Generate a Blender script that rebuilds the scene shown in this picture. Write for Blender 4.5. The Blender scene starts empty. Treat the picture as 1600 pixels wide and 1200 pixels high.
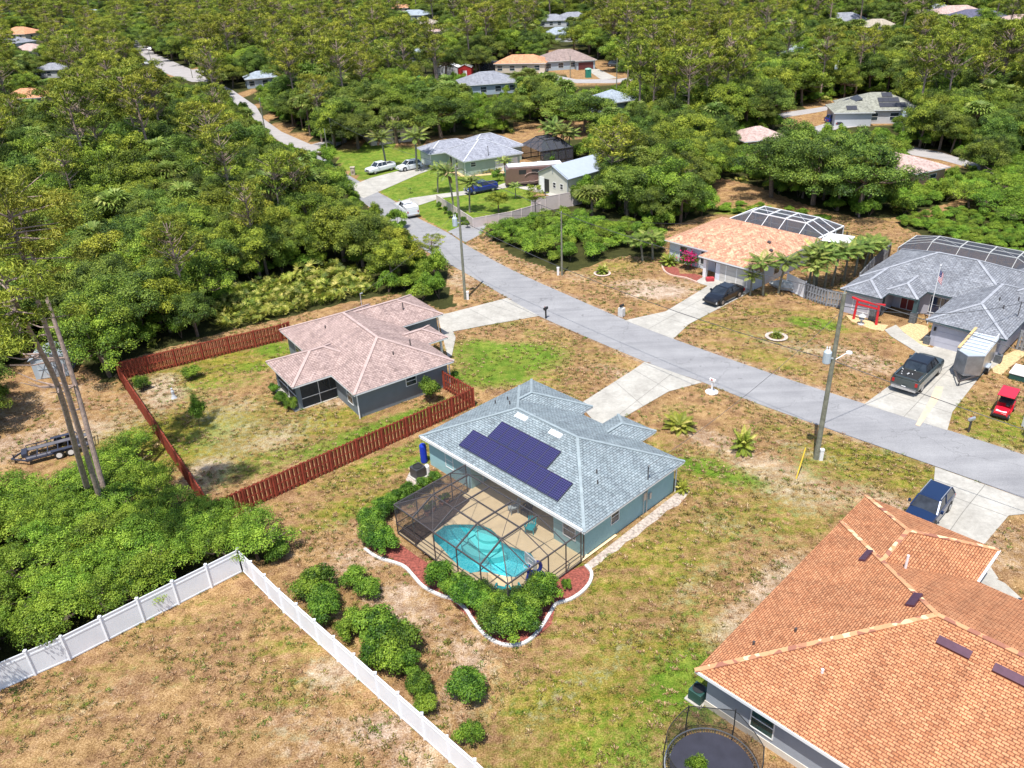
import bpy, math, random
import numpy as np
from math import radians as RD, sin, cos, pi
C = bpy.context.scene
COL = C.collection
# ---------------------------------------------------------------- camera, light, exposure
FPX, PITCH, ROLL, HCAM = 1245.0, 0.5, -0.045, 34.6
_f = np.array([0, cos(PITCH), -sin(PITCH)]); _u = np.array([0, sin(PITCH), cos(PITCH)]); _r = np.array([1.0, 0, 0])
RI = cos(ROLL)*_r + sin(ROLL)*_u; UP = -sin(ROLL)*_r + cos(ROLL)*_u; FW = _f
import mathutils
cam = bpy.data.cameras.new('camera'); co = bpy.data.objects.new('camera', cam); COL.objects.link(co)
cam.sensor_width = 36; cam.lens = FPX/1600*36; cam.clip_start = 0.5; cam.clip_end = 12000
M3 = mathutils.Matrix(((RI[0], UP[0], -FW[0]), (RI[1], UP[1], -FW[1]), (RI[2], UP[2], -FW[2])))
co.matrix_world = mathutils.Matrix.Translation((0, 0, HCAM)) @ M3.to_4x4()
C.camera = co
SUN_EL = RD(69); SUNV = np.array([-0.34, -0.94]); SUNV = SUNV/np.linalg.norm(SUNV)
W = bpy.data.worlds.new('World'); C.world = W; W.use_nodes = True
nt = W.node_tree; nt.nodes.clear()
sk = nt.nodes.new('ShaderNodeTexSky'); sk.sky_type = 'NISHITA'; sk.sun_disc = False
sk.sun_elevation = SUN_EL; sk.sun_rotation = math.atan2(SUNV[0], SUNV[1])
bg = nt.nodes.new('ShaderNodeBackground'); bg.inputs[1].default_value = 0.14
wo = nt.nodes.new('ShaderNodeOutputWorld')
nt.links.new(sk.outputs[0], bg.inputs[0]); nt.links.new(bg.outputs[0], wo.inputs[0])
sl = bpy.data.lights.new('sun', 'SUN'); sl.energy = 4.7; sl.angle = RD(0.53); sl.color = (1, 0.965, 0.9)
so = bpy.data.objects.new('sun', sl); COL.objects.link(so)
sd = mathutils.Vector((SUNV[0]*cos(SUN_EL), SUNV[1]*cos(SUN_EL), sin(SUN_EL)))
so.rotation_euler = sd.to_track_quat('Z', 'Y').to_euler()
C.view_settings.view_transform = 'Standard'; C.view_settings.look = 'None'
C.view_settings.exposure = 0.4; C.view_settings.gamma = 1.0
C.render.resolution_x = 1024; C.render.resolution_y = 768
C.cycles.max_bounces = 6; C.cycles.diffuse_bounces = 3; C.cycles.glossy_bounces = 2
C.cycles.transparent_max_bounces = 24; C.cycles.transmission_bounces = 4

# ---------------------------------------------------------------- helpers
def U(x, y, z=0.0):                      # photo pixel -> point of the world at height z
    d = FW + RI*(x-800)/FPX - UP*(y-600)/FPX
    t = (z-HCAM)/d[2]
    return (d[0]*t, d[1]*t)
def PJ(P):                               # Nx3 world points -> photo pixels
    P = np.atleast_2d(np.asarray(P, float)) - np.array([0, 0, HCAM])
    z = P@FW; z = np.where(z < 1, 1, z)
    return np.stack([800+FPX*(P@RI)/z, 600-FPX*(P@UP)/z], 1)
def hgt(x, y, yt):
    a, b = U(x, y)
    h = np.arange(.2, 40, .1); p = PJ(np.stack([h*0+a, h*0+b, h], 1))[:, 1]
    k = np.where(p < yt)[0]
    return float(h[k[0]]) if len(k) else 40.0
def inpoly(P, poly):
    x, y = P[:, 0], P[:, 1]; r = np.zeros(len(P), bool); n = len(poly)
    for i in range(n):
        x1, y1 = poly[i]; x2, y2 = poly[(i+1) % n]
        if y1 == y2: continue
        c = ((y1 > y) != (y2 > y)) & (x < (x2-x1)*(y-y1)/(y2-y1)+x1)
        r ^= c
    return r
RNG = np.random.default_rng(7)
random.seed(5)

def tag(o, label=None, cat=None, group=None, kind=None):
    if label: o['label'] = label
    if cat: o['category'] = cat
    if group: o['group'] = group
    if kind: o['kind'] = kind
    return o
def empty(name, loc, rz=0, label=None, cat=None, group=None):
    o = bpy.data.objects.new(name, None); COL.objects.link(o)
    o.location = (loc[0], loc[1], loc[2] if len(loc) > 2 else 0); o.rotation_euler = (0, 0, rz)
    o.empty_display_size = .3
    return tag(o, label, cat, group)
class MB:
    def __init__(s): s.v = []; s.f = []; s.uv = {}; s.m = {}
    def face(s, pts, uv=None, mi=0):
        b = len(s.v); s.v += [tuple(p) for p in pts]; i = len(s.f); s.f.append(tuple(range(b, b+len(pts))))
        if uv: s.uv[i] = uv
        if mi: s.m[i] = mi
    def box(s, x0, x1, y0, y1, z0, z1, mi=0, rz=0, o=(0, 0)):
        c, n = cos(rz), sin(rz)
        P = [(x, y, z) for z in (z0, z1) for x, y in ((x0, y0), (x1, y0), (x1, y1), (x0, y1))]
        P = [(o[0]+c*x-n*y, o[1]+n*x+c*y, z) for x, y, z in P]
        b = len(s.v); s.v += P
        for q in ((3, 2, 1, 0), (4, 5, 6, 7), (0, 1, 5, 4), (1, 2, 6, 5), (2, 3, 7, 6), (3, 0, 4, 7)):
            if mi: s.m[len(s.f)] = mi
            s.f.append(tuple(b+k for k in q))
        return s
    def bar(s, p, q, w, h=None, mi=0):    # box bar from p to q
        h = h or w; p = np.array(p, float); q = np.array(q, float); d = q-p; L = np.linalg.norm(d)
        if L < 1e-6: return s
        d /= L; up = np.array([0, 0, 1.0]) if abs(d[2]) < .9 else np.array([1.0, 0, 0])
        a = np.cross(d, up); a /= np.linalg.norm(a); c = np.cross(a, d)
        b = len(s.v)
        for e in (p, q):
            for i, j in ((-1, -1), (1, -1), (1, 1), (-1, 1)): s.v.append(tuple(e+a*i*w/2+c*j*h/2))
        for k in ((3, 2, 1, 0), (4, 5, 6, 7), (0, 1, 5, 4), (1, 2, 6, 5), (2, 3, 7, 6), (3, 0, 4, 7)):
            if mi: s.m[len(s.f)] = mi
            s.f.append(tuple(b+t for t in k))
        return s
    def cyl(s, p, q, r0, r1=None, n=10, mi=0, cap=True):
        r1 = r0 if r1 is None else r1
        p = np.array(p, float); q = np.array(q, float); d = q-p; d /= np.linalg.norm(d)
        up = np.array([0, 0, 1.0]) if abs(d[2]) < .9 else np.array([1.0, 0, 0])
        a = np.cross(d, up); a /= np.linalg.norm(a); c = np.cross(d, a); b = len(s.v)
        for e, r in ((p, r0), (q, r1)):
            for k in range(n):
                t = 2*pi*k/n; s.v.append(tuple(e+a*cos(t)*r+c*sin(t)*r))
        for k in range(n):
            if mi: s.m[len(s.f)] = mi
            s.f.append((b+k, b+(k+1) % n, b+n+(k+1) % n, b+n+k))
        if cap:
            for q_ in (tuple(b+k for k in range(n))[::-1], tuple(b+n+k for k in range(n))):
                if mi: s.m[len(s.f)] = mi
                s.f.append(q_)
        return s
    def tube(s, pts, r, n=6, r1=None):
        for i in range(len(pts)-1):
            t0 = i/(len(pts)-1); t1 = (i+1)/(len(pts)-1); rr = r if r1 is None else r1
            s.cyl(pts[i], pts[i+1], r+(rr-r)*t0, r+(rr-r)*t1, n, cap=(i in (0, len(pts)-2)))
        return s
    def lathe(s, prof, c=(0, 0), n=16, mi=0):
        b = len(s.v)
        for r, z in prof:
            for k in range(n): s.v.append((c[0]+r*cos(2*pi*k/n), c[1]+r*sin(2*pi*k/n), z))
        for i in range(len(prof)-1):
            for k in range(n):
                if mi: s.m[len(s.f)] = mi
                s.f.append((b+i*n+k, b+i*n+(k+1) % n, b+(i+1)*n+(k+1) % n, b+(i+1)*n+k))
        return s
    def prism(s, poly, z0, z1, mi=0):
        n = len(poly); b = len(s.v)
        s.v += [(p[0], p[1], z0) for p in poly]+[(p[0], p[1], z1) for p in poly]
        A = sum(poly[i][0]*poly[(i+1) % n][1]-poly[(i+1) % n][0]*poly[i][1] for i in range(n))
        fs = [tuple(b+n+i for i in range(n)), tuple(b+i for i in range(n))[::-1]] + [(b+i, b+(i+1) % n, b+n+(i+1) % n, b+n+i) for i in range(n)]
        if A < 0: fs = [f[::-1] for f in fs]
        for f in fs:
            if mi: s.m[len(s.f)] = mi
            s.f.append(f)
        return s
    def build(s, name, mats, parent=None, smooth=False, bevel=0):
        if not isinstance(mats, (list, tuple)): mats = [mats]
        me = bpy.data.meshes.new(name); me.from_pydata(s.v, [], s.f)
        for m in mats: me.materials.append(m)
        if s.m:
            for i, k in s.m.items(): me.polygons[i].material_index = k
        if s.uv:
            ul = me.uv_layers.new(name='UVMap')
            for i, uv in s.uv.items():
                for k, li in enumerate(me.polygons[i].loop_indices): ul.data[li].uv = uv[k]
        if smooth:
            for p in me.polygons: p.use_smooth = True
        me.update()
        o = bpy.data.objects.new(name, me); COL.objects.link(o)
        if parent: o.parent = parent
        if bevel:
            b = o.modifiers.new('bevel', 'BEVEL'); b.width = bevel; b.segments = 2; b.limit_method = 'ANGLE'
        return o
def copy_tree(o, parent=None):
    c = o.copy(); COL.objects.link(c)
    if parent: c.parent = parent
    for ch in KIDS.get(o.name, None) or [k for k in o.children]: copy_tree(ch, c)
    return c
KIDS = {}

# ---------------------------------------------------------------- materials
def NM(name):
    m = bpy.data.materials.new(name); m.use_nodes = True
    return m, m.node_tree, m.node_tree.nodes['Principled BSDF']
def nd(t, typ, **kw):
    n = t.nodes.new(typ)
    for k, v in kw.items():
        if k.startswith('i_'): n.inputs[int(k[2:]) if k[2:].isdigit() else k[2:]].default_value = v
        else: setattr(n, k, v)
    return n
def ramp(t, src, stops):
    r = t.nodes.new('ShaderNodeValToRGB'); e = r.color_ramp.elements
    while len(e) < len(stops): e.new(.5)
    for k, (p, c) in enumerate(stops): e[k].position = p; e[k].color = (*c, 1)
    t.links.new(src, r.inputs[0]); return r.outputs[0]
def noise(t, scale, detail=3, vec=None, rough=.6):
    n = nd(t, 'ShaderNodeTexNoise'); n.inputs['Scale'].default_value = scale; n.inputs['Detail'].default_value = detail
    n.inputs['Roughness'].default_value = rough
    if vec is not None: t.links.new(vec, n.inputs['Vector'])
    return n.outputs['Fac']
def mixc(t, f, a, b, mode='MIX'):
    m = nd(t, 'ShaderNodeMix', data_type='RGBA', blend_type=mode)
    for s, i in ((f, 0), (a, 6), (b, 7)):
        if isinstance(s, (int, float)): m.inputs[i].default_value = s
        elif isinstance(s, tuple): m.inputs[i].default_value = (*s, 1)
        else: t.links.new(s, m.inputs[i])
    return m.outputs[2]
def mth(t, op, a, b=None, c=None, clamp=False):
    m = nd(t, 'ShaderNodeMath', operation=op, use_clamp=clamp)
    for i, s in enumerate((a, b, c)):
        if s is None: continue
        if isinstance(s, (int, float)): m.inputs[i].default_value = s
        else: t.links.new(s, m.inputs[i])
    return m.outputs[0]
def coord(t, which='Object'): return t.nodes.new('ShaderNodeTexCoord').outputs[which]
def geopos(t): return t.nodes.new('ShaderNodeNewGeometry').outputs['Position']
def bump(t, h, s, d, b):
    n = nd(t, 'ShaderNodeBump'); n.inputs['Strength'].default_value = s; n.inputs['Distance'].default_value = d
    t.links.new(h, n.inputs['Height']); t.links.new(n.outputs[0], b.inputs['Normal'])
_mc = {}
def pm(name, col, rough=.7, var=.12, scale=2.0, metal=0, bmp=0, spec=.5, coat=0):
    if name in _mc: return _mc[name]
    m, t, b = NM(name); _mc[name] = m
    b.inputs['Roughness'].default_value = rough; b.inputs['Metallic'].default_value = metal
    b.inputs['Specular IOR Level'].default_value = spec; b.inputs['Coat Weight'].default_value = coat
    g = geopos(t); n = noise(t, scale, 5, g)
    lo = tuple(max(0, c*(1-var)) for c in col); hi = tuple(min(1, c*(1+var)) for c in col)
    t.links.new(ramp(t, n, [(.3, lo), (.7, hi)]), b.inputs['Base Color'])
    if bmp: bump(t, noise(t, scale*8, 3, g), bmp, .02, b)
    return m
def concm(name, lo, hi):
    m, t, b = NM(name); _mc[name] = m; b.inputs['Roughness'].default_value = .9; b.inputs['Specular IOR Level'].default_value = .2; g = geopos(t)
    n1 = noise(t, .45, 7, g, .68); n2 = noise(t, 3.5, 5, g, .7); c = ramp(t, mth(t, 'ADD', mth(t, 'MULTIPLY', n1, .65), mth(t, 'MULTIPLY', n2, .35)), [(.36, lo), (.5, tuple((a+b_)/2 for a, b_ in zip(lo, hi))), (.62, hi)])
    n3 = noise(t, .9, 6, g, .75); c = mixc(t, ramp(t, n3, [(.6, (0,)*3), (.75, (.45,)*3)]), c, (.33, .28, .22)); n4 = noise(t, 30, 2, g)
    c = mixc(t, 1.0, c, ramp(t, n4, [(.3, (.9,)*3), (.7, (1.08,)*3)]), 'MULTIPLY'); t.links.new(c, b.inputs['Base Color']); bump(t, n4, .2, .01, b); return m
def shingle(name, c1, c2, dark, w=.36, h=.17, tone=.5, weather=(.85, 1.1)):
    m, t, b = NM(name); b.inputs['Roughness'].default_value = .9; b.inputs['Specular IOR Level'].default_value = .2
    uv = coord(t, 'UV')
    br = nd(t, 'ShaderNodeTexBrick'); t.links.new(uv, br.inputs['Vector'])
    br.inputs['Color1'].default_value = (*c1, 1); br.inputs['Color2'].default_value = (*c2, 1); br.inputs['Mortar'].default_value = (*dark, 1)
    br.inputs['Scale'].default_value = 1; br.inputs['Brick Width'].default_value = w; br.inputs['Row Height'].default_value = h
    br.inputs['Mortar Size'].default_value = .022; br.inputs['Mortar Smooth'].default_value = .3; br.inputs['Bias'].default_value = tone-.5
    # a second, offset course picks out single darker tabs
    b2 = nd(t, 'ShaderNodeTexBrick'); t.links.new(uv, b2.inputs['Vector'])
    b2.inputs['Color1'].default_value = (1, 1, 1, 1); b2.inputs['Color2'].default_value = (.42, .4, .4, 1); b2.inputs['Mortar'].default_value = (.9, .9, .9, 1)
    b2.inputs['Scale'].default_value = 1; b2.inputs['Brick Width'].default_value = w*.53; b2.inputs['Row Height'].default_value = h
    b2.inputs['Mortar Size'].default_value = .0; b2.offset = .3; b2.inputs['Bias'].default_value = -.35
    c = mixc(t, .75, br.outputs[0], b2.outputs[0], 'MULTIPLY')
    n = noise(t, .5, 5, uv); wv = ramp(t, n, [(.3, (weather[0],)*3), (.7, (weather[1],)*3)])
    c = mixc(t, 1.0, c, wv, 'MULTIPLY')
    mpv = nd(t, 'ShaderNodeMapping'); mpv.inputs['Scale'].default_value = (1.4, .12, 1); t.links.new(uv, mpv.inputs[0]); c = mixc(t, 1.0, c, ramp(t, noise(t, 1, 4, mpv.outputs[0]), [(.35, (.84, .84, .86)), (.6, (1.05,)*3)]), 'MULTIPLY')
    n2 = noise(t, 14, 2, uv); c = mixc(t, 1.0, c, ramp(t, n2, [(.3, (.82,)*3), (.7, (1.18,)*3)]), 'MULTIPLY')
    t.links.new(c, b.inputs['Base Color']); bump(t, br.outputs[1], .35, .02, b)
    return m
def glassm(name, col=(.02, .03, .04), rough=.08):
    if name in _mc: return _mc[name]
    m, t, b = NM(name); _mc[name] = m; b.inputs['Base Color'].default_value = (*col, 1); b.inputs['Roughness'].default_value = rough
    b.inputs['Specular IOR Level'].default_value = .8
    n = noise(t, 1.5, 2, geopos(t)); t.links.new(ramp(t, n, [(.35, col), (.7, tuple(c*2.2+.01 for c in col))]), b.inputs['Base Color'])
    return m
def screen(name, col, op):
    m, t, b = NM(name); out = t.nodes['Material Output']
    b.inputs['Base Color'].default_value = (*col, 1); b.inputs['Roughness'].default_value = .8
    tr = nd(t, 'ShaderNodeBsdfTransparent'); mx = nd(t, 'ShaderNodeMixShader'); mx.inputs[0].default_value = op
    n = noise(t, 1.2, 3, geopos(t)); r = nd(t, 'ShaderNodeMapRange'); r.inputs[3].default_value = op*.85; r.inputs[4].default_value = op*1.15
    t.links.new(n, r.inputs[0]); t.links.new(r.outputs[0], mx.inputs[0])
    t.links.new(tr.outputs[0], mx.inputs[1]); t.links.new(b.outputs[0], mx.inputs[2]); t.links.new(mx.outputs[0], out.inputs[0])
    return m
def leafm(name, stops, trans=.16, hue=.025, val=.22):
    m, t, b = NM(name); out = t.nodes['Material Output']
    a = nd(t, 'ShaderNodeAttribute', attribute_name='tint')
    c = ramp(t, a.outputs['Fac'], stops)
    oi = nd(t, 'ShaderNodeObjectInfo'); hs = nd(t, 'ShaderNodeHueSaturation')
    rr = oi.outputs['Random']
    t.links.new(mth(t, 'MULTIPLY_ADD', rr, hue*1.6, .492-hue*1.2), hs.inputs['Hue'])
    r2 = mth(t, 'FRACT', mth(t, 'MULTIPLY', rr, 7.31))
    t.links.new(mth(t, 'MULTIPLY_ADD', r2, val*2, 1-val), hs.inputs['Value'])
    t.links.new(c, hs.inputs['Color']); c = hs.outputs[0]
    t.links.new(c, b.inputs['Base Color']); b.inputs['Roughness'].default_value = .55; b.inputs['Specular IOR Level'].default_value = .25
    tl = nd(t, 'ShaderNodeBsdfTranslucent'); t.links.new(c, tl.inputs[0])
    mx = nd(t, 'ShaderNodeMixShader'); mx.inputs[0].default_value = trans
    t.links.new(b.outputs[0], mx.inputs[1]); t.links.new(tl.outputs[0], mx.inputs[2]); t.links.new(mx.outputs[0], out.inputs[0])
    return m
WHITE = pm('white_paint', (.8, .8, .8), .5, .05)
VINYL = pm('white_vinyl', (.78, .8, .84), .4, .05, 1)
DARKM = pm('bronze_aluminium', (.07, .06, .06), .4, .1, 3)
BLACK = pm('black_rubber', (.02, .02, .02), .7, .2)
GLASS = glassm('window_glass')
STEEL = pm('steel', (.55, .56, .58), .35, .08, 3, metal=.6)
BARK = pm('bark', (.16, .12, .09), .95, .35, 6, bmp=.6)
PINEBARK = pm('pine_bark', (.33, .24, .2), .95, .4, 5, bmp=.8)
POLE = pm('weathered_pole_wood', (.2, .2, .15), .9, .3, 3, bmp=.4)
WIREM = pm('wire', (.05, .05, .055), .6, .1)
# ---------------------------------------------------------------- open areas seen in the photo (outlines in photo pixels; trees are kept off them)
OPEN = [
 [(0,572),(38,566),(46,530),(100,525),(120,558),(160,598),(182,600),(182,566),(345,520),(430,500),(545,472),(622,458),(690,485),(712,478),(700,450),(700,412),(668,390),(655,370),(648,350),(630,338),(602,320),(594,322),(578,325),(562,306),(545,290),(530,266),(520,243),(515,232),(545,224),(600,220),(640,222),(665,222),(690,210),(735,205),(765,206),(800,212),(850,222),(846,240),(860,262),(880,252),(935,250),(940,285),(890,285),(886,310),(850,322),(800,338),(757,364),(800,400),(868,424),(900,424),(950,405),(985,400),(1035,402),(1037,356),(1120,331),(1160,335),(1185,330),(1250,345),(1290,360),(1320,345),(1180,320),(1112,300),(1112,275),(1180,295),(1260,325),(1340,345),(1400,345),(1400,352),(1500,388),(1600,408),(1600,1200),(0,1200),(0,1075),(375,895),(385,905),(450,905),(455,850),(415,810),(395,785),(320,770),(240,700),(215,672),(185,672),(150,705),(60,738),(0,738)],
 [(203,64),(222,66),(240,85),(300,108),(322,108),(318,118),(300,128),(262,118),(240,105),(205,75)],
 [(345,138),(400,138),(402,155),(412,172),(430,185),(470,205),(520,232),(500,240),(486,236),(452,226),(425,212),(404,195),(390,165),(360,160)],
 [(805,195),(870,188),(925,195),(925,212),(880,222),(830,225),(800,212)],
 [(1215,170),(1320,155),(1338,148),(1400,150),(1408,165),(1403,190),(1400,200),(1330,202),(1260,205),(1222,195),(1215,182)],
 [(1412,226),(1485,240),(1525,258),(1515,265),(1482,262),(1480,280),(1440,275),(1425,262)],
 [(1164,214),(1200,204),(1212,208),(1187,225),(1185,232),(1164,232)],
 [(850,92),(885,78),(930,93),(960,98),(955,112),(1000,123),(985,130),(930,138),(885,142),(905,132),(855,112)],
 [(765,99),(800,91),(846,102),(850,110),(800,108)],
 [(722,128),(760,115),(798,127),(796,136),(760,150),(737,144)],
 [(700,101),(735,102),(736,120),(705,118)],[(645,122),(672,118),(668,138),(650,138)],
]
FIELD = [(1112,275),(1180,290),(1260,320),(1340,340),(1400,340),(1480,318),(1520,300),(1500,330),(1400,352),(1500,388),(1600,408),(1600,430),(1250,380),(1112,320)]
# ---------------------------------------------------------------- ground sheet
def spread(lo, hi, st, far):
    a = list(np.arange(lo, hi+1e-6, st)); s = st
    while a[-1] < far: s *= 1.22; a.append(a[-1]+s)
    s = st
    while a[0] > -far: s *= 1.22; a.insert(0, a[0]-s)
    return np.array(a)
gx = spread(-48, 66, .5, 7000); gy = spread(16, 128, .5, 7000)
X, Y = np.meshgrid(gx, gy); nx, ny = len(gx), len(gy)
GV = np.stack([X.ravel(), Y.ravel(), np.zeros(nx*ny)], 1)
i = np.arange(nx*ny).reshape(ny, nx)
GF = np.stack([i[:-1, :-1], i[:-1, 1:], i[1:, 1:], i[1:, :-1]], -1).reshape(-1, 4)
cov = np.zeros((len(GV), 4), np.float32)          # green, sand, forest floor, olive
front = GV[:, 1] > 15
PEPR = [(-60,840),(20,790),(100,785),(150,758),(182,722),(215,712),(232,755),(262,775),(305,800),(350,822),(398,838),(428,862),(420,880),(368,872),(250,935),(130,985),(-20,1048),(-80,1060)]
pj = PJ(GV); op = np.zeros(len(GV), bool)
for p in OPEN: op |= inpoly(pj, p)
op |= inpoly(pj, FIELD)
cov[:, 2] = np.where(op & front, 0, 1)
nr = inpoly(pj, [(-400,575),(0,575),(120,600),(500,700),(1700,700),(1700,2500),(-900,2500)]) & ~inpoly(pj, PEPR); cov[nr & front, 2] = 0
def ell(px, py, rx, ry, ch, val, ang=0):          # soft patch: pixel centre, radii in metres
    x, y = U(px, py); c, s = cos(RD(ang)), sin(RD(ang))
    dx = GV[:, 0]-x; dy = GV[:, 1]-y
    d = np.sqrt(((dx*c+dy*s)/rx)**2+((-dx*s+dy*c)/ry)**2)
    w = np.clip(1.5-d, 0, 1)*val
    cov[:, ch] = np.clip(np.maximum(cov[:, ch], w) if val > 0 else cov[:, ch]+w, 0, 1)
def polyc(poly, ch, val):
    k = inpoly(pj, poly) & front; cov[k, ch] = val
# olive zones (mowed but half alive)
for a in [(950,760,9,4,.8,43),(1020,900,10,4.5,.75,43),(900,1120,7,4,.95,40),(1000,1060,7,4,1,43),(1180,780,9,5,.8,-40),(1330,720,8,3,.9,-43),(1260,880,6,4,.5,0),
          (1420,730,5,2.4,.9,-43),(1200,560,7,2.2,.6,-43),(1180,520,8,3,.7,-40),(900,545,6,2.5,.55,-45),(860,600,6,3,.5,-40),(300,680,10,6,1,0),(420,660,7,5,.8,0),(350,570,9,4,1,20),(520,660,6,3,.9,33),
          (560,790,7,1.6,.9,33),(1560,660,6,4,.9,-40),(1250,500,8,4,.6,-40),(420,700,6,3,.7,33),(600,730,7,2,.8,33),(140,1070,9,1.5,.35,45),(480,1010,4,6,.45,0),(260,1000,5,4,.3,0),
          (760,1180,3,2,.3,0),(1250,330,16,3,.5,-20),(1300,375,6,4,.9,-30),(960,420,6,3,.5,0),(700,440,5,3,.4,0),(380,560,8,3,.8,15)]:
    ell(a[0], a[1], a[2], a[3], 3, a[4], a[5])
# living green lawn
for a in [(300,690,5,2.5,.45,33),(400,730,6,2,.5,33),(290,620,4,2,.4,0),(370,600,5,2,.4,20),(1050,640,3,1.5,.35,0),(1290,740,5,1.5,.4,-43),(1200,640,6,1.2,.35,-43),(940,830,6,1.2,.35,43),(1050,990,7,1.3,.35,43),(1180,850,6,1.2,.35,43),(1330,800,3,1.5,.35,0),(800,560,5.5,3.4,1,0),(770,585,4,2.6,1,0),(740,545,3,2.4,.8,0),(850,520,4,1.5,.4,0),(600,665,6,1.3,.85,33),(530,690,5,1.3,.75,33),(640,700,5,.9,.6,33),(690,630,2,1,.5,33),
          (1095,728,2.4,1.3,.95,-20),(1140,745,3,1,.8,-30),(1060,720,2,1.2,.5,0),(1270,505,3,1.4,1,-30),(1235,520,3,1,.4,-30),(430,545,2.5,2,.8,0),(385,575,3,1.3,.6,0),(330,600,3,1.3,.4,0),
          (1075,1070,3,2.5,.85,43),(960,1150,4,2,.45,30),(1000,1170,4,2.4,.55,40),(1130,330,7,2,.8,-10),(1310,380,5,2.5,.45,-20),(780,505,3,1.3,.5,-10),(830,630,2,1,.4,0),(560,800,3,.8,.5,33),
          (470,560,1.5,1.5,.6,0),(1180,365,3,1.5,.5,0),(655,720,2,.8,.8,33),(1160,600,2,.8,.4,0),(1560,680,3,1.3,.5,0)]:
    ell(a[0], a[1], a[2], a[3], 0, a[4], a[5])
for p in ([(515,232),(600,222),(670,228),(672,250),(715,270),(790,275),(800,262),(812,285),(740,318),(700,322),(612,313),(578,290),(530,262)],
          [(640,326),(688,308),(725,345),(738,352),(700,362),(668,345)], [(700,310),(800,285),(830,300),(845,318),(738,345),(712,325)]):
    polyc(p, 0, 1.0)
for a in [(1030,455,4,2.5,.85,0),(1000,445,4,2,.6,0),(1080,440,3,1.5,.5,0),(1240,540,5,2,.45,-40),(1330,560,5,2.5,.55,-40),(250,600,2,3,.6,0),(260,620,2,2,.7,0),(80,640,9,7,.35,0),(60,690,9,3,.6,20),(230,640,3,3,.5,0),
          (1120,690,4,1.6,.55,-43),(1010,790,4,1.5,.35,43),(1100,900,6,1,.38,43),(990,1010,7,.9,.33,43),(870,1100,6,.9,.33,43),(1250,700,4,1.2,.45,-43),(1380,780,4,1.5,.5,-43),(720,1010,3,1.5,.5,-50),(700,1100,3,2,.4,0),(1240,760,5,3,.5,-40),(1210,735,5,2.5,.5,-43),(1170,960,4,1.5,.55,43),(1215,905,4,1.6,.6,43),(1150,1000,3,2,.45,0),(1160,830,5,2,.3,-43),(640,960,3,2,.5,-40),(560,870,3,2,.45,0),(520,840,6,2,.3,33),(610,930,2,1.2,.6,0),
          (400,680,6,4,.45,0),(350,640,5,3,.4,0),(520,625,2,1.5,.5,-40),(590,1140,2,1.2,.7,0),(520,1050,2,1.5,.55,0),(660,1180,2,1.5,.5,0),(470,1150,3,2,.35,0),(780,370,5,3,.4,-50),(860,420,9,2,.35,-45),
          (1300,300,12,4,.2,-20),(730,440,4,3,.5,-50),(900,200,14,4,.2,0),(480,230,9,2,.4,0),(950,580,4,1.5,.4,-43),(650,1030,3,2,.3,0),(1560,850,3,3,.45,0),(325,740,2.5,3,.6,0),(1100,1010,5,3,.3,40),(200,1080,5,2,.25,40)]:
    ell(a[0], a[1], a[2], a[3], 1, a[4], a[5])
# sandy verges along the road edges
def near_line(L, wd, ch, val):
    L = np.array(L); d = np.full(len(GV), 1e9)
    for a, b_ in zip(L[:-1], L[1:]):
        v = b_-a; tt = np.clip(((GV[:, :2]-a)@v)/(v@v), 0, 1); d = np.minimum(d, np.hypot(*(GV[:, :2]-a-tt[:, None]*v).T))
    w = np.clip(1-d/wd, 0, 1)*val; cov[:, ch] = np.maximum(cov[:, ch], w); cov[:, 2] = np.where(d < wd*.8, 0, cov[:, 2])
for L in ([(1760,840),(1600,779),(1462,729),(1200,637),(1097,597),(1007,565),(842,494),(792,465),(722,424),(657,387)], [(1760,768),(1600,711),(1480,672),(1350,631),(1200,582),(1050,529),(977,500),(907,470),(800,422),(727,382)]):
    near_line([U(*p) for p in L], 1.3, 1, .5)
for L, v in (([(830,1120),(960,985),(1090,880),(1230,770),(1330,700)], .55), ([(905,1030),(1010,930),(1150,810),(1260,725)], .45)): near_line([U(*p) for p in L], .9, 3, v+.4)
me = bpy.data.meshes.new('ground'); me.vertices.add(len(GV)); me.vertices.foreach_set('co', GV.ravel())
me.loops.add(GF.size); me.loops.foreach_set('vertex_index', GF.ravel().astype(np.int32))
me.polygons.add(len(GF)); me.polygons.foreach_set('loop_start', np.arange(0, GF.size, 4, dtype=np.int32)); me.update()
ca = me.color_attributes.new('cov', 'FLOAT_COLOR', 'POINT'); ca.data.foreach_set('color', cov.ravel())
m, t, b = NM('dry_and_green_turf'); b.inputs['Roughness'].default_value = .95; b.inputs['Specular IOR Level'].default_value = .1
g = geopos(t); at = nd(t, 'ShaderNodeAttribute', attribute_name='cov'); sp = t.nodes.new('ShaderNodeSeparateColor'); t.links.new(at.outputs['Color'], sp.inputs[0])
nA = noise(t, .22, 6, g, .65); nB = noise(t, 1.3, 5, g, .7); nC = noise(t, 11, 5, g, .8); nD = noise(t, 2.2, 6, g, .75)
fine = mth(t, 'ADD', mth(t, 'MULTIPLY', nB, .3), mth(t, 'MULTIPLY', nC, .7))
nP = noise(t, .5, 8, g, .72); nW = noise(t, 4.2, 4, g, .7); nQ = noise(t, .16, 4, g, .6)
dry = ramp(t, fine, [(.38, (.085, .045, .018)), (.46, (.255, .15, .062)), (.54, (.44, .28, .13)), (.64, (.7, .5, .28))])
red = ramp(t, fine, [(.38, (.06, .03, .014)), (.46, (.185, .1, .05)), (.54, (.36, .215, .115)), (.64, (.6, .42, .26))])
dry = mixc(t, ramp(t, nP, [(.47, (0,)*3), (.56, (.85,)*3)]), dry, red)
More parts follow.
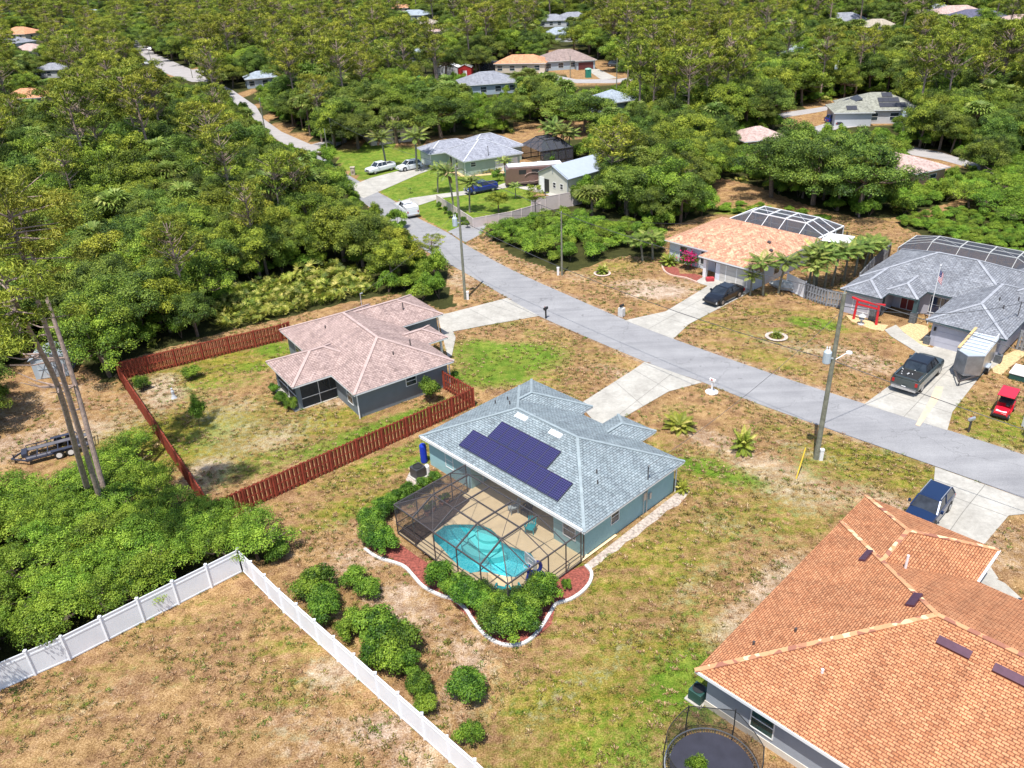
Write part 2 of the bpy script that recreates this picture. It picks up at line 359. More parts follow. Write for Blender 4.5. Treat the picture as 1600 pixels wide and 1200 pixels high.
oli = ramp(t, fine, [(.38, (.055, .052, .008)), (.46, (.17, .155, .02)), (.54, (.31, .265, .045)), (.64, (.55, .45, .12))])
ol2 = ramp(t, fine, [(.38, (.035, .05, .006)), (.46, (.11, .135, .015)), (.54, (.2, .22, .03)), (.64, (.36, .36, .08))])
oli = mixc(t, ramp(t, nD, [(.48, (0,)*3), (.56, (.9,)*3)]), oli, ol2)
grn = ramp(t, fine, [(.38, (.025, .06, .005)), (.5, (.1, .2, .016)), (.64, (.26, .38, .045))])
grn = mixc(t, ramp(t, nP, [(.45, (0,)*3), (.6, (.6,)*3)]), grn, ramp(t, fine, [(.4, (.1, .13, .01)), (.6, (.4, .42, .08))]))
snd = ramp(t, fine, [(.38, (.2, .13, .085)), (.47, (.42, .31, .23)), (.56, (.66, .55, .45)), (.66, (.8, .74, .67))])
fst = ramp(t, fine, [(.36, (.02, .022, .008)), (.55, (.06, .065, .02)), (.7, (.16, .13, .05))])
def soft(ch, amp, lo=.38, hi=.62):
    s = mth(t, 'ADD', ch, mth(t, 'MULTIPLY', mth(t, 'SUBTRACT', mth(t, 'ADD', mth(t, 'MULTIPLY', nA, .35), mth(t, 'MULTIPLY', nD, .65)), .5), amp))
    r = nd(t, 'ShaderNodeMapRange'); r.inputs[1].default_value = lo; r.inputs[2].default_value = hi; t.links.new(s, r.inputs[0]); return r.outputs[0]
# faint mower and tyre lines running with the lots
mp = nd(t, 'ShaderNodeMapping'); mp.inputs['Rotation'].default_value = (0, 0, RD(-43)); mp.inputs['Scale'].default_value = (.07, 1.25, 1); t.links.new(g, mp.inputs[0]); nL = noise(t, 1, 3, mp.outputs[0], .5)
base_ol = mth(t, 'ADD', mth(t, 'ADD', mth(t, 'MULTIPLY', at.outputs['Alpha'], .62), .1), mth(t, 'MULTIPLY', mth(t, 'SUBTRACT', nL, .5), .9))
c = mixc(t, soft(base_ol, 2.2, .3, .75), dry, oli)
c = mixc(t, mth(t, 'MULTIPLY', soft(sp.outputs[1], 2.4, .3, .8), .85), c, snd)
c = mixc(t, mth(t, 'MULTIPLY', soft(sp.outputs[0], 1.9, .3, .75), .93), c, grn)
c = mixc(t, ramp(t, nW, [(.66, (0,)*3), (.72, (.55,)*3)]), c, (.09, .12, .02))
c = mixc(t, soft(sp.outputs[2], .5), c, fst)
c = mixc(t, 1.0, c, ramp(t, nA, [(.3, (.82, .8, .78)), (.7, (1.14, 1.12, 1.1))]), 'MULTIPLY')
t.links.new(c, b.inputs['Base Color']); bump(t, fine, .9, .12, b)
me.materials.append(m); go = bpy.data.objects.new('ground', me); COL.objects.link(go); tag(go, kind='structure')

# ---------------------------------------------------------------- roads and concrete
def asph(name, lo, hi):
    m, t, b = NM(name); b.inputs['Roughness'].default_value = .9; b.inputs['Specular IOR Level'].default_value = .2; g = geopos(t)
    n = noise(t, .35, 6, g, .6); n2 = noise(t, 22, 2, g); 
    st = nd(t, 'ShaderNodeMapping'); st.inputs['Rotation'].default_value = (0, 0, RD(46)); st.inputs['Scale'].default_value = (.06, 1.1, 1); t.links.new(g, st.inputs[0])
    n3 = noise(t, 1, 4, st.outputs[0])
    c = ramp(t, mth(t, 'ADD', mth(t, 'MULTIPLY', n, .5), mth(t, 'MULTIPLY', n3, .5)), [(.35, lo), (.65, hi)])
    c = mixc(t, 1.0, c, ramp(t, n2, [(.3, (.8,)*3), (.7, (1.15,)*3)]), 'MULTIPLY')
    vc = nd(t, 'ShaderNodeTexVoronoi', feature='DISTANCE_TO_EDGE'); vc.inputs['Scale'].default_value = .16; wp = nd(t, 'ShaderNodeTexNoise'); wp.inputs['Scale'].default_value = .8; wp.inputs['Detail'].default_value = 5; t.links.new(g, wp.inputs['Vector'])
    va = nd(t, 'ShaderNodeVectorMath', operation='MULTIPLY_ADD'); t.links.new(wp.outputs['Color'], va.inputs[0]); va.inputs[1].default_value = (3, 3, 0); t.links.new(g, va.inputs[2]); t.links.new(va.outputs[0], vc.inputs['Vector'])
    c = mixc(t, 1.0, c, ramp(t, vc.outputs['Distance'], [(0, (.72,)*3), (.008, (1,)*3)]), 'MULTIPLY')
    nS = noise(t, 1.1, 2, g); c = mixc(t, ramp(t, nS, [(.72, (0,)*3), (.76, (.7,)*3)]), c, (.1, .1, .1))
    t.links.new(c, b.inputs['Base Color']); bump(t, n2, .3, .01, b)
    return m
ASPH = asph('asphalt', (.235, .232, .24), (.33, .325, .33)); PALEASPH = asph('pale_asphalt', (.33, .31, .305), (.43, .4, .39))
CONC = concm('concrete', (.32, .3, .265), (.5, .475, .425)); CJOINT = pm('joint_dark', (.2, .19, .17), .9)
STAIN = pm('rust_stain', (.6, .46, .33), .9, .1, 2)
PAV = []
def flat(name, poly, z, mat, kind='structure', th=.02, parent=None, world=False):
    p = poly if world else [U(*q) for q in poly]; PAV.append(p)
    o = MB().prism(p, z-th, z).build(name, mat, parent)
    if kind: tag(o, kind=kind)
    return o
def smooth(P, k=4):
    P = [np.array(p, float) for p in P]; out = []
    for i in range(len(P)-1):
        a, b_, c_, d = P[max(i-1, 0)], P[i], P[i+1], P[min(i+2, len(P)-1)]
        for j in range(k):
            s = j/k; out.append(.5*((2*b_)+(-a+c_)*s+(2*a-5*b_+4*c_-d)*s*s+(-a+3*b_-3*c_+d)*s**3))
    out.append(P[-1]); return [tuple(q) for q in out]
LE = [U(*p) for p in [(1760,840),(1600,779),(1462,729),(1200,637),(1097,597),(1007,565),(842,494),(792,465),(722,424),(657,387),(612,352),(585,330),(552,303),(515,268)]]
RE = [U(*p) for p in [(1760,768),(1600,711),(1480,672),(1350,631),(1200,582),(1050,529),(977,500),(907,470),(800,422),(727,382),(700,364),(650,339),(617,315),(590,300),(535,268),(510,250),(482,236)]]
LE += [U(*p) for p in [(470,238),(452,228)]]
flat('road', smooth(LE)+smooth(RE)[::-1], .03, ASPH, world=True)
flat('road', [(727,379),(700,362),(722,352),(738,352),(760,352),(752,366)], .026, ASPH)
# far streets
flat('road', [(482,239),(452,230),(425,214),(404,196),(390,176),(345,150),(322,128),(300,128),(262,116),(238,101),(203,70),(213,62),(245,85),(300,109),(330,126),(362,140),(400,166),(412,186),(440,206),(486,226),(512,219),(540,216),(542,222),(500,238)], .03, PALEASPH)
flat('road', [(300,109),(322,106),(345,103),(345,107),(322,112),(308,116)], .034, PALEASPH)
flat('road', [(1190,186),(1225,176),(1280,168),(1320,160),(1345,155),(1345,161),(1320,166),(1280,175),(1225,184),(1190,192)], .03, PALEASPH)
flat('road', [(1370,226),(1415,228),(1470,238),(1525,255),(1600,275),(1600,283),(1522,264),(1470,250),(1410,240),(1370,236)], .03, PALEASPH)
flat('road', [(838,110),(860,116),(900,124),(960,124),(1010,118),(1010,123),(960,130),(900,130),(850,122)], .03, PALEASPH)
def drive(name, poly, joints, z=.045):
    o = flat(name, poly, z, CONC)
    if joints:
        mb = MB()
        for a, b_ in joints:
            p, q = U(*a), U(*b_); d = np.array(q)-np.array(p); L = np.linalg.norm(d); n = np.array([-d[1], d[0]])/L*.022
            mb.face([(p[0]-n[0], p[1]-n[1], z+.004), (p[0]+n[0], p[1]+n[1], z+.004), (q[0]+n[0], q[1]+n[1], z+.004), (q[0]-n[0], q[1]-n[1], z+.004)])
        mb.build('joint', CJOINT, o)
    return o
drive('driveway', [(842,494),(792,466),(700,490),(684,492),(690,520),(700,560),(706,556),(712,528),(708,518)], [((765,476),(805,489)),((735,484),(770,502)),((707,519),(842,492))])
drive('driveway', [(1097,598),(1007,566),(990,578),(905,632),(925,655),(948,668),(1045,612)], [((990,578),(1046,611)),((962,598),(1005,635)),((1050,584),(950,662))])
d3 = drive('driveway', [(976,501),(1052,530),(1076,507),(1162,462),(1172,455),(1128,430),(1122,436),(1100,432),(1086,441),(1106,447),(1040,487)], [((1014,514),(1132,448)),((1010,488),(1076,508)),((1048,468),(1110,490)),((1080,452),(1145,472)),((1106,447),(1160,464))])
drive('driveway', [(1350,632),(1480,673),(1488,644),(1530,590),(1565,565),(1462,540),(1435,560),(1410,588)], [((1388,615),(1486,646)),((1412,652),(1458,603)),((1458,603),(1495,565)),((1440,575),(1525,602))])
flat('walkway', [(1382,516),(1400,508),(1412,520),(1440,540),(1462,546),(1440,556),(1415,540),(1392,526)], .05, CONC)
drive('driveway', [(1461,730),(1600,780),(1640,800),(1576,806),(1530,860),(1560,905),(1500,905),(1440,850),(1430,815),(1458,765)], [((1458,766),(1575,808)),((1540,757),(1505,800)),((1505,800),(1470,850)),((1490,842),(1565,862))])
flat('walkway', [(1530,905),(1545,900),(1570,912),(1598,938),(1590,950),(1540,930)], .05, CONC)
STN = MB(); z = .0535
for a in [[(1430,665),(1437,667),(1470,620),(1474,605),(1462,604),(1450,630)]]: STN.face([(*U(*p), z) for p in a])
STN.build('rust_stain', STAIN, None); tag(bpy.data.objects['rust_stain'], kind='structure')
flat('driveway', [(555,303),(568,310),(612,291),(655,272),(680,263),(660,256),(620,268),(580,278),(552,289)], .045, CONC)
flat('driveway', [(620,320),(640,326),(688,310),(740,303),(800,292),(850,303),(885,316),(870,322),(905,312),(880,296),(845,285),(800,282),(770,293),(740,297),(690,303),(640,310),(615,318)], .045, CONC)
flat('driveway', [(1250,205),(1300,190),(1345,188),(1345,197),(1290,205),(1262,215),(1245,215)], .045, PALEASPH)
flat('driveway', [(915,108),(935,108),(965,122),(940,125)], .045, CONC)
flat('driveway', [(843,113),(855,114),(868,124),(858,126)], .045, CONC)
# ---------------------------------------------------------------- foliage generators
def leaves(pos, nrm, size, elong, tint, rng):
    n = len(pos); nrm = nrm/np.linalg.norm(nrm, axis=1, keepdims=True)
    r = rng.normal(size=(n, 3)); t1 = np.cross(nrm, r); t1 /= np.linalg.norm(t1, axis=1, keepdims=True); t2 = np.cross(nrm, t1)
    s = (size*rng.uniform(.65, 1.35, n))[:, None]
    V = np.stack([pos-t1*s*elong, pos-t2*s*.5+nrm*s*.12, pos+t1*s*elong, pos+t2*s*.5+nrm*s*.12], 1).reshape(-1, 3)
    return V, np.repeat(tint, 4)
def meshq(name, V, T, mats, extra=None):
    """quads V + tint T, plus an optional MB for a trunk using material slot 1"""
    nq = len(V)//4; F = np.arange(nq*4).reshape(-1, 4); mi = np.zeros(nq, np.int32)
    me = bpy.data.meshes.new(name)
    if extra and extra.v:
        b0 = len(V); V = np.concatenate([V, np.array(extra.v)]); T = np.concatenate([T, np.full(len(extra.v), .5)])
        lo = [F.ravel()]; ls = list(np.arange(0, nq*4, 4)); p = nq*4
        for f in extra.f: lo.append(np.array(f)+b0); ls.append(p); p += len(f)
        lo = np.concatenate(lo); mi = np.concatenate([mi, np.ones(len(extra.f), np.int32)])
    else: lo = F.ravel(); ls = np.arange(0, nq*4, 4)
    me.vertices.add(len(V)); me.vertices.foreach_set('co', V.astype(np.float32).ravel())
    me.loops.add(len(lo)); me.loops.foreach_set('vertex_index', lo.astype(np.int32))
    me.polygons.add(len(ls)); me.polygons.foreach_set('loop_start', np.array(ls, np.int32)); me.polygons.foreach_set('material_index', mi); me.update()
    a = me.attributes.new('tint', 'FLOAT', 'POINT'); a.data.foreach_set('value', T.astype(np.float32))
    for m in mats: me.materials.append(m)
    return me
def clumps(cl, per, size, rng, elong=.9, upb=.5, shell=.55):
    P = []; N = []; T = []
    for (x, y, z, r, tv) in cl:
        n = int(per*r*r); d = rng.normal(size=(n, 3)); d /= np.linalg.norm(d, axis=1, keepdims=True)
        d[:, 2] = np.where(d[:, 2] < -.35, -d[:, 2], d[:, 2])
        rr = r*rng.uniform(shell, 1.08, n)[:, None]
        P.append(np.array([x, y, z])+d*rr*np.array([1, 1, .8])); N.append(d+np.array([0, 0, upb])+rng.normal(size=(n, 3))*.55)
        T.append(np.clip(tv+rng.normal(size=n)*.2, 0, 1))
    P = np.concatenate(P); N = np.concatenate(N); T = np.concatenate(T)
    return leaves(P, N, size, elong, T, rng)
def oak_parts(seed, h=9, rx=4, rz=3.0, nc=34, per=400, size=.105, cr=(.65, 1.6)):
    rng = np.random.default_rng(seed); cz = h-rz; cl = []
    for k in range(nc):
        d = rng.normal(size=3); d /= np.linalg.norm(d); d[2] = abs(d[2])*1.25-.5
        q = rng.uniform(.4, 1.08); lop = 1+.18*sin(3*math.atan2(d[1], d[0])+seed)
        cl.append((d[0]*rx*q*lop, d[1]*rx*q*lop, cz+d[2]*rz*q, rng.uniform(*cr)*(1.12-.35*q), rng.uniform(.12, .82)))
    V, T = clumps(cl, per, size, rng)
    tr = MB(); top = np.array([rng.normal()*.3, rng.normal()*.3, cz*.75])
    tr.cyl((0, 0, -.1), top, .28*h/9, .2*h/9, 7, cap=False)
    for c in cl[::3]:
        e = np.array(c[:3]); mid = (top+e)/2+np.array([0, 0, -.4]); tr.cyl(top, mid, .13, .08, 5, cap=False); tr.cyl(mid, e, .08, .03, 5, cap=False)
    return V, T, tr
def pine_parts(seed, h=15, r=3.2, depth=5, nc=46, per=150, size=.24, bare=False):
    rng = np.random.default_rng(seed); tr = MB(); pts = [np.array([0, 0, -.1])]
    bx, by = rng.normal(size=2)*.5
    for k in range(1, 7): s = k/6; pts.append(np.array([bx*sin(s*2.2), by*sin(s*2.0), h*.97*s]))
    tr.tube(pts, .24*h/15, 8, .07)
    def at(z): s = z/(h*.97)*6; i_ = min(5, int(s)); return pts[i_]+(pts[i_+1]-pts[i_])*(s-i_)
    cl = []
    for k in range(nc):
        u = rng.uniform(0, 1); z = h-depth*u; w = r*(.45+.75*sin(pi*min(1, u*.8+.12)))*rng.uniform(.35, 1); a = rng.uniform(0, 2*pi)
        c = at(min(z, h*.95))+np.array([cos(a)*w, sin(a)*w, rng.uniform(-.2, .5)]); cl.append((*c, rng.uniform(.5, .95), rng.uniform(.25, .8)))
        st = at(max(z-1.0-.3*w, h*.3)); mid = (st+c)/2+np.array([0, 0, -.15]); tr.cyl(st, mid, .06, .04, 4, cap=False); tr.cyl(mid, c, .04, .015, 4, cap=False)
    for k in range(5):
        z = h*rng.uniform(.4, .68); a = rng.uniform(0, 2*pi); p = at(z); w = rng.uniform(.7, 1.7); tr.cyl(p, p+np.array([cos(a)*w, sin(a)*w, rng.uniform(-.1, .5)]), .045, .012, 4, cap=False)
    V, T = clumps(cl, per, size, rng, elong=1.0, upb=.25, shell=.25)
    # needle tufts: make the quads narrow
    Q = V.reshape(-1, 4, 3); c = Q.mean(1, keepdims=True); t2 = (Q[:, 3]-Q[:, 1])*.6; Q[:, 1] += t2/2; Q[:, 3] -= t2/2
    return Q.reshape(-1, 3), T, tr
def palm_parts(seed, h=6, nf=26, L=1.9, droop=1.0, kind='sabal', trunk=.16, skirt=6):
    rng = np.random.default_rng(seed); V = []; T = []; tr = MB()
    lean = rng.normal(size=2)*.04*h; top = np.array([lean[0], lean[1], h])
    if h > .4: tr.tube([(0, 0, -.05), (lean[0]*.3, lean[1]*.3, h*.5), tuple(top)], trunk, 8, trunk*.75)
    for k in range(nf+skirt):
        a = k*2.399+rng.uniform(-.2, .2); dead = k >= nf
        e = (1-(k+.5)/nf)*1.25-.15 if not dead else -.9+rng.uniform(-.2, .2)
        Lk = L*rng.uniform(.85, 1.1)*(.6 if dead else 1); ns = 6; p = top.copy(); d = np.array([cos(a)*cos(e), sin(a)*cos(e), sin(e)])
        side = np.array([-sin(a), cos(a), 0]); tv = .08 if dead else np.clip(rng.normal(.55, .13), .25, 1)
        if kind == 'sabal':      # costapalmate fan on a stalk
            q = p+d*Lk*.45; nl = 9
            for j in range(nl):
                th = (j/(nl-1)-.5)*3.6; dd = d*cos(th)+side*sin(th); n_ = np.cross(d, side)
                e1 = q+dd*Lk*.34+n_*.02; e2 = q+dd*Lk*.62+np.array([0, 0, -.22*Lk*rng.uniform(.6, 1.2)]); w = np.cross(dd, n_)*Lk*.06
                V += [q, e1-w, e2, e1+w]; T += [tv+rng.uniform(-.12, .12)]*4
            w = side*.03; V += [p-w, q-w, q+w, p+w]; T += [tv]*4
        else:                    # feather frond with paired leaflets
            for j in range(ns):
                p2 = p+d*Lk/ns; d = d+np.array([0, 0, -.20*droop*(j+1)/ns*1.6]); d /= np.linalg.norm(d)
                w = side*.025; V += [p-w, p2-w, p2+w, p+w]; T += [tv*.8]*4
                if j > 0:
                    for s in (-1, 1):
                        for f in (0, .33, .66):
                            b_ = p+(p2-p)*f; ll = Lk*.27*sin(pi*(.15+.8*(j+f)/ns)); ld = side*s*.85+d*.6+np.array([0, 0, -.38*droop]); ld /= np.linalg.norm(ld)
                            ww = d*.05*L/1.9; V += [b_-ww, b_+ld*ll*.5-ww*1.3, b_+ld*ll, b_+ld*ll*.5+ww*1.3]; T += [tv+rng.uniform(-.12, .12)]*4
                p = p2
    return np.array(V, float), np.clip(np.array(T), 0, 1), tr
def palmetto_parts(seed, nf=17, L=1.15):
    rng = np.random.default_rng(seed); V = []; T = []
    for k in range(nf):
        a = k*2.399+rng.uniform(-.3, .3); e = rng.uniform(.45, 1.35); b = np.array([rng.normal()*.22, rng.normal()*.22, 0]); d = np.array([cos(a)*cos(e), sin(a)*cos(e), sin(e)]); Lk = L*rng.uniform(.55, 1.1)
        q = b+d*Lk*.62; side = np.array([-sin(a), cos(a), rng.uniform(-.4, .4)]); tv = rng.uniform(.1, .95); w = side*.015; V += [b-w, q-w, q+w, b+w]; T += [.3]*4
        f = d*.6+np.array([cos(a), sin(a), .15])*.5; f /= np.linalg.norm(f)
        for j in range(11):
            th = (j/10-.5)*3.3; dd = f*cos(th)+side*sin(th)+np.array([0, 0, rng.uniform(-.12, .12)]); ll = Lk*rng.uniform(.38, .5); n_ = np.cross(f, side); w = np.cross(dd, n_)*.028
            V += [q, q+dd*ll*.6-w, q+dd*ll+np.array([0, 0, -.05]), q+dd*ll*.6+w]; T += [np.clip(tv+rng.uniform(-.15, .15), 0, 1)]*4
    return np.array(V, float), np.array(T), MB()
def shrub_parts(seed, r=1.0, h=1.3, size=.05, per=560, nc=19, cr=.34):
    rng = np.random.default_rng(seed); cl = []
    for k in range(nc):
        d = rng.normal(size=3); d /= np.linalg.norm(d); d[2] = abs(d[2])
        q = rng.uniform(.3, .85); cl.append((d[0]*(r-cr*.6)*q*1.1, d[1]*(r-cr*.6)*q*1.1, max(.25, h*.5+(d[2]-.3)*(h*.5)*q*1.2), rng.uniform(cr*.55, cr*1.3), rng.uniform(.15, .8)))
    V, T = clumps(cl, per/cr/cr, size, rng, shell=.35); V[:, 2] = np.maximum(V[:, 2], .0)
    tr = MB()
    for k in range(4): c = cl[k]; tr.cyl((0, 0, 0), c[:3], .03, .015, 4, cap=False)
    return V, T, tr
L_OAK = leafm('leaf_oak', [(.1, (.035, .07, .008)), (.45, (.135, .23, .022)), (.9, (.36, .47, .05))])
L_OAKD = leafm('leaf_oak_dark', [(.1, (.022, .052, .009)), (.45, (.085, .16, .022)), (.9, (.24, .35, .05))])
L_YEL = leafm('leaf_yellow_green', [(.1, (.055, .085, .006)), (.45, (.18, .25, .02)), (.9, (.4, .48, .05))])
L_PINE = leafm('leaf_pine', [(.1, (.045, .07, .01)), (.45, (.16, .225, .022)), (.9, (.38, .43, .05))], hue=.02)
L_PALM = leafm('leaf_palm', [(.05, (0.297, 0.203, 0.095)), (.3, (0.068, 0.115, 0.020)), (.6, (0.149, 0.243, 0.041)), (.9, (0.351, 0.405, 0.108))])
L_SHR = leafm('leaf_shrub', [(.1, (0.020, 0.068, 0.008)), (.45, (0.068, 0.176, 0.016)), (.9, (0.189, 0.351, 0.034))], hue=.02)
L_PEP = leafm('leaf_pepper', [(.1, (0.041, 0.095, 0.008)), (.45, (0.128, 0.263, 0.022)), (.9, (0.284, 0.446, 0.047))], hue=.02)
L_PMT = leafm('leaf_palmetto', [(.1, (.04, .08, .01)), (.4, (.13, .2, .02)), (.7, (.32, .37, .05)), (.95, (.62, .6, .16))], hue=.02, val=.3)
PRO = {}
def proto(key, parts, mat, bark):
    V, T, tr = parts
    PRO[key] = (meshq(key+'_crown', V, T, [mat]), (lambda mb: (lambda o: o)(mb))(tr), mat, bark, V, T)
    me = bpy.data.meshes.new(key+'_trunk'); me.from_pydata(tr.v, [], tr.f); me.materials.append(bark); me.update()
    PRO[key] = (PRO[key][0], me, meshq(key+'_whole', V, T, [mat, bark], tr))
for s_ in range(4):
    proto('oak%d' % s_, oak_parts(10+s_, 8.5, 4.0, 3.7, 52), L_OAK, BARK)
    proto('darkoak%d' % s_, oak_parts(30+s_, 9.5, 4.4, 4.2, 58), L_OAKD, BARK)
    proto('pine%d' % s_, pine_parts(50+s_, 14, 3.2, 5.5), L_PINE, PINEBARK)
    proto('sabal%d' % s_, palm_parts(70+s_, 5.5, 30, 2.1), L_PALM, BARK)
for s_ in range(3):
    proto('yoak%d' % s_, oak_parts(90+s_, 8.0, 3.5, 3.4, 42, 380, .11), L_YEL, BARK)
    proto('pepper%d' % s_, oak_parts(100+s_, 4.2, 2.4, 1.9, 36, 440, .08, (.35, .95)), L_PEP, BARK)
    proto('shrub%d' % s_, shrub_parts(110+s_), L_SHR, BARK)
    proto('brush%d' % s_, shrub_parts(120+s_, 1.8, 2.4, .085, 400, 20, .6), L_PEP, BARK)
    proto('palmetto%d' % s_, palmetto_parts(130+s_), L_PMT, BARK)
    proto('cycad%d' % s_, palm_parts(150+s_, .3, 30, 1.15, 1, 'queen', .08, 0), L_PMT, BARK)
    proto('queen%d' % s_, palm_parts(140+s_, 5.6, 20, 2.3, 1.0, 'queen', .15, 2), L_PALM, POLE)
SZ = dict(oak=(8.5, 4.2), darkoak=(9.5, 4.7), pine=(14, 3.4), sabal=(6.5, 1.9), yoak=(8, 3.6), pepper=(4.2, 2.5), shrub=(1.3, 1.0), brush=(2.5, 1.9), palmetto=(1.1, 1.1), cycad=(1.1, 1.1), queen=(6.5, 2.3))
KN = dict(oak='oak_tree', darkoak='oak_tree', yoak='oak_tree', pine='pine_tree', sabal='palm_tree', queen='palm_tree', pepper='pepper_tree', shrub='shrub', brush='shrub', palmetto='palmetto', cycad='cycad')
CT = dict(oak='tree', darkoak='tree', yoak='tree', pine='pine tree', sabal='palm tree', queen='palm tree', pepper='tree', shrub='shrub', brush='shrub', palmetto='palmetto', cycad='cycad')
def plant(key, x, y, h, label, group=None, rz=None, wide=None, var=None, tilt=0):
    n = len([k for k in PRO if k.rstrip('0123456789') == key]); v = random.randrange(n) if var is None else var % n
    cr, tk, wh = PRO[key+str(v)]; s = h/SZ[key][0]; w = s if wide is None else wide/SZ[key][1]
    e = bpy.data.objects.new(KN[key], None); COL.objects.link(e); e.empty_display_size = .3
    e.location = (x, y, 0); e.rotation_euler = (0, tilt, random.uniform(0, 6.28) if rz is None else rz); e.scale = (w, w, s); tag(e, label, CT[key], group)
    c = bpy.data.objects.new('crown' if key not in ('shrub', 'brush', 'palmetto', 'cycad') else 'foliage', cr); COL.objects.link(c); c.parent = e
    if key not in ('palmetto', 'cycad'): q = bpy.data.objects.new('trunk' if key not in ('shrub', 'brush') else 'stems', tk); COL.objects.link(q); q.parent = e
    return e
# ---------------------------------------------------------------- houses
def hipfaces(mb, r, ze, pitch, over=0):
    x0, x1, y0, y1 = r; w = x1-x0; d = y1-y0; h = min(w, d)/2; zr = ze+h*pitch; k = math.sqrt(1+pitch*pitch)
    if w >= d: A = (x0+h, (y0+y1)/2); B = (x1-h, (y0+y1)/2)
    else: A = ((x0+x1)/2, y0+h); B = ((x0+x1)/2, y1-h)
    S = h*k
    if w >= d:
        mb.face([(x0, y0, ze), (x1, y0, ze), (*B, zr), (*A, zr)], [(x0, 0), (x1, 0), (x1-h, S), (x0+h, S)])
        mb.face([(x1, y1, ze), (x0, y1, ze), (*A, zr), (*B, zr)], [(-x1, 0), (-x0, 0), (-x0-h, S), (-x1+h, S)])
        mb.face([(x1, y0, ze), (x1, y1, ze), (*B, zr)], [(y0+40, 0), (y1+40, 0), (y0+h+40, S)])
        mb.face([(x0, y1, ze), (x0, y0, ze), (*A, zr)], [(-y1+60, 0), (-y0+60, 0), (-y0-h+60, S)])
    else:
        mb.face([(x1, y0, ze), (x1, y1, ze), (*B, zr), (*A, zr)], [(y0+40, 0), (y1+40, 0), (y1-h+40, S), (y0+h+40, S)])
        mb.face([(x0, y1, ze), (x0, y0, ze), (*A, zr), (*B, zr)], [(-y1+60, 0), (-y0+60, 0), (-y0-h+60, S), (-y1+h+60, S)])
        mb.face([(x0, y0, ze), (x1, y0, ze), (*A, zr)], [(x0, 0), (x1, 0), (x0+h, S)])
        mb.face([(x1, y1, ze), (x0, y1, ze), (*B, zr)], [(-x1, 0), (-x0, 0), (-x1+h, S)])
    hips = [((x0, y0, ze), (*A, zr)), ((x1, y0, ze), (*(B if w >= d else A), zr)), ((x1, y1, ze), (*B, zr)), ((x0, y1, ze), (*(A if w >= d else B), zr))]
    if np.hypot(A[0]-B[0], A[1]-B[1]) > .2: hips.append(((*A, zr), (*B, zr)))
    return hips
def house(label, o, ang, rects, wm, rm, cm, ze=2.6, pitch=.4167, inset=.5, trim=None, group=None, capw=.26, wallrects=None, cat='house'):
    h = empty('house', (o[0], o[1], 0), RD(ang), label, cat, group); trim = trim or WHITE
    R_ = MB(); Fb = MB(); Wl = MB(); Cp = MB()
    for i, r in enumerate(rects):
        r = tuple(r); e = .012*i
        hp = hipfaces(R_, (r[0]-e, r[1]+e, r[2]-e, r[3]+e), ze, pitch)
        Fb.box(r[0]-e+.01, r[1]+e-.01, r[2]-e+.01, r[3]+e-.01, ze-.17+.004*i, ze-.002)
        for a, b in hp:
            a = np.array(a); b = np.array(b); K = 14; run = None
            for s_ in range(K):
                m_ = a+(b-a)*(s_+.5)/K; hid = False
                for j, r2 in enumerate(rects):
                    if j == i: continue
                    dd = min(m_[0]-r2[0], r2[1]-m_[0], m_[1]-r2[2], r2[3]-m_[1])
                    if dd > .02 and ze+pitch*dd > m_[2]-(.03 if j < i else -.03): hid = True
                if not hid and run is None: run = s_
                if run is not None and (hid or s_ == K-1):
                    e_ = s_ if hid else K; p_ = a+(b-a)*run/K; q_ = a+(b-a)*e_/K; Cp.bar((p_[0], p_[1], p_[2]+.02), (q_[0], q_[1], q_[2]+.02), capw, .05); run = None
    for i, r in enumerate(wallrects or [(r[0]+inset, r[1]-inset, r[2]+inset, r[3]-inset) for r in rects]):
        e = .012*i; Wl.box(r[0]-e, r[1]+e, r[2]-e, r[3]+e, -.1, ze-.16)
    Wl.build('wall', wm, h); rf = R_.build('roof', rm, h); Fb.build('fascia', trim, h)
    if cm: Cp.build('ridge_cap', cm, rf)
    return h, rf
FRM = pm('window_frame', (.75, .76, .76), .5, .05)
def win(h, x, y, nx, ny, w, ht, sill, gl=None, mull='h', name='window', fm=None):
    """window on a wall point (x,y) whose outward normal is (nx,ny)"""
    a = math.atan2(ny, nx)+pi/2; gl = gl or GLASS; fm = fm or FRM
    F = MB(); t = .06
    F.box(-w/2-t, w/2+t, -.05, .03, sill-t, sill, rz=a, o=(x, y)); F.box(-w/2-t, w/2+t, -.05, .03, sill+ht, sill+ht+t, rz=a, o=(x, y))
    F.box(-w/2-t, -w/2, -.05, .03, sill, sill+ht, rz=a, o=(x, y)); F.box(w/2, w/2+t, -.05, .03, sill, sill+ht, rz=a, o=(x, y))
    if 'h' in mull: F.box(-w/2, w/2, -.045, .02, sill+ht/2-.025, sill+ht/2+.025, rz=a, o=(x, y))
    if 'v' in mull: F.box(-.025, .025, -.043, .02, sill, sill+ht, rz=a, o=(x, y))
    f = F.build(name, fm, h)
    MB().box(-w/2, w/2, -.02, .018, sill, sill+ht, rz=a, o=(x, y)).build('pane', gl, f)
    return f
def garage_door(h, x, y, nx, ny, w, ht, mat, rows=4):
    a = math.atan2(ny, nx)+pi/2; D = MB()
    for k in range(rows): D.box(-w/2, w/2, -.04-.002*k, .03, .02+k*ht/rows, (k+1)*ht/rows-.02, rz=a, o=(x, y))
    D.box(-w/2, w/2, -.02, .028, .01, ht, rz=a, o=(x, y))
    return D.build('garage_door', mat, h)
def pipe(h, x, y, z0, z1, r=.05, m=None, name='downspout'):
    return MB().cyl((x, y, z0), (x, y, z1), r, r, 8).build(name, m or WHITE, h)
def slope_z(ze, pitch, d): return ze+d*pitch
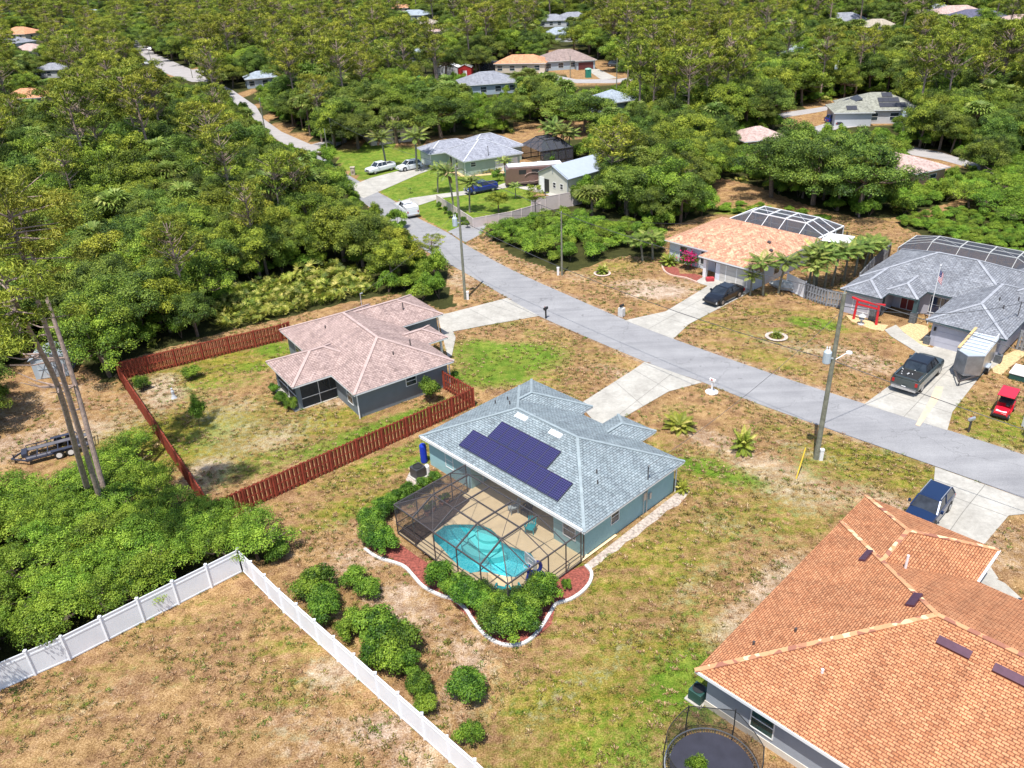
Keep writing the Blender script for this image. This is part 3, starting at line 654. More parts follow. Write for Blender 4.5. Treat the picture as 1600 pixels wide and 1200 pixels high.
def on_slope(rf, x, y, dx, dy, L, Wd, z, nrm, th, mat, name):
    """slab lying on a roof slope, centre (x,y,z), half axes along eave (dx,dy)"""
    n = np.array(nrm, float); n /= np.linalg.norm(n); e = np.array([dx, dy, 0.0]); s = np.cross(n, e); c = np.array([x, y, z])
    mb = MB(); P = [c+e*i*L/2+s*j*Wd/2+n*k*th for k in (-.2, 1) for i, j in ((-1, -1), (1, -1), (1, 1), (-1, 1))]
    mb.v = [tuple(p) for p in P]; mb.f = [(3, 2, 1, 0), (4, 5, 6, 7), (0, 1, 5, 4), (1, 2, 6, 5), (2, 3, 7, 6), (3, 0, 4, 7)]
    return mb.build(name, mat, rf)

# ---- blue house
BW = pm('pale_blue_stucco', (.3, .5, .53), .85, .06, 1.2, bmp=.1)
BR = shingle('pale_blue_grey_shingle', (.32, .37, .39), (.26, .31, .33), (.1, .13, .15), .34, .17)
BC = pm('pale_ridge_shingle', (.28, .33, .35), .9, .15, 2)
BO = (4.07, 38.9); BA = 42.9
h, rf = house('pale blue house with rooftop solar panels and a screened pool', BO, BA, [(0, 10.65, 0, 16.55), (2.5, 12.1, 9.75, 16.55), (5.5, 12.5, 3.9, 7.5)], BW, BR, BC,
    capw=.2, wallrects=[(3.6, 10.15, .5, 16.05), (.5, 4, .5, 3.1), (.5, 4, 11.3, 16.05), (4, 11.6, 10.25, 16.05), (6, 11.0, 4.4, 7.0)])
BLUEH = h
MB().box(.62, .9, 3.1, 11.3, 2.25, 2.45).build('lanai_beam', WHITE, h)
MB().box(.0, .16, .2, 16.4, 2.58, 2.66).build('gutter', WHITE, h)
win(h, 3.6, .5, 0, -1, .75, 1.0, 1.1); win(h, .5, 1.7, -1, 0, 1.0, 1.1, 1.0)
win(h, .5, 13.7, -1, 0, .8, 1.3, .8); win(h, 3.6, 10.4, -1, 0, .5, 1.7, .4, mull=''); win(h, 3.6, 9.3, -1, 0, 1.0, 2.0, .05, mull='', name='door')
win(h, 3.6, 5.8, -1, 0, 3.2, 2.1, .05, mull='v', name='sliding_door'); win(h, 2.0, 11.3, 0, -1, .8, 2.0, .05, mull='', name='door')
win(h, 11.6, 13.2, 1, 0, 1.2, 1.2, 1.0)
garage_door(h, 11.61, 13.0, 1, 0, 4.9, 2.15, WHITE)
mt = MB().box(6.55, 6.85, .38, .5, 1.2, 1.8).box(7.2, 7.4, .36, .5, 1.0, 1.5).cyl((6.95, .42, 0), (6.95, .42, 2.5), .04, n=6).cyl((6.6, .42, 0), (6.6, .42, 1.2), .03, n=6)
mt.build('electric_meter', STEEL, h)
MB().cyl((6.95, .42, 2.5), (6.95, .42, 3.9), .05, n=8).cyl((6.95, .42, 3.85), (6.85, .3, 4.0), .08, n=8).build('service_mast', pm('dark_steel', (.12, .13, .14), .5), h)
pipe(h, 10.3, .42, 0, 2.5); pipe(h, .4, .4, 0, 2.5, .05, DARKM)
k_ = math.sqrt(1+.4167**2); SN = (-.4167, 0, 1)
m, t, b = NM('solar_cells'); b.inputs['Roughness'].default_value = .3; b.inputs['Coat Weight'].default_value = .2; b.inputs['Specular IOR Level'].default_value = .35
br = nd(t, 'ShaderNodeTexBrick'); br.offset = 0; t.links.new(coord(t, 'UV'), br.inputs['Vector'])
for n_, v_ in (('Color1', (.01, .011, .05, 1)), ('Color2', (.02, .01, .07, 1)), ('Mortar', (.085, .09, .2, 1))): br.inputs[n_].default_value = v_
br.inputs['Scale'].default_value = 1; br.inputs['Brick Width'].default_value = .166; br.inputs['Row Height'].default_value = .166; br.inputs['Mortar Size'].default_value = .014
t.links.new(br.outputs[0], b.inputs['Base Color'])
PV = m; PVF = pm('panel_frame', (.05, .05, .06), .4, .1)
def pv(rf, x, y, ey, w, l, base, pitch, flip=1, name='solar_panel'):
    """panel centre (x,y) on a slope rising along +x*flip from base line x=0 of that slope"""
    z = base; n = np.array([-pitch*flip, 0, 1.0]); n /= np.linalg.norm(n); e = np.array([0, 1.0, 0]); s = np.cross(e, n); c = np.array([x, y, z])+n*.12
    fr = MB(); P = [c+e*i*w/2+s*j*l/2+n*k*.04 for k in (-1, 0) for i, j in ((-1, -1), (1, -1), (1, 1), (-1, 1))]
    fr.v = [tuple(p) for p in P]; fr.f = [(3, 2, 1, 0), (4, 5, 6, 7), (0, 1, 5, 4), (1, 2, 6, 5), (2, 3, 7, 6), (3, 0, 4, 7)]
    f = fr.build(name, PVF, rf)
    mb = MB(); q = [c+e*i*(w/2-.025)+s*j*(l/2-.025)+n*.006 for i, j in ((-1, -1), (1, -1), (1, 1), (-1, 1))]
    mb.face(q, [(0, 0), (w, 0), (w, l), (0, l)]); mb.build('cells', PV, f)
for k in range(10): pv(rf, .85+.74, 3.0+.49+k*.985, 0, .98, 1.635, 2.6+(.85+.74)*.4167, .4167)
for k in range(6): pv(rf, .85+.74+1.52, 5.45+.49+k*.985, 0, .98, 1.635, 2.6+(3.11)*.4167, .4167)
for y_ in (6.9, 10.3): on_slope(rf, 4.82, y_, 0, 1, 1.1, .42, 2.6+4.82*.4167, SN, .12, WHITE, 'ridge_vent')
for x_, y_ in ((4.2, 2.6), (3.6, 2.0), (6.5, 15.0), (7.2, 14.3), (6.2, 13.0)): MB().cyl((x_, y_, 2.7), (x_, y_, 2.6+min(x_, 10.65-x_, y_, 16.55-y_)*.4167+.3), .05, n=8).build('vent_pipe', DARKM, rf)

# ---- brown-roof grey house
GW = pm('slate_grey_stucco', (.17, .2, .225), .85, .06, 1.2, bmp=.1)
RR = shingle('rosy_brown_shingle', (.5, .37, .33), (.4, .29, .26), (.24, .165, .15), .4, .19)
RC = pm('rosy_ridge', (.46, .34, .31), .9, .15, 2)
h, rf = house('slate grey house with rosy brown shingle roof inside the red fence', (-13.15, 57.88), 34.2, [(0, 9.8, 0, 16.9), (-3.55, 4, 4.6, 10.9), (3, 14.4, 9.6, 16.3), (5, 11.9, 4.6, 8.1)], GW, RR, RC,
    wallrects=[(.5, 9.3, .5, 16.4), (4, 13.9, 10.1, 15.8)], inset=.5)
g = MB().box(-3.05, -2.75, 5.1, 5.6, 0, 2.45).box(-3.05, -2.75, 10.0, 10.4, 0, 2.45).box(-3.05, .5, 5.1, 5.25, 2.2, 2.45).box(-3.05, -2.9, 5.6, 10, 2.2, 2.45); g.build('porch_post', GW, h)
PSC = screen('porch_screen', (.03, .035, .04), .72)
s = MB(); s.face([(-2.75, 5.15, 0), (.5, 5.15, 0), (.5, 5.15, 2.2), (-2.75, 5.15, 2.2)]); s.face([(-2.95, 5.6, 0), (-2.95, 10, 0), (-2.95, 10, 2.2), (-2.95, 5.6, 2.2)]); s.build('porch_screen', PSC, h)
s = MB().bar((-2.75, 5.15, .95), (.5, 5.15, .95), .06).bar((-2.95, 5.6, .95), (-2.95, 10, .95), .06).bar((-1.1, 5.15, 0), (-1.1, 5.15, 2.2), .05).bar((-2.95, 7.8, 0), (-2.95, 7.8, 2.2), .05); s.build('screen_rail', WHITE, h)
MB().box(-3.6, .5, 5.0, 10.6, -.1, .06).build('porch_floor', CONC, h)
win(h, .5, 2.2, -1, 0, 1.0, 1.5, .7); win(h, .5, 13.6, -1, 0, 1.6, 1.4, .8); win(h, 5.6, .5, 0, -1, .95, .8, 1.45)
win(h, .5, 8, -1, 0, 2.6, 2.0, .05, mull='v', name='sliding_door'); win(h, 9.3, 6.2, 1, 0, 1.0, 2.1, .05, mull='', name='front_door')
garage_door(h, 13.91, 13, 1, 0, 4.8, 2.1, WHITE)
for y_ in (5.1, 7.6): MB().cyl((11.4, y_, 0), (11.4, y_, 2.45), .13, n=10).build('porch_column', WHITE, h)
pipe(h, .38, .38, 0, 2.5, .06); pipe(h, 9.45, .4, 0, 2.5, .05); pipe(h, 14.0, 10.0, 0, 2.5, .05)
MB().cyl((8.5, 15.8, 2.6), (8.5, 15.8, 4.5), .04, n=8).cyl((8.5, 15.8, 4.45), (8.7, 15.6, 4.55), .06, n=8).build('service_mast', STEEL, h)
for x_, y_ in ((5.2, 2.6), (7.3, 3.3), (11, 11.5), (2.8, 11.7)): MB().cyl((x_, y_, 2.7), (x_, y_, 2.6+min(x_, y_, 3.0 if x_ > 10 else 9)*.4167+.28), .06, n=8).build('vent_pipe', DARKM, rf)

# ---- orange-roof house bottom right
OW = pm('blue_grey_stucco', (.3, .33, .38), .85, .06, 1.2, bmp=.1); OB = pm('cream_base_strip', (.6, .55, .48), .85, .08)
OR_ = shingle('orange_shingle', (.66, .32, .16), (.53, .225, .105), (.2, .068, .036), .3, .145, .5, (.88, 1.08))
OC = shingle('orange_ridge', (.78, .47, .27), (.86, .66, .42), (.3, .14, .09), .3, .3)
ORC, t, b = NM('orange_ridge_cap'); b.inputs['Roughness'].default_value = .9
vv = nd(t, 'ShaderNodeTexVoronoi'); vv.inputs['Scale'].default_value = 2.6; t.links.new(geopos(t), vv.inputs['Vector']); sp_ = t.nodes.new('ShaderNodeSeparateColor'); t.links.new(vv.outputs['Color'], sp_.inputs[0])
t.links.new(ramp(t, sp_.outputs[0], [(.2, (.34, .14, .09)), (.3, (.58, .28, .14)), (.8, (.64, .33, .165)), (.86, (.82, .58, .34))]), b.inputs['Base Color'])
h, rf = house('grey house with large orange shingle roof at the lower right', (8.48, 27.88), 43.7, [(0, 15.95, -25, 0), (6, 19.5, -7.85, 0), (10, 18.5, -25, -10.1)], OW, OR_, ORC, pitch=.42)
MB().box(.46, .5, -24.5, -.46, -.1, .42).build('base_strip', OB, h)  # cream strip along the foot of the rear wall
MB().box(.0, .1, -25, -.0, 2.44, 2.62).build('gutter', WHITE, h)
win(h, .5, -3.6, -1, 0, 1.15, 1.35, .75, glassm('dark_teal_glass', (.01, .04, .04))); win(h, .5, -9.7, -1, 0, 1.15, 1.35, .75); win(h, .5, -15, -1, 0, 1.8, 1.35, .75)
VP = pm('plum_metal_vent', (.1, .045, .07), .35, .15, 3, metal=.3)
for x_, y_ in ((6.9, -9.2), (6.9, -11.6)): on_slope(rf, x_, y_, 0, 1, 1.45, .42, 2.6+x_*.42, (-.42, 0, 1), .13, VP, 'ridge_vent')
on_slope(rf, 8.8, -6.7, 1, 0, 1.1, .42, 2.6+6.7*.42, (0, .42, 1), .13, VP, 'ridge_vent'); on_slope(rf, 12.3, -3.0, 1, 0, 1.1, .36, 2.6+3.0*.42, (0, .42, 1), .13, VP, 'ridge_vent')
for x_, y_, m_ in ((3.0, -5.0, WHITE), (4.6, -2.8, DARKM), (12.6, -5.0, WHITE), (2.9, -1.5, DARKM)): MB().cyl((x_, y_, 2.7), (x_, y_, 2.6+min(x_, -y_)*.42+.22), .07, n=10).build('vent_pipe', m_, rf)
garage_door(h, 19.01, -4, 1, 0, 4.9, 2.15, WHITE)
MB().box(15.9, 19.52, -7.99, -7.86, 2.46, 2.6).build('gutter', WHITE, h)

# ---- peach-roof white house
PW = pm('pale_blue_white_stucco', (.62, .67, .74), .85, .05, 1.2)
PR = shingle('peach_blend_shingle', (.72, .42, .28), (.6, .33, .22), (.38, .2, .13), .42, .2, .5, (.92, 1.08))
m_, t_, b_ = PR, PR.node_tree, PR.node_tree.nodes['Principled BSDF']
src = b_.inputs['Base Color'].links[0].from_socket
vv = nd(t_, 'ShaderNodeTexVoronoi'); vv.inputs['Scale'].default_value = 3.2; t_.links.new(coord(t_, 'UV'), vv.inputs['Vector'])
t_.links.new(mixc(t_, .85, src, ramp(t_, vv.outputs['Color'], [(.25, (.82, .72, .68)), (.6, (1, .98, .95)), (.85, (1.25, 1.4, 1.3))]), 'MULTIPLY'), b_.inputs['Base Color'])
PO = U(1038, 374, 2.6); PA = -48.5
h, rf = house('white house with blended peach shingle roof and white framed cage', PO, PA, [(0, 14.1, 0, 12.2), (6.5, 14.1, -2.05, 9)], PW, PR, None, pitch=.36,
    wallrects=[(.5, 13.6, .5, 11.7), (8.6, 13.6, -1.5, 4)])
MB().box(6.95, 7.35, -1.6, -1.2, 0, 2.45).box(6.9, 14, -1.58, -1.4, 2.2, 2.45).build('porch_column', WHITE, h)
win(h, 2.6, .5, 0, -1, 1.0, 1.4, .7); win(h, 5.6, .5, 0, -1, .9, 1.5, .6); win(h, 7.7, .5, 0, -1, .95, 2.05, .05, mull='', name='front_door')
garage_door(h, 11.4, -1.51, 0, -1, 4.4, 2.1, pm('screen_garage_door', (.5, .48, .45), .6, .08)); win(h, 13.6, 3.2, 1, 0, 1.1, 1.4, .7); win(h, 13.6, 8, 1, 0, 1.1, 1.4, .7)
for x_ in (10.0, 11.4, 12.8): MB().box(x_-.04, x_+.04, -1.56, -1.54, 0, 2.1).build('garage_door_rail', WHITE, h)
for x_, y_ in ((11.5, 4.5), (12.6, 3.2)): on_slope(rf, x_, y_, 0, 1, .35, .35, 2.6+(14.1-x_)*.36, (.36, 0, 1), .2, DARKM, 'roof_vent')

# ---- grey-roof house on the right
LW = pm('lavender_grey_stucco', (.42, .42, .48), .85, .05, 1.2); TW = pm('dark_teal_trim', (.05, .09, .1), .7, .1)
GR = shingle('mottled_grey_shingle', (.31, .32, .345), (.22, .23, .255), (.11, .12, .135), .42, .2, .5, (.8, 1.15))
h, rf = house('grey house with mottled grey roof and red gate in front', (43.76, 62.6), 134.5, [(1.2, 16.1, -18, -6.9), (0, 6.8, -13, 0), (9.2, 12.7, -12, -4.3), (12.0, 16.1, -12, -2.4), (-7, 4.5, -20, -7.2)], LW, GR, pm('grey_ridge', (.33, .34, .37), .9, .2, 2), trim=TW,
    wallrects=[(1.7, 15.6, -17.5, -7.4), (.5, 6.3, -12.5, -.5), (12.5, 15.6, -11.5, -2.9), (-6.5, 4, -19.5, -7.7)])
ST = pm('dark_stacked_stone', (.11, .12, .13), .9, .45, 6, bmp=.8)
MB().box(12.3, 12.9, -4.9, -4.3, 0, 1.1).box(9.0, 9.6, -4.9, -4.3, 0, 1.1).box(6.2, 6.75, -.85, -.35, 0, .8).box(.05, .6, -.85, -.35, 0, .8).box(12.3, 12.9, -3.1, -2.5, 0, 1.1).build('stone_base', ST, h)
for x_ in (12.4, 9.1): MB().box(x_, x_+.4, -4.8, -4.4, 1.1, 2.45).build('porch_column', TW, h)
win(h, 11, -7.4, 0, 1, 1.3, 2.05, .05, pm('red_door', (.2, .03, .03), .5), mull='v', name='front_door')
win(h, 7.9, -7.4, 0, 1, 1.9, 1.7, .4, glassm('arched_glass', (.02, .03, .06)), mull='hv'); win(h, 14, -2.9, 0, 1, 1.6, 1.5, .5)
# arched head of the big window
ar = MB(); 
for k in range(8):
    a0, a1 = pi*k/8, pi*(k+1)/8
    ar.bar((7.9+1.0*cos(a0), -7.36, 2.1+.28*sin(a0)), (7.9+1.0*cos(a1), -7.36, 2.1+.28*sin(a1)), .08)
ar.build('window_arch', WHITE, h)
garage_door(h, 3.4, -.5, 0, 1, 4.9, 2.15, pm('grey_door_paint', (.46, .46, .53), .6, .05))
for x_ in (.9, 6.0): MB().box(x_-.08, x_+.08, -.5, -.3, 1.6, 1.95).build('wall_lamp', BLACK, h)
MB().cyl((.6, -5, 3), (.6, -5, 4.4), .04, n=6).cyl((.4, -5.1, 4.4), (.8, -4.9, 4.4), .03, n=6).build('antenna', DARKM, rf)
for x_, y_ in ((2.6, -6), (1.9, -5.0), (1.5, -8.3)): MB().cyl((x_, y_, 3), (x_, y_, 2.6+x_*.4167+.35), .06, n=8).build('vent_pipe', DARKM, rf)

# ---- pale green house
GNW = pm('sage_green_stucco', (.36, .45, .4), .85, .05, 1.2); LG = shingle('light_grey_shingle', (.37, .38, .43), (.31, .32, .37), (.24, .25, .29), .5, .25, .5, (.92, 1.06))
h, rf = house('sage green house with light grey roof behind the mowed lawns', (-6.66, 138.96), 24, [(0, 11.5, 0, 10.5), (3, 14.5, 5.5, 15), (-3.1, 7, 8.8, 15.5)], GNW, LG, pm('light_ridge', (.5, .51, .55), .9, .08), trim=pm('pale_trim', (.6, .63, .64), .6), pitch=.42, ze=2.7)
win(h, 2.0, .5, 0, -1, .9, .7, 1.5); win(h, 7, .5, 0, -1, 1.5, 2.0, .05, WHITE, mull='v', name='sliding_door'); win(h, 9.9, .5, 0, -1, 1.2, 1.6, .4, WHITE)
win(h, .5, 4.5, -1, 0, 1.0, 1.5, .6); win(h, .5, 7.2, -1, 0, 1.0, 2.1, .05, BLACK, mull='', name='front_door'); pipe(h, .4, .4, 0, 2.6, .06); pipe(h, -2.7, 9.2, 0, 2.6, .06)
garage_door(h, -2.61, 12.2, -1, 0, 4.8, 2.1, WHITE)
MB().cyl((5.0, .6, 2.7), (5.0, .6, 4.5), .05, n=6).cyl((5.0, .6, 4.45), (4.8, .4, 4.6), .07, n=6).build('service_mast', DARKM, h)

# ---- metal barn
BW1 = pm('pale_barn_metal', (.56, .55, .48), .6, .05, 1); BW2 = pm('grey_barn_gable', (.33, .37, .38), .6, .05, 1); BRF = pm('pale_blue_metal_roof', (.4, .45, .53), .4, .05, 1.5)
bo = U(887, 308); be = U(842, 297); ba = math.atan2(be[1]-bo[1], be[0]-bo[0]); bw = math.hypot(be[0]-bo[0], be[1]-bo[1])
h = empty('barn', bo, ba, 'pale metal barn with light blue roof beside the motorhome', 'barn')
Lb, ev, ap = 14.0, 2.95, 4.45
w_ = MB().box(0, bw, -Lb, 0, 0, ev); w_.face([(0, -.0, ev), (bw, 0, ev), (bw/2, 0, ap)][::-1]); w_.face([(0, -Lb, ev), (bw, -Lb, ev), (bw/2, -Lb, ap)]); w_.build('wall', BW1, h)
r_ = MB()
for s_, xa in ((1, -.25), (-1, bw+.25)):
    zz = ev-.12; P = [(xa, .25, zz), (bw/2, .25, ap+.02), (bw/2, -Lb-.25, ap+.02), (xa, -Lb-.25, zz)]
    r_.face(P if s_ < 0 else P[::-1]); r_.face([(p[0], p[1], p[2]-.08) for p in (P[::-1] if s_ < 0 else P)])
r_.build('roof', BRF, h)
for k in range(14): pass
MB().box(4.1, 5.1, .01, .06, .02, 2.1).build('door', BLACK, h)
MB().box(5.15, 6.2, .02, .1, .02, 2.3, rz=0).build('door_panel', WHITE, h)
for x_ in (1.3, 2.9): win(h, x_, 0, 0, 1, .55, .8, 1.0, BLACK, mull='h')
tr_ = MB().bar((bw, .02, ev), (bw/2, .02, ap), .14).bar((0, .02, ev), (bw/2, .02, ap), .14).bar((0, .02, 0), (0, .02, ev), .12).bar((bw/2, .03, ap-.2), (bw/2, .03, ap-1.2), .12); tr_.build('trim', BW2, h)

# ---- houses farther away
def farhouse(label, px, py, w, d, ang, roof, wall, wings=None, pitch=.42, ze=2.8, cage=None):
    x, y = U(px, py); c, s = cos(RD(ang)), sin(RD(ang)); o = (x-c*w/2+s*0, y-s*w/2)
    rects = [(0, w, 0, d)]+(wings or [])
    h, rf = house(label, o, ang, rects, wall, roof, None, ze, pitch, .5)
    for k in range(max(2, int(w/4))): win(h, 2+k*4.0 if 2+k*4 < w-1 else w-2, .5, 0, -1, 1.6, 1.4, .7)
    for k in range(2): win(h, w-.5, d*.3+k*d*.4, 1, 0, 1.4, 1.4, .7)
    return h, rf
def rm(n, c): return shingle(n, c, tuple(x*.85 for x in c), tuple(x*.6 for x in c), .6, .3)
R_OR = rm('far_orange_tile', (.72, .36, .2)); R_PK = rm('far_pink_tile', (.62, .45, .4)); R_GY = rm('far_grey_roof', (.33, .34, .38)); R_LB = rm('far_light_blue_roof', (.4, .46, .52)); R_BR = rm('far_brown_roof', (.38, .29, .26)); R_DK = rm('far_dark_roof', (.15, .15, .22)); R_TN = rm('far_tan_roof', (.5, .44, .35))
WW = pm('far_white_wall', (.5, .51, .53), .8, .05); WB = pm('far_blue_wall', (.35, .42, .48), .8, .05); WC = pm('far_cream_wall', (.62, .52, .42), .8, .05); WT = pm('far_tan_wall', (.52, .33, .2), .8, .08)
FH = []
def fh(*a, **k): r = farhouse(*a, **k); FH.append(r[0]); return r
fh('brown roofed house with a maroon garage door near the green toilet', 889, 109, 17, 13, 8, R_BR, WB, [(10, 17, -2.5, 6)])
garage_door(FH[-1], 13.5, -2.01, 0, -1, 4.8, 2.2, pm('maroon_door', (.12, .03, .03), .6))
fh('low terracotta roofed house beside the brown roofed house', 812, 114, 17, 10, -14, R_OR, WC)
hh, rf_ = fh('slate blue house with grey roof in front of the red shed', 768, 148, 16, 12, 10, R_GY, WB)
fh('small pale blue roofed house deep in the trees', 670, 97, 13, 10, 14, R_LB, WW, [(2, 7, -2.5, 5)])
fh('white vaulted roof house beyond the brown roofed house', 874, 66, 17, 12, -12, R_LB, WW)
fh('orange tiled house at the far left edge', 18, 62, 22, 16, -20, R_OR, WC)
fh('house with flat grey roof at the far left edge', 10, 77, 17, 12, -25, R_GY, WW)
fh('pink and white roofed house at the far left', 34, 90, 16, 12, -25, R_PK, WC)
fh('white house with dark window among left trees', 77, 122, 12, 9, -10, R_GY, WW)
fh('orange tiled house among the left trees', 37, 170, 13, 10, 5, R_OR, WC)
fh('pale pink roofed house above the far left street', 215, 32, 16, 11, 0, R_PK, WW)
fh('white roofed house at the top left', 140, 27, 18, 12, -10, R_LB, WW)
fh('orange roofed house at the top centre', 621, 20, 16, 12, -10, R_OR, WC)
fh('grey blue roofed house beside the orange one at top centre', 640, 32, 20, 12, -25, R_LB, WW)
fh('tan gabled house behind the pink roofed one', 664, 46, 12, 10, -5, R_TN, WC)
fh('pink roofed house with cream walls at top centre', 677, 60, 14, 10, 5, R_PK, WC)
fh('white and blue house right of the pink roofed one', 699, 56, 11, 9, 12, R_LB, WW)
fh('blue grey roofed house behind the white vaulted one', 858, 42, 18, 12, -10, R_GY, WW); fh('slate roofed house partly behind a round tree', 898, 38, 18, 12, 5, R_GY, WB)
fh('orange roof peeking out left of the road woods', 437, 80, 13, 10, 10, R_OR, WC); fh('pink roof peeking out at the top', 551, 46, 15, 10, 5, R_PK, WC)
fh('lilac grey roofed house at the upper right', 1321, 44, 20, 13, -8, R_GY, WW); fh('grey domed roof house at the upper right', 1371, 54, 15, 11, -15, R_TN, WW)
fh('bright white house at the top right', 1376, 24, 13, 9, -20, R_LB, WW); fh('pink tiled house at the far right top', 1500, 32, 21, 13, -8, R_PK, WW); fh('dark roofed white house at the far right top', 1531, 38, 21, 12, -8, R_DK, WW)
fh('grey roofed house left of the pink tiled one', 1466, 26, 14, 10, -15, R_GY, WW); fh('white house hidden by pines at the upper right', 1243, 97, 15, 8, 5, R_LB, WW)
fh('white house glimpsed above the right palms', 1418, 80, 7, 6, 5, R_LB, WW); fh('grey roof among the upper centre trees', 1022, 58, 12, 9, -10, R_GY, WW)
fh('pink roofed house at the right edge of the top woods', 1594, 46, 14, 10, -10, R_PK, WW)
fh('pale blue house beside the left roadside', 411, 137, 10, 8, 20, R_LB, WB)
fh('light blue roof showing between the oaks', 976, 178, 10, 10, 30, R_LB, WB)
fh('pink roof behind the lawn oaks', 622, 224, 12, 9, 20, R_PK, WC)
# solar house on the right
hh, rf_ = fh('small grey roofed house with dark solar panels on the right', 1376, 194, 15, 12, -10, rm('olive_grey_roof', (.36, .36, .3)), WW, [(-2.5, 5.5, -2.5, 7)])
for x0_, x1_, y_ in ((7.5, 13, 1.6), (7.5, 12, 3.3), (8.5, 11, 5.0)):
    n_ = int((x1_-x0_)/1.0)
    for k in range(n_): on_slope(rf_, x0_+k*1.03, y_, 1, 0, 1.0, 1.6, 2.8+y_*.42, (0, -.42, 1), .1, PVF, 'solar_panel')
for k in range(10): on_slope(rf_, 1.6+1.65*(k//5), 3.5+(k % 5)*1.03, 0, 1, 1.0, 1.6, 2.8+(1.6+1.65*(k//5))*.42, (-.42, 0, 1), .1, PVF, 'solar_panel')
for k in range(2): on_slope(rf_, .6+k*1.03, -1.0, 1, 0, 1.0, 1.5, 2.8+1.5*.42, (0, -.42, 1), .1, PVF, 'solar_panel')
# pink-roof house behind the right oaks
a_, b__ = U(1431, 272, 2.8), U(1486, 260, 2.8); x_ = math.atan2(b__[1]-a_[1], b__[0]-a_[0]); L_ = math.hypot(b__[0]-a_[0], b__[1]-a_[1])
h, rf = house('pink roofed tan house half hidden by the spreading oaks', a_, math.degrees(x_), [(0, L_, 0, 13), (-9, 5, 3, 12)], WT, R_PK, None, 2.8, .36); win(h, L_*.6, .5, 0, -1, 1.4, 1.2, .8)
fh('pink roofed house glimpsed left of the spreading oaks', 1197, 243, 9, 8, 12, R_PK, WT)
# ---------------------------------------------------------------- pool, deck and cages
def L2W(o, ang, x, y): c, s = cos(RD(ang)), sin(RD(ang)); return (o[0]+c*x-s*y, o[1]+s*x+c*y)
def W2L(o, ang, p): c, s = cos(RD(ang)), sin(RD(ang)); dx, dy = p[0]-o[0], p[1]-o[1]; return (dx*c+dy*s, -dx*s+dy*c)
PDK = pm('tan_pool_deck', (.78, .6, .36), .85, .07, 1.5, bmp=.1)
pool = [(673,839),(677,832),(685.5,826),(693,820),(708,817.3),(735,817.5),(757,820),(769,825),(777,832),(786,845),(796,851),(815,857.5),(832,863),(838,872),(836,884),(829,893),(820,900),(806,904.5),(790,903.5),(768,898),(750,896),(734,898),(717,889),(700,872),(686,856),(676,847)]
PL = [W2L(BO, BA, U(x, y, .1)) for x, y in pool]
cx_, cy_ = np.mean([p[0] for p in PL]), np.mean([p[1] for p in PL])
pl = empty('pool', (BO[0], BO[1], 0), RD(BA), 'turquoise freeform swimming pool under the dark screened cage', 'swimming pool')
# deck with the pool cut out: outer rectangle ring joined to pool outline by radial quads
mb = MB(); N = len(PL); out = []
XO0, XO1, YO0, YO1 = -6.3, 3.6, .25, 11.35
for (x, y) in PL:
    dx, dy = x-cx_, y-cy_; tt = []
    if dx: tt += [((XO1 if dx > 0 else XO0)-cx_)/dx]
    if dy: tt += [((YO1 if dy > 0 else YO0)-cy_)/dy]
    q = min(tt); out.append((cx_+dx*q, cy_+dy*q))
def side(p): return 0 if abs(p[0]-XO0) < 1e-4 else 1 if abs(p[1]-YO0) < 1e-4 else 2 if abs(p[0]-XO1) < 1e-4 else 3
corner = {frozenset((0, 3)): (XO0, YO1), frozenset((0, 1)): (XO0, YO0), frozenset((1, 2)): (XO1, YO0), frozenset((2, 3)): (XO1, YO1)}
for i_ in range(N):
    j_ = (i_+1) % N; a, b_ = PL[i_], PL[j_]; A, B = out[i_], out[j_]; P = [(*a, .1), (*b_, .1), (*B, .1)]
    if side(A) != side(B):
        cc = corner.get(frozenset((side(A), side(B))));
        if cc: P.append((*cc, .1))
    P.append((*A, .1)); ar = sum(P[k][0]*P[(k+1) % len(P)][1]-P[(k+1) % len(P)][0]*P[k][1] for k in range(len(P))); mb.face(P if ar > 0 else P[::-1])
dk = mb.build('pool_deck', PDK, None); dk.location = (BO[0], BO[1], 0); dk.rotation_euler = (0, 0, RD(BA)); tag(dk, kind='structure')
m, t, b = NM('pool_plaster_caustics'); g = geopos(t); vo = nd(t, 'ShaderNodeTexVoronoi', feature='DISTANCE_TO_EDGE'); vo.inputs['Scale'].default_value = 5
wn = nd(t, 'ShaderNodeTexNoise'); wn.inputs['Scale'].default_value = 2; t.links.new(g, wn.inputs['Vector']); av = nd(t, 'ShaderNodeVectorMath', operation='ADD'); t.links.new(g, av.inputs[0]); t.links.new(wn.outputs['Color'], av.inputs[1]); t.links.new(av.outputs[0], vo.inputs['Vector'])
t.links.new(ramp(t, vo.outputs['Distance'], [(0, (.55, .9, .92)), (.1, (.16, .68, .75)), (.5, (.08, .56, .64))]), b.inputs['Base Color']); PPL = m  # caustic light lines painted into the turquoise plaster colour
bas = MB(); n_ = N
for i_ in range(N):
    j_ = (i_+1) % N; bas.face([(*PL[i_], .1), (*PL[i_], -1.3), (*PL[j_], -1.3), (*PL[j_], .1)])
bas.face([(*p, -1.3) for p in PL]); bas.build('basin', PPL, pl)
cp = MB()
for i_ in range(N):
    a = np.array((*PL[i_], .105)); b_ = np.array((*PL[(i_+1) % N], .105)); cp.bar(a, b_, .28, .04)
cp.build('coping', PDK, pl)
stp = MB(); sc_ = W2L(BO, BA, U(766, 824, .1))
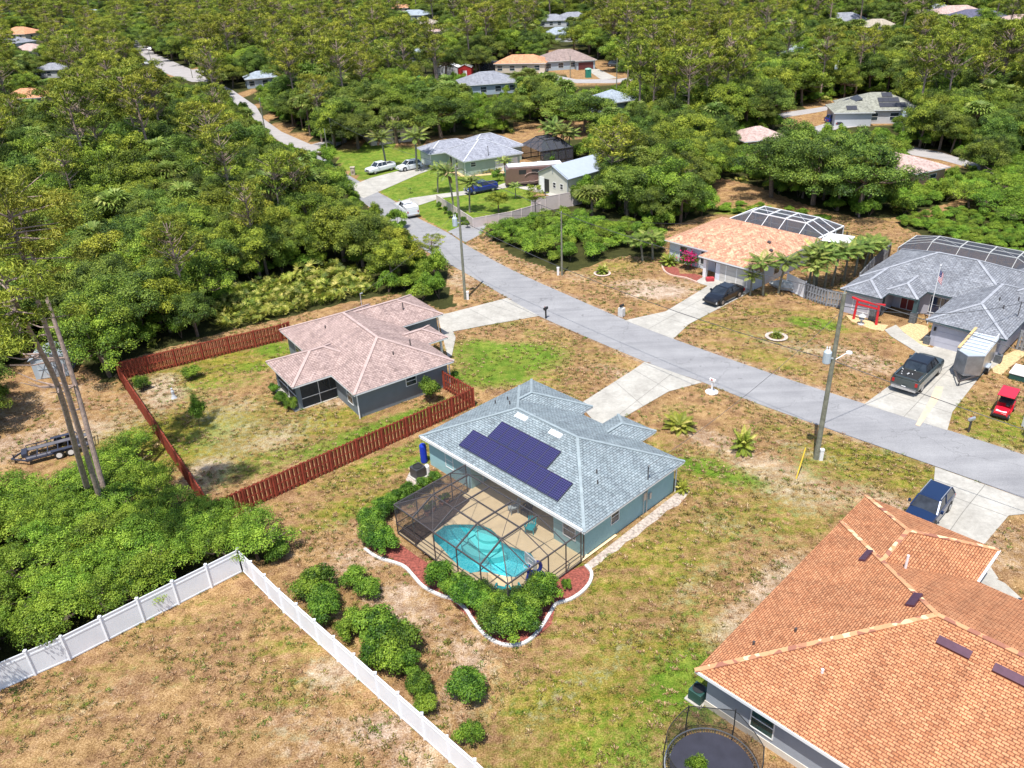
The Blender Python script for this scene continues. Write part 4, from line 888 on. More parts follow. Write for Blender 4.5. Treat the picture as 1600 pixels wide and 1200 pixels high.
for k, (rr, zz) in enumerate(((2.1, -.8), (1.6, -.5), (1.05, -.25))):
    q = []
    for a_ in range(14):
        an = RD(BA)+0; th = pi*.5+pi*(a_/13)*1.0+.5; x = sc_[0]+rr*cos(th); y = sc_[1]+rr*sin(th); q.append((x, y))
    # keep the steps inside the basin
    q = [p for p in q if inpoly(np.array([p]), PL)[0]]+[sc_]
    if len(q) > 4: stp.prism(q, -1.29, zz)
stp.build('pool_step', pm('pool_step_plaster', (.35, .66, .64), .7, .05), pl)
m, t, b = NM('pool_water'); out_ = t.nodes['Material Output']; t.nodes.remove(b)
tr = nd(t, 'ShaderNodeBsdfTransparent'); tr.inputs[0].default_value = (.62, .93, .95, 1); gl = nd(t, 'ShaderNodeBsdfGlossy'); gl.inputs['Roughness'].default_value = .03
fr = nd(t, 'ShaderNodeFresnel'); fr.inputs[0].default_value = 1.33; mx = nd(t, 'ShaderNodeMixShader'); bp = nd(t, 'ShaderNodeBump'); bp.inputs['Strength'].default_value = .35; bp.inputs['Distance'].default_value = .05
t.links.new(noise(t, 5, 3, geopos(t)), bp.inputs['Height']); t.links.new(bp.outputs[0], gl.inputs['Normal']); t.links.new(bp.outputs[0], fr.inputs['Normal'])
t.links.new(fr.outputs[0], mx.inputs[0]); t.links.new(tr.outputs[0], mx.inputs[1]); t.links.new(gl.outputs[0], mx.inputs[2]); t.links.new(mx.outputs[0], out_.inputs[0])
ws = MB(); ws.face([(*p, 0.0) for p in PL][::-1]); ws.build('water', m, pl)
# hole in the ground under the pool: lower the ground vertices inside it
gl_ = bpy.data.objects['ground'].data; co_ = np.empty(len(gl_.vertices)*3, np.float32); gl_.vertices.foreach_get('co', co_); co_ = co_.reshape(-1, 3)
cL = np.stack(W2L(BO, BA, (co_[:, 0], co_[:, 1])), 1); co_[(cL[:, 0] > XO0+.35) & (cL[:, 0] < 0.2) & (cL[:, 1] > YO0+.45) & (cL[:, 1] < YO1-.5), 2] = -1.6
gl_.vertices.foreach_set('co', co_.ravel()); gl_.update()

def cage(label, o, ang, x0, xb, xr, x1, y0, yb0, yb1, y1, ze, zt, ribs, fm, sm, w=.075, diag=True, zh=None):
    """mansard screen cage: outer wall at x0, eave at ze, bend at xb, flat top to xr, joins the house at x1"""
    cg = empty('pool_cage', (o[0], o[1], 0), RD(ang), label, 'pool cage'); zh = zh or ze
    F = MB(); B = F.bar
    ys = ribs
    for y in ys: B((x0, y, .1), (x0, y, ze), w)
    B((x0, y0, ze), (x0, y1, ze), w*1.2, w*1.2); B((x0, y0, .15), (x0, y1, .15), w); B((x0, y0, .95), (x0, y1, .95), w*.7)
    for y in ys[1:-1]:
        B((x0, y, ze), (xb, y, zt), w*1.3, w*1.6); B((xb, y, zt), (xr, y, zt), w*1.3, w*1.6); B((xr, y, zt), (x1, y, zh), w*.6)
    for xx, zz in ((xb, zt), (xr, zt)): B((xx, ys[1], zz), (xx, ys[-2], zz), w)
    B(((xb+xr)/2, ys[1], zt), ((xb+xr)/2, ys[-2], zt), w*.8)
    for ye, yi in ((y0, ys[1] if abs(ys[1]-y0) < abs(ys[-2]-y0) else ys[-2]), (y1, ys[-2] if abs(ys[-2]-y1) < abs(ys[1]-y1) else ys[1])):
        B((x0, ye, ze), (x1, ye, ze), w*1.2); B((x0, ye, .95), (x1, ye, .95), w*.7); B((x0, ye, .15), (x1, ye, .15), w)
        B((x0, ye, ze), (xb, yi, zt), w)
        for xx in (xb, (xb+xr)/2, xr): B((xx, ye, .1), (xx, ye, ze), w); B((xx, ye, ze), (xx, yi, zt), w*.8)
        B((x1, ye, .1), (x1, ye, ze), w)
    if diag:
        for a, b_ in ((ys[1], ys[2]), (ys[-3], ys[-2])): B((xb, a, zt), (xr, b_, zt), .03); B((x0, a, ze), (xb, b_, zt), .03)
    F.build('frame', fm, cg)
    S = MB(); q = S.face
    q([(x0, y0, .1), (x0, y1, .1), (x0, y1, ze), (x0, y0, ze)])
    q([(x0, y0, ze), (x0, y1, ze), (xb, ys[-2] if ys[-1] == y1 else ys[1], zt), (xb, ys[1] if ys[-1] == y1 else ys[-2], zt)])
    ya, yc = min(ys[1], ys[-2]), max(ys[1], ys[-2]); yl, yh = min(y0, y1), max(y0, y1)
    q([(xb, ya, zt), (xb, yc, zt), (xr, yc, zt), (xr, ya, zt)]); q([(xr, ya, zt), (xr, yc, zt), (x1, yh, zh), (x1, yl, zh)])
    for ye, yi in ((yl, ya), (yh, yc)):
        q([(x0, ye, .1), (x1, ye, .1), (x1, ye, ze), (x0, ye, ze)]); q([(x0, ye, ze), (xb, yi, zt), (xr, yi, zt), (x1, ye, ze)])
    S.build('screen', sm, cg)
    return cg
SCD = screen('charcoal_screen', (.05, .045, .05), .36)
cage('bronze framed screen cage over the turquoise pool', BO, BA, -6.35, -4.55, -1.42, -.02, .25, 0, 0, 11.2, 2.5, 3.35, [.3, 2.65, 4.85, 7.1, 9.2, 11.15], DARKM, SCD, zh=2.45, w=.062)
SCL = screen('dark_grey_screen', (.06, .065, .085), .68)
# behind the peach house: local x of the cage points away from the house back wall
po2 = L2W(PO, PA, 14.1, 12.0); cage('white framed screen cage behind the peach shingle house', po2, PA-90, -6.6, -4.6, -1.6, 0, -13.0, 0, 0, -.6, 2.5, 3.6, [-13.0, -10.6, -8.2, -5.8, -3.0, -.6], WHITE, SCL, w=.12)
go2 = L2W((43.76, 62.6), 134.5, 3.0, -18.2); cage('dark screen cage behind the mottled grey roof', go2, 134.5+90, -5.5, -4.0, -1.5, 0, -13.5, 0, 0, 0, 2.6, 3.5, [-13.5, -10.5, -7.5, -4.5, -1.8, 0], pm('pale_frame', (.5, .5, .48), .5), SCL, w=.09)
gg = L2W((-6.66, 138.96), 24, 14.2, 0); cage('black screen cage beside the sage green house', gg, 24+180, -6.5, -5, -2, 0, -6.5, 0, 0, 1.5, 2.8, 4.2, [-6.5, -4.5, -2.5, -.5, 1.5], BLACK, SCL, w=.12)
bb = L2W(tuple(FH[0].location[:2]), 8, 0, 2); cage('low dark screen cage at the left of the brown roofed house', bb, 8, -5, -4, -1.5, 0, 1, 0, 0, 10, 2.4, 3.3, [1, 4, 7, 10], BLACK, SCL, w=.1)
bb = L2W(tuple(FH[1].location[:2]), -14, 0, 2); cage('dark screen cage at the left of the terracotta roofed house', bb, -14, -5.5, -4, -1.5, 0, 0, 0, 0, 8, 2.4, 3.4, [0, 2.7, 5.4, 8], BLACK, SCL, w=.1)

# ---- planting bed, edging, mulch around the cage
MUL = pm('red_mulch', (.26, .07, .05), .95, .6, 7, bmp=.8); GRV = pm('pale_gravel', (.42, .35, .3), .95, .5, 5, bmp=.6); CURB = pm('pale_kerb', (.62, .6, .58), .85, .15, 2)
flat('mulch_bed', [(617,845),(655,872),(700,900),(760,925),(800,925),(860,905),(912,884),(922,896),(918,915),(900,930),(868,945),(862,975),(840,995),(800,1008),(765,998),(735,968),(700,935),(668,922),(640,888),(600,868),(575,858),(565,845),(575,828)], .03, MUL)
kb = [(570,858),(590,872),(628,884),(645,900),(662,918),(690,932),(705,936),(725,950),(742,975),(760,995),(785,1008),(812,1008),(832,997),(848,978),(862,955),(870,944),(890,938),(910,925),(922,910),(924,895),(915,884)]
kw = smooth([U(*p) for p in kb], 3); cur = MB()
for a, b_ in zip(kw[:-1], kw[1:]): cur.bar((*a, .06), (*b_, .06), .2, .13)
tag(cur.build('bed_edging', CURB, None), 'curving pale concrete edging round the red mulch bed', 'garden edging')
flat('gravel_strip', [(915,886),(922,890),(938,880),(950,868),(966,860),(978,847),(996,838),(1010,824),(1028,812),(1042,798),(1060,790),(1072,776),(1078,768),(1064,765),(1055,772),(915,882)], .022, GRV)
flat('gravel_strip', [(640,738),(668,745),(672,760),(650,765),(634,750)], .022, GRV)
flat('mulch_bed', [(1037,417),(1050,415),(1060,420),(1062,428),(1085,428),(1098,432),(1090,440),(1075,433),(1055,430),(1042,425)], .03, MUL)
kw = smooth([U(*p) for p in [(1034,414),(1038,424),(1050,431),(1068,434),(1080,438),(1090,442)]], 3); cur = MB()
for a, b_ in zip(kw[:-1], kw[1:]): cur.bar((*a, .06), (*b_, .06), .2, .14)
tag(cur.build('bed_edging', pm('salmon_kerb', (.6, .4, .32), .85), None), 'salmon coloured edging round the bougainvillea bed', 'garden edging')
TANG = pm('tan_gravel', (.58, .42, .22), .95, .35, 6, bmp=.5)
flat('gravel_strip', [(1322,493),(1345,492),(1365,505),(1388,508),(1380,518),(1360,514),(1330,502)], .022, TANG); flat('gravel_strip', [(1404,512),(1425,504),(1450,510),(1453,540),(1440,545),(1425,530)], .022, TANG)
flat('gravel_strip', [(1548,568),(1560,560),(1585,548),(1600,545),(1600,556),(1580,572),(1565,586),(1552,582)], .022, TANG)
flat('gravel_strip', [(690,268),(760,262),(790,262),(788,272),(730,276),(690,274)], .022, TANG)

bdm = flat('mulch_bed', [L2W(BO, BA, *q) for q in ((-6.2, 9.3), (-6.2, 11.15), (-.6, 11.15), (-.6, 10.3), (-3.2, 9.6))], .135, pm('dark_mulch', (.06, .04, .03), .95, .5, 6, bmp=.6), world=True)
# ---------------------------------------------------------------- fences
RED = pm('red_stained_boards', (.27, .05, .024), .8, .35, 4, bmp=.2); REDL = pm('red_stained_rail', (.27, .045, .022), .8, .3, 3)
def fence(label, P, h, pw, mats, style, posts=True, name='fence', cat='fence', step=None):
    o = P[0]; f = empty(name, o, 0, label, cat)
    P = [np.array(p)-np.array(o) for p in P]; bm_, pm_ = mats
    for si, (a, b_) in enumerate(zip(P[:-1], P[1:])):
        d = b_-a; L = np.linalg.norm(d); n = max(1, round(L/pw)); d = d/L; nn = np.array([-d[1], d[0]]); st = L/n; rz = math.atan2(d[1], d[0])
        for k in range(n):
            q = a+d*k*st; M = MB()
            if style == 'board':
                nb = int(st/.165)
                for j in range(nb):
                    off = .04 if j % 2 else -.04; x = (j+.5)*st/nb; hh = h+random.uniform(-.02, .02)
                    M.box(x-.07, x+.07, off-.012, off+.012, .03, hh, rz=rz, o=tuple(q))
                for zz in (.3, h*.52, h-.12): M.box(0, st, -.036, .036, zz-.04, zz+.04, mi=1, rz=rz, o=tuple(q))
            elif style == 'vinyl':
                M.box(.06, st-.06, -.012, .012, .06, h-.32, rz=rz, o=tuple(q)); M.box(.05, st-.05, -.028, .028, h-.36, h-.26, rz=rz, o=tuple(q)); M.box(.05, st-.05, -.028, .028, h-.07, h, rz=rz, o=tuple(q)); M.box(.05, st-.05, -.028, .028, .04, .14, rz=rz, o=tuple(q))
                M.box(.05, st-.05, -.01, .01, h-.27, h-.06, rz=rz, o=tuple(q))
            elif style == 'solid':
                M.box(.03, st-.03, -.02, .02, .03, h, rz=rz, o=tuple(q)); M.box(0, st, -.035, .035, h-.1, h+.01, rz=rz, o=tuple(q))
            else:
                for zz in (.08, h-.03): M.bar((*(q), zz), (*(q+d*st), zz), .05)
                for j in range(int(st/.3)): M.bar((*(q+d*j*.3), 0), (*(q+d*(j+1)*.3), h), .012)
            M.build('panel', list(mats)[:2] if style == 'board' else bm_, f)
            w = .07 if style != 'vinyl' else .065; ph = h+(.02 if style != 'vinyl' else .1); K = MB(); K.box(q[0]-w, q[0]+w, q[1]-w, q[1]+w, -.1, ph)
            if style == 'vinyl': K.box(q[0]-w-.02, q[0]+w+.02, q[1]-w-.02, q[1]+w+.02, ph-.03, ph+.02)
            if k or not si: K.build('post', pm_, f)
        q = b_; MB().box(q[0]-w, q[0]+w, q[1]-w, q[1]+w, -.1, ph).build('post', pm_, f)
    return f
fence('red stained board fence running behind the slate grey house and down its rear line', [U(*p) for p in [(455,528),(440,533),(360,552),(188,594)]], 1.85, 2.4, (RED, REDL), 'board')
fence('red stained fence seen edge-on along the dry left lot', [U(188,594), U(337,819)], 1.85, 2.4, (RED, REDL), 'board')
fence('red stained board fence between the slate grey house and the pale blue house', [U(337,819), U(741,635), U(694,608)], 1.85, 2.4, (RED, REDL), 'board')
fence('white vinyl privacy fence crossing the lower left', [U(-60,1108), U(0,1079), U(110,1031), U(380,893)], 1.8, 2.0, (VINYL, VINYL), 'vinyl')
fence('white vinyl privacy fence running down from the corner to the bottom edge', [U(380,893), U(444,957), U(703,1190), U(790,1268)], 1.8, 1.9, (VINYL, VINYL), 'vinyl')
BEI = pm('beige_vinyl', (.62, .53, .5), .6, .05)
fence('low beige vinyl fence round the small lawn', [U(683,318), U(740,356), U(800,345), U(845,332)], 1.4, 2.2, (BEI, BEI), 'solid')
fence('taller beige vinyl fence in front of the barn', [U(831,334), U(895,322), U(935,312)], 2.2, 2.2, (BEI, BEI), 'solid')
GRF = pm('weathered_grey_boards', (.25, .26, .28), .85, .25, 4)
fence('weathered grey board fence between the palms and the grey house', [U(1256,466), U(1290,478), U(1325,484)], 1.8, 2.0, (GRF, GRF), 'board')
fence('grey board fence running back beside the dark cage', [U(1340,450), U(1362,425), U(1388,402)], 1.8, 2.0, (GRF, GRF), 'board')
fence('white vinyl gate fence beside the peach roofed house', [U(1228,452), U(1256,466)], 1.9, 2.0, (VINYL, VINYL), 'vinyl')
fence('grey board fence right of the grey garage', [U(1588,545), U(1640,560)], 1.9, 2.0, (GRF, GRF), 'board')
RU = pm('dark_rail', (.09, .06, .05), .7)
fence('thin dark wire fence in the dry field', [U(1170,344), U(1290,376), U(1385,394), U(1388,404)], 1.6, 3.0, (RU, RU), 'wire')

# ---------------------------------------------------------------- utility poles and wires
def upole(px, py, yt, label, r=.17, trans=None, arm=False, lean=0, lamp=False, cap=True, group=None):
    x, y = U(px, py); h = hgt(px, py, yt); e = empty('utility_pole', (x, y, 0), 0, label, 'utility pole', group); e.rotation_euler = (0, lean, 0)
    MB().cyl((0, 0, -.2), (0, 0, h), r, r*.65, 10).build('pole', POLE, e)
    if trans:
        t_ = MB().lathe([(0, trans), (.26, trans), (.28, trans+.05), (.28, trans+.85), (.2, trans+.95), (0, trans+.98)], (trans and -.5, -.1), 14); t_.box(-.3, .0, -.14, -.06, trans+.3, trans+.4)
        t_.build('transformer', pm('pale_blue_tank', (.45, .52, .57), .45, .08), e)
        b_ = MB()
        for dx in (-.6, -.42): b_.lathe([(.05, trans+.95), (.07, trans+1.0), (.04, trans+1.1), (.06, trans+1.15), (.03, trans+1.3)], (dx, -.1), 8)
        b_.build('insulator', WHITE, e)
    if arm: MB().box(-.9, .9, -.06, .06, h-.5, h-.38).build('crossarm', POLE, e)
    else: MB().cyl((0, 0, h), (0, 0, h+.25), .06, .03, 8).build('top_insulator', STEEL, e)
    if lamp: MB().cyl((.05, 0, h*.62), (1.0, .1, h*.66), .03, n=6).lathe([(0, h*.66+.12), (.2, h*.66+.05), (.22, h*.66-.05), (.1, h*.66-.12), (0, h*.66-.12)], (1.1, .1), 10).build('street_lamp_head', WHITE, e)
    return e, (x, y, h)
pA, PTA = upole(1275, 717, 458, 'thick greenish utility pole with pale blue transformer right of the blue house', .2, trans=8.2, lean=0.0, lamp=True)
pB, PTB = upole(727, 468, 262, 'tall slim utility pole beside the bend of the road', .17, trans=8.6)
pC, PTC = upole(878, 430, 333, 'short wooden service pole in front of the brushy lot', .13)
pD, PTD = upole(513, 245, 203, 'short pole at the far junction', .13); pE, PTE = upole(522, 235, 181, 'pale pole behind the far junction', .13); pF, PTF = upole(418, 225, 155, 'leaning street pole above the left woods', .15)
pG, PTG = upole(1302, 150, 96, 'utility pole by the upper right street', .16, trans=6); pH, PTH = upole(1408, 221, 163, 'utility pole beside the solar panelled house', .16, trans=4.5)
pI, PTI = upole(963, 152, 92, 'slim pole at the vacant lot beyond the oaks', .14); pJ, PTJ = upole(891, 122, 88, 'slim pole in front of the brown roofed house', .13)
upole(1244, 80, 60, 'distant pole among the upper right pines', .12); upole(708, 105, 80, 'slim pole by the white shed', .12)
upole(222, 92, 68, 'dark pole by the far left street', .13); upole(240, 112, 80, 'dark pole on the near side of the far left street', .13); upole(301, 122, 97, 'pole at the far left crossing', .12); upole(345, 152, 130, 'pole below the far left crossing', .12)
gpv = MB().cyl((0, 0, 0), (.0, 0, .9), .09, n=8).lathe([(0, .95), (.1, .9)], n=8)
for px, py, lb in ((1282, 719, 'white cable marker post at the foot of the thick greenish pole'), (731, 468, 'white cable pedestal at the foot of the tall slim pole'), (872, 430, 'white pedestal beside the short service pole')):
    x, y = U(px, py); e = tag(MB().box(-.13, .13, -.1, .1, 0, .95).box(-.15, .15, -.12, .12, .85, 1.0).build('cable_pedestal', WHITE), lb, 'cable pedestal'); e.location = (x, y, 0)
def wire(a, b_, sag, label, r=.018, group='overhead wires'):
    P = [np.array(a)+(np.array(b_)-np.array(a))*s+np.array([0, 0, -4*sag*s*(1-s)]) for s in np.linspace(0, 1, 17)]
    o = MB().tube([tuple(p-P[0]) for p in P], r, 4).build('overhead_wire', WIREM); o.location = tuple(P[0]); tag(o, label, 'wire', group); return o
tA, tB = PTA, PTB
wire((tA[0], tA[1], tA[2]), (tB[0], tB[1], tB[2]), 1.2, 'top wire between the thick greenish pole and the tall slim pole', .025)
wire((tA[0], tA[1], tA[2]*.62), (tB[0], tB[1], tB[2]*.62), 1.0, 'heavy lower cable between the two near poles', .028)
q = U(1700, 860); wire((tA[0], tA[1], tA[2]), (56, 18, 12), 1.0, 'top wire leaving the thick greenish pole to the right', .025); wire((tA[0], tA[1], tA[2]*.62), (56, 18, 7.5), 1.0, 'lower cable leaving the thick greenish pole to the right', .028)
wire((tB[0], tB[1], tB[2]), (PTD[0], PTD[1], PTD[2]+3), 1.0, 'wire from the tall slim pole to the far junction', .02)
g1 = L2W((43.76, 62.6), 134.5, .6, -5); wire((tA[0], tA[1], tA[2]*.93), (*g1, 4.3), .8, 'white service drop to the grey roofed house', .025)
g1 = L2W(BO, BA, 6.95, .4); wire((tA[0], tA[1], tA[2]*.9), (*g1, 3.9), .6, 'service drop to the pale blue house', .02)
wire((PTC[0], PTC[1], PTC[2]), (tB[0], tB[1], tB[2]*.7), .5, 'thin wire from the short service pole to the tall slim pole', .014)
wire((PTC[0], PTC[1], PTC[2]), (*L2W(PO, PA, 1, 5), 3.6), .4, 'thin wire from the short service pole to the peach roofed house', .014)
g1 = L2W((-13.15, 57.88), 34.2, 8.5, 15.8); wire((tB[0], tB[1], tB[2]*.7), (*g1, 4.5), .6, 'service drop to the slate grey house', .014)
x, y = U(1244, 748); x2, y2 = U(1272, 717); gw = MB().cyl((x, y, 0), (x+(x2-x)*.3, y+(y2-y)*.3, 2.2), .05, n=6).build('guy_guard', pm('yellow_plastic', (.7, .5, .05), .5)); tag(gw, 'yellow guy wire guard near the thick greenish pole', 'guy wire')
# ---------------------------------------------------------------- vehicles
def paint(n, c, met=.2): return pm(n, c, .28, .05, .8, metal=met, spec=.5, coat=.7)
CG = glassm('car_glass', (.012, .016, .022), .06); RIM = pm('wheel_rim', (.5, .5, .52), .35, .05, metal=.7); HL = pm('headlight', (.75, .77, .8), .2, .05); TL = pm('taillight', (.4, .01, .01), .3, .05); CHR = pm('chrome', (.6, .6, .62), .2, .05, metal=.8)
def loft(mb, ST, mi=0):
    """ST: list of (x, [(y,z)...half profile bottom->top]) mirrored"""
    rings = []
    for x, pr in ST:
        ring = [(x, y, z) for y, z in pr]+[(x, -y, z) for y, z in reversed(pr)]; b = len(mb.v); mb.v += ring; rings.append((b, len(ring)))
    for (a, n), (c, _) in zip(rings[:-1], rings[1:]):
        for k in range(n):
            k2 = (k+1) % n
            if mi: mb.m[len(mb.f)] = mi
            mb.f.append((a+k, c+k, c+k2, a+k2))
    for (a, n), rv in ((rings[0], False), (rings[-1], True)):
        f = tuple(a+k for k in range(n)); 
        if mi: mb.m[len(mb.f)] = mi
        mb.f.append(f[::-1] if rv else f)
def vehicle(label, kind, px, py, ang, mat, s=1.0, name='car', cat='car', group=None, rackmat=None, bedload=False, capmat=None):
    x, y = U(px, py) ; e = empty(name, (x, y, 0.05), RD(ang), label, cat, group); e.scale = (s, s, s)
    D = dict(
      sedan=dict(L=4.85, W=.92, H=1.45, hood=[(-2.42, .55, .74, .78), (-2.3, .3, .86, .95), (-1.6, .26, .92, 1.0), (-1.0, .25, .93, 1.0), (.9, .25, .93, .98), (1.5, .26, .92, .95), (2.2, .3, .84, .8), (2.42, .42, .66, .6)], cab=(-1.75, -1.0, .35, 1.15, .98, 1.45), wx=(-1.42, 1.45), wr=.34),
      suv=dict(L=4.75, W=.94, H=1.7, hood=[(-2.37, .5, .8, .95), (-2.25, .32, .9, 1.1), (-1.5, .28, .94, 1.12), (.7, .28, .94, 1.1), (1.3, .28, .93, 1.05), (2.1, .32, .86, .95), (2.37, .48, .7, .75)], cab=(-2.2, -1.8, .3, 1.05, 1.08, 1.7), wx=(-1.4, 1.4), wr=.37),
      pickup=dict(L=5.9, W=1.0, H=1.95, hood=[(-2.93, .55, .97, 1.2), (-2.85, .5, 1.0, 1.25), (-1.15, .45, 1.0, 1.28), (1.0, .42, 1.0, 1.25), (1.5, .42, .99, 1.2), (2.6, .45, .95, 1.12), (2.93, .55, .85, .95)], cab=(-1.1, -.85, .75, 1.4, 1.24, 1.92), wx=(-1.85, 1.85), wr=.41))[kind]
    ST = []
    for hx, zb, hw, zt in D['hood']:
        w = hw*D['W']/.95; ST.append((hx, [(w*.9, zb-.1), (w, zb+.08), (w, zt-.2), (w*.93, zt-.05), (w*.6, zt), (w*.0+.02, zt+.015)]))
    B = MB(); loft(B, ST)
    bd = B.build('body', mat, e, bevel=.02)
    r0, r1, f1, f0, zb, zt = D['cab']; W_ = D['W']
    g = MB(); bw_, tw = W_*.9, W_*.72
    P = [(r0, bw_, zb-.02), (f0, bw_, zb-.02), (f0, -bw_, zb-.02), (r0, -bw_, zb-.02), (r1, tw, zt-.04), (f1, tw, zt-.04), (f1, -tw, zt-.04), (r1, -tw, zt-.04)]
    g.v = P; g.f = [(0, 1, 5, 4), (1, 2, 6, 5), (2, 3, 7, 6), (3, 0, 4, 7), (4, 5, 6, 7)]; g.build('windows', CG, e)
    R_ = MB(); 
    R_.v = [(r1-.03, tw+.02, zt-.05), (f1+.03, tw+.02, zt-.05), (f1+.03, -tw-.02, zt-.05), (r1-.03, -tw-.02, zt-.05), (r1+.1, tw-.12, zt), (f1-.12, tw-.12, zt), (f1-.12, -tw+.12, zt), (r1+.1, -tw+.12, zt)]
    R_.f = [(0, 1, 5, 4), (1, 2, 6, 5), (2, 3, 7, 6), (3, 0, 4, 7), (4, 5, 6, 7)]
    for s_ in (1, -1):
        for a, b_ in ((0, 4), (1, 5)):
            p, q_ = P[a], P[b_]; R_.bar((p[0], p[1]*s_, p[2]), (q_[0], q_[1]*s_, q_[2]), .09, .06)
        m1 = (r0*.45+f0*.55-.15, (r1+f1)/2); R_.bar((m1[0], bw_*s_, zb), (m1[1], tw*s_, zt-.03), .09, .05)
    R_.build('roof', mat if not capmat else capmat, e)
    for sx in D['wx']:
        for s_ in (1, -1):
            wl = D['wr']; w = MB().cyl((sx, s_*(W_-.2), wl), (sx, s_*(W_+.02), wl), wl, n=18).build('wheel', BLACK, e)
            MB().cyl((sx, s_*(W_-.1), wl), (sx, s_*(W_+.03), wl), wl*.6, n=14).build('rim', RIM, w)
    for sx in D['wx']:
        for s_ in (1, -1): MB().cyl((sx, s_*(W_-.25), D['wr']+.03), (sx, s_*(W_+.0), D['wr']+.03), D['wr']*1.17, n=18).build('wheel_arch', BLACK, e)
    Lh = D['L']/2; h = D['hood']
    for s_ in (1, -1):
        MB().box(Lh-.16, Lh+.01, s_*W_*.72-.16, s_*W_*.72+.16, h[-1][3]-.22, h[-1][3]-.06).build('headlight', HL, e)
        MB().box(-Lh-.02, -Lh+.12, s_*W_*.84-.09, s_*W_*.84+.09, h[0][3]-.35, h[0][3]-.06).build('taillight', TL, e)
        MB().box(f0-.45, f0-.28, s_*(W_+.02)-.02, s_*(W_+.18), zb-.02, zb+.16).build('mirror', mat, e)
    MB().box(Lh-.02, Lh+.03, -.5, .5, h[-1][3]-.3, h[-1][3]-.12).build('grille', BLACK, e)
    bp = CHR if kind == 'pickup' else mat
    MB().box(-Lh-.1, -Lh+.05, -W_*.9, W_*.9, .42, .62).build('rear_bumper', bp, e); MB().box(Lh-.08, Lh+.08, -W_*.85, W_*.85, .4, .6).build('front_bumper', bp, e)
    MB().box(-Lh-.11, -Lh-.095, -.16, .16, .64, .76).build('number_plate', WHITE, e)
    if kind == 'pickup':
        zt_ = 1.285; K = MB().box(-2.78, -1.25, -.78, .78, zt_-.01, zt_+.012); K.build('bed_floor', BLACK, e)
        K = MB().box(-2.9, -1.15, .8, .95, zt_-.02, zt_+.1).box(-2.9, -1.15, -.95, -.8, zt_-.02, zt_+.1).box(-2.92, -2.8, -.95, .95, zt_-.02, zt_+.1); K.build('bed_rail', mat, e)
        if bedload:
            q = MB(); rr = random.Random(3)
            for k in range(14): a = (rr.uniform(-2.6, -1.5), rr.uniform(-.6, .6), zt_+.05); q.bar(a, (a[0]+rr.uniform(-.4, .4), a[1]+rr.uniform(-.4, .4), a[2]+rr.uniform(0, .2)), .05)
            ld = q.build('tools', WHITE, None); tag(ld, 'jumble of pale tools and hoses in the bed of the black pickup', 'tools'); ld.location = e.location; ld.rotation_euler = e.rotation_euler
    if rackmat:
        q = MB()
        for s_ in (1, -1): q.bar((r1+.1, s_*(tw-.02), zt+.05), (f1-.1, s_*(tw-.02), zt+.05), .04)
        q.build('roof_rail', rackmat, e)
    return e
BK = paint('black_paint', (.012, .013, .018)); NV = paint('navy_paint', (.012, .03, .09)); WP = paint('white_car_paint', (.72, .74, .76), 0); BL = paint('blue_car_paint', (.015, .03, .22)); DG = paint('dark_grey_paint', (.06, .07, .08)); GM = paint('gunmetal_paint', (.05, .065, .065))
vehicle('black sedan parked on the driveway of the white house', 'sedan', 1130, 468, 221, BK, 1.08)
vehicle('black pickup truck with a loaded bed on the right driveway', 'pickup', 1432, 594, 45, GM, 1.12, 'pickup_truck', 'pickup truck', bedload=True, capmat=BK)
vehicle('dark blue suv behind the orange shingle roof', 'suv', 1447, 806, 224, NV, 1.0, rackmat=STEEL)
vehicle('white pickup truck on the lawn driveway', 'pickup', 595, 268.5, 221, WP, .95, 'pickup_truck', 'pickup truck')
vehicle('white suv beside the sage green house', 'suv', 640, 265, 214, WP, .98)
vehicle('dark blue pickup truck on the long pale driveway', 'pickup', 752, 300, 208, BL, .92, 'pickup_truck', 'pickup truck')
vehicle('bright blue suv parked on the upper right driveway', 'suv', 1307, 192, 5, BL, 1.0)
vehicle('dark grey sedan beside the bright blue suv', 'sedan', 1323, 196, -3, DG, 1.0)
vehicle('pale car parked by the far left street', 'suv', 236, 79, 100, paint('silver_paint', (.5, .52, .55)), 1.1)
vehicle('white car on the near side of the far left street', 'sedan', 232, 101, 10, WP, 1.1)
vehicle('dark suv at the gate beside the maroon garage', 'suv', 961, 104, -20, DG, 1.0)
# white work truck on the road
e = vehicle('white work truck with a dark windscreen half hidden by a tree on the road', 'pickup', 637, 334, 114, WP, .95, 'work_truck', 'truck')
MB().box(-2.9, -.95, -1.0, 1.0, 1.2, 1.75).build('utility_box', WHITE, e)
q = MB();
for s_ in (1, -1): q.bar((-2.8, s_*.9, 2.15), (1.0, s_*.9, 2.15), .05).bar((-2.8, s_*.9, 1.7), (-2.8, s_*.9, 2.15), .05)
q.build('ladder_rack', STEEL, e)
# enclosed silver trailer
AL = pm('bare_aluminium', (.36, .37, .4), .3, .25, 1.6, metal=.6); ALT = pm('trailer_top', (.55, .6, .66), .35, .1, 1.5, metal=.3)
x, y = U(1516, 580); e = empty('cargo_trailer', (x, y, .05), RD(227), 'silver enclosed trailer with lumber on its roof rack beside the black pickup', 'trailer'); e.scale = (1.05,)*3
b_ = MB(); b_.prism([(-2.4, -1.05), (1.7, -1.05), (2.5, 0), (1.7, 1.05), (-2.4, 1.05)], .55, 2.35); b_.build('body', AL, e, bevel=.04)
MB().prism([(-2.42, -1.07), (1.71, -1.07), (2.52, 0), (1.71, 1.07), (-2.42, 1.07)], 2.35, 2.42).build('roof', ALT, e)
MB().bar((1.6, .9, .5), (3.6, 0, .5), .1).bar((1.6, -.9, .5), (3.6, 0, .5), .1).cyl((3.3, 0, .05), (3.3, 0, .8), .05, n=8).build('tongue', DARKM, e)
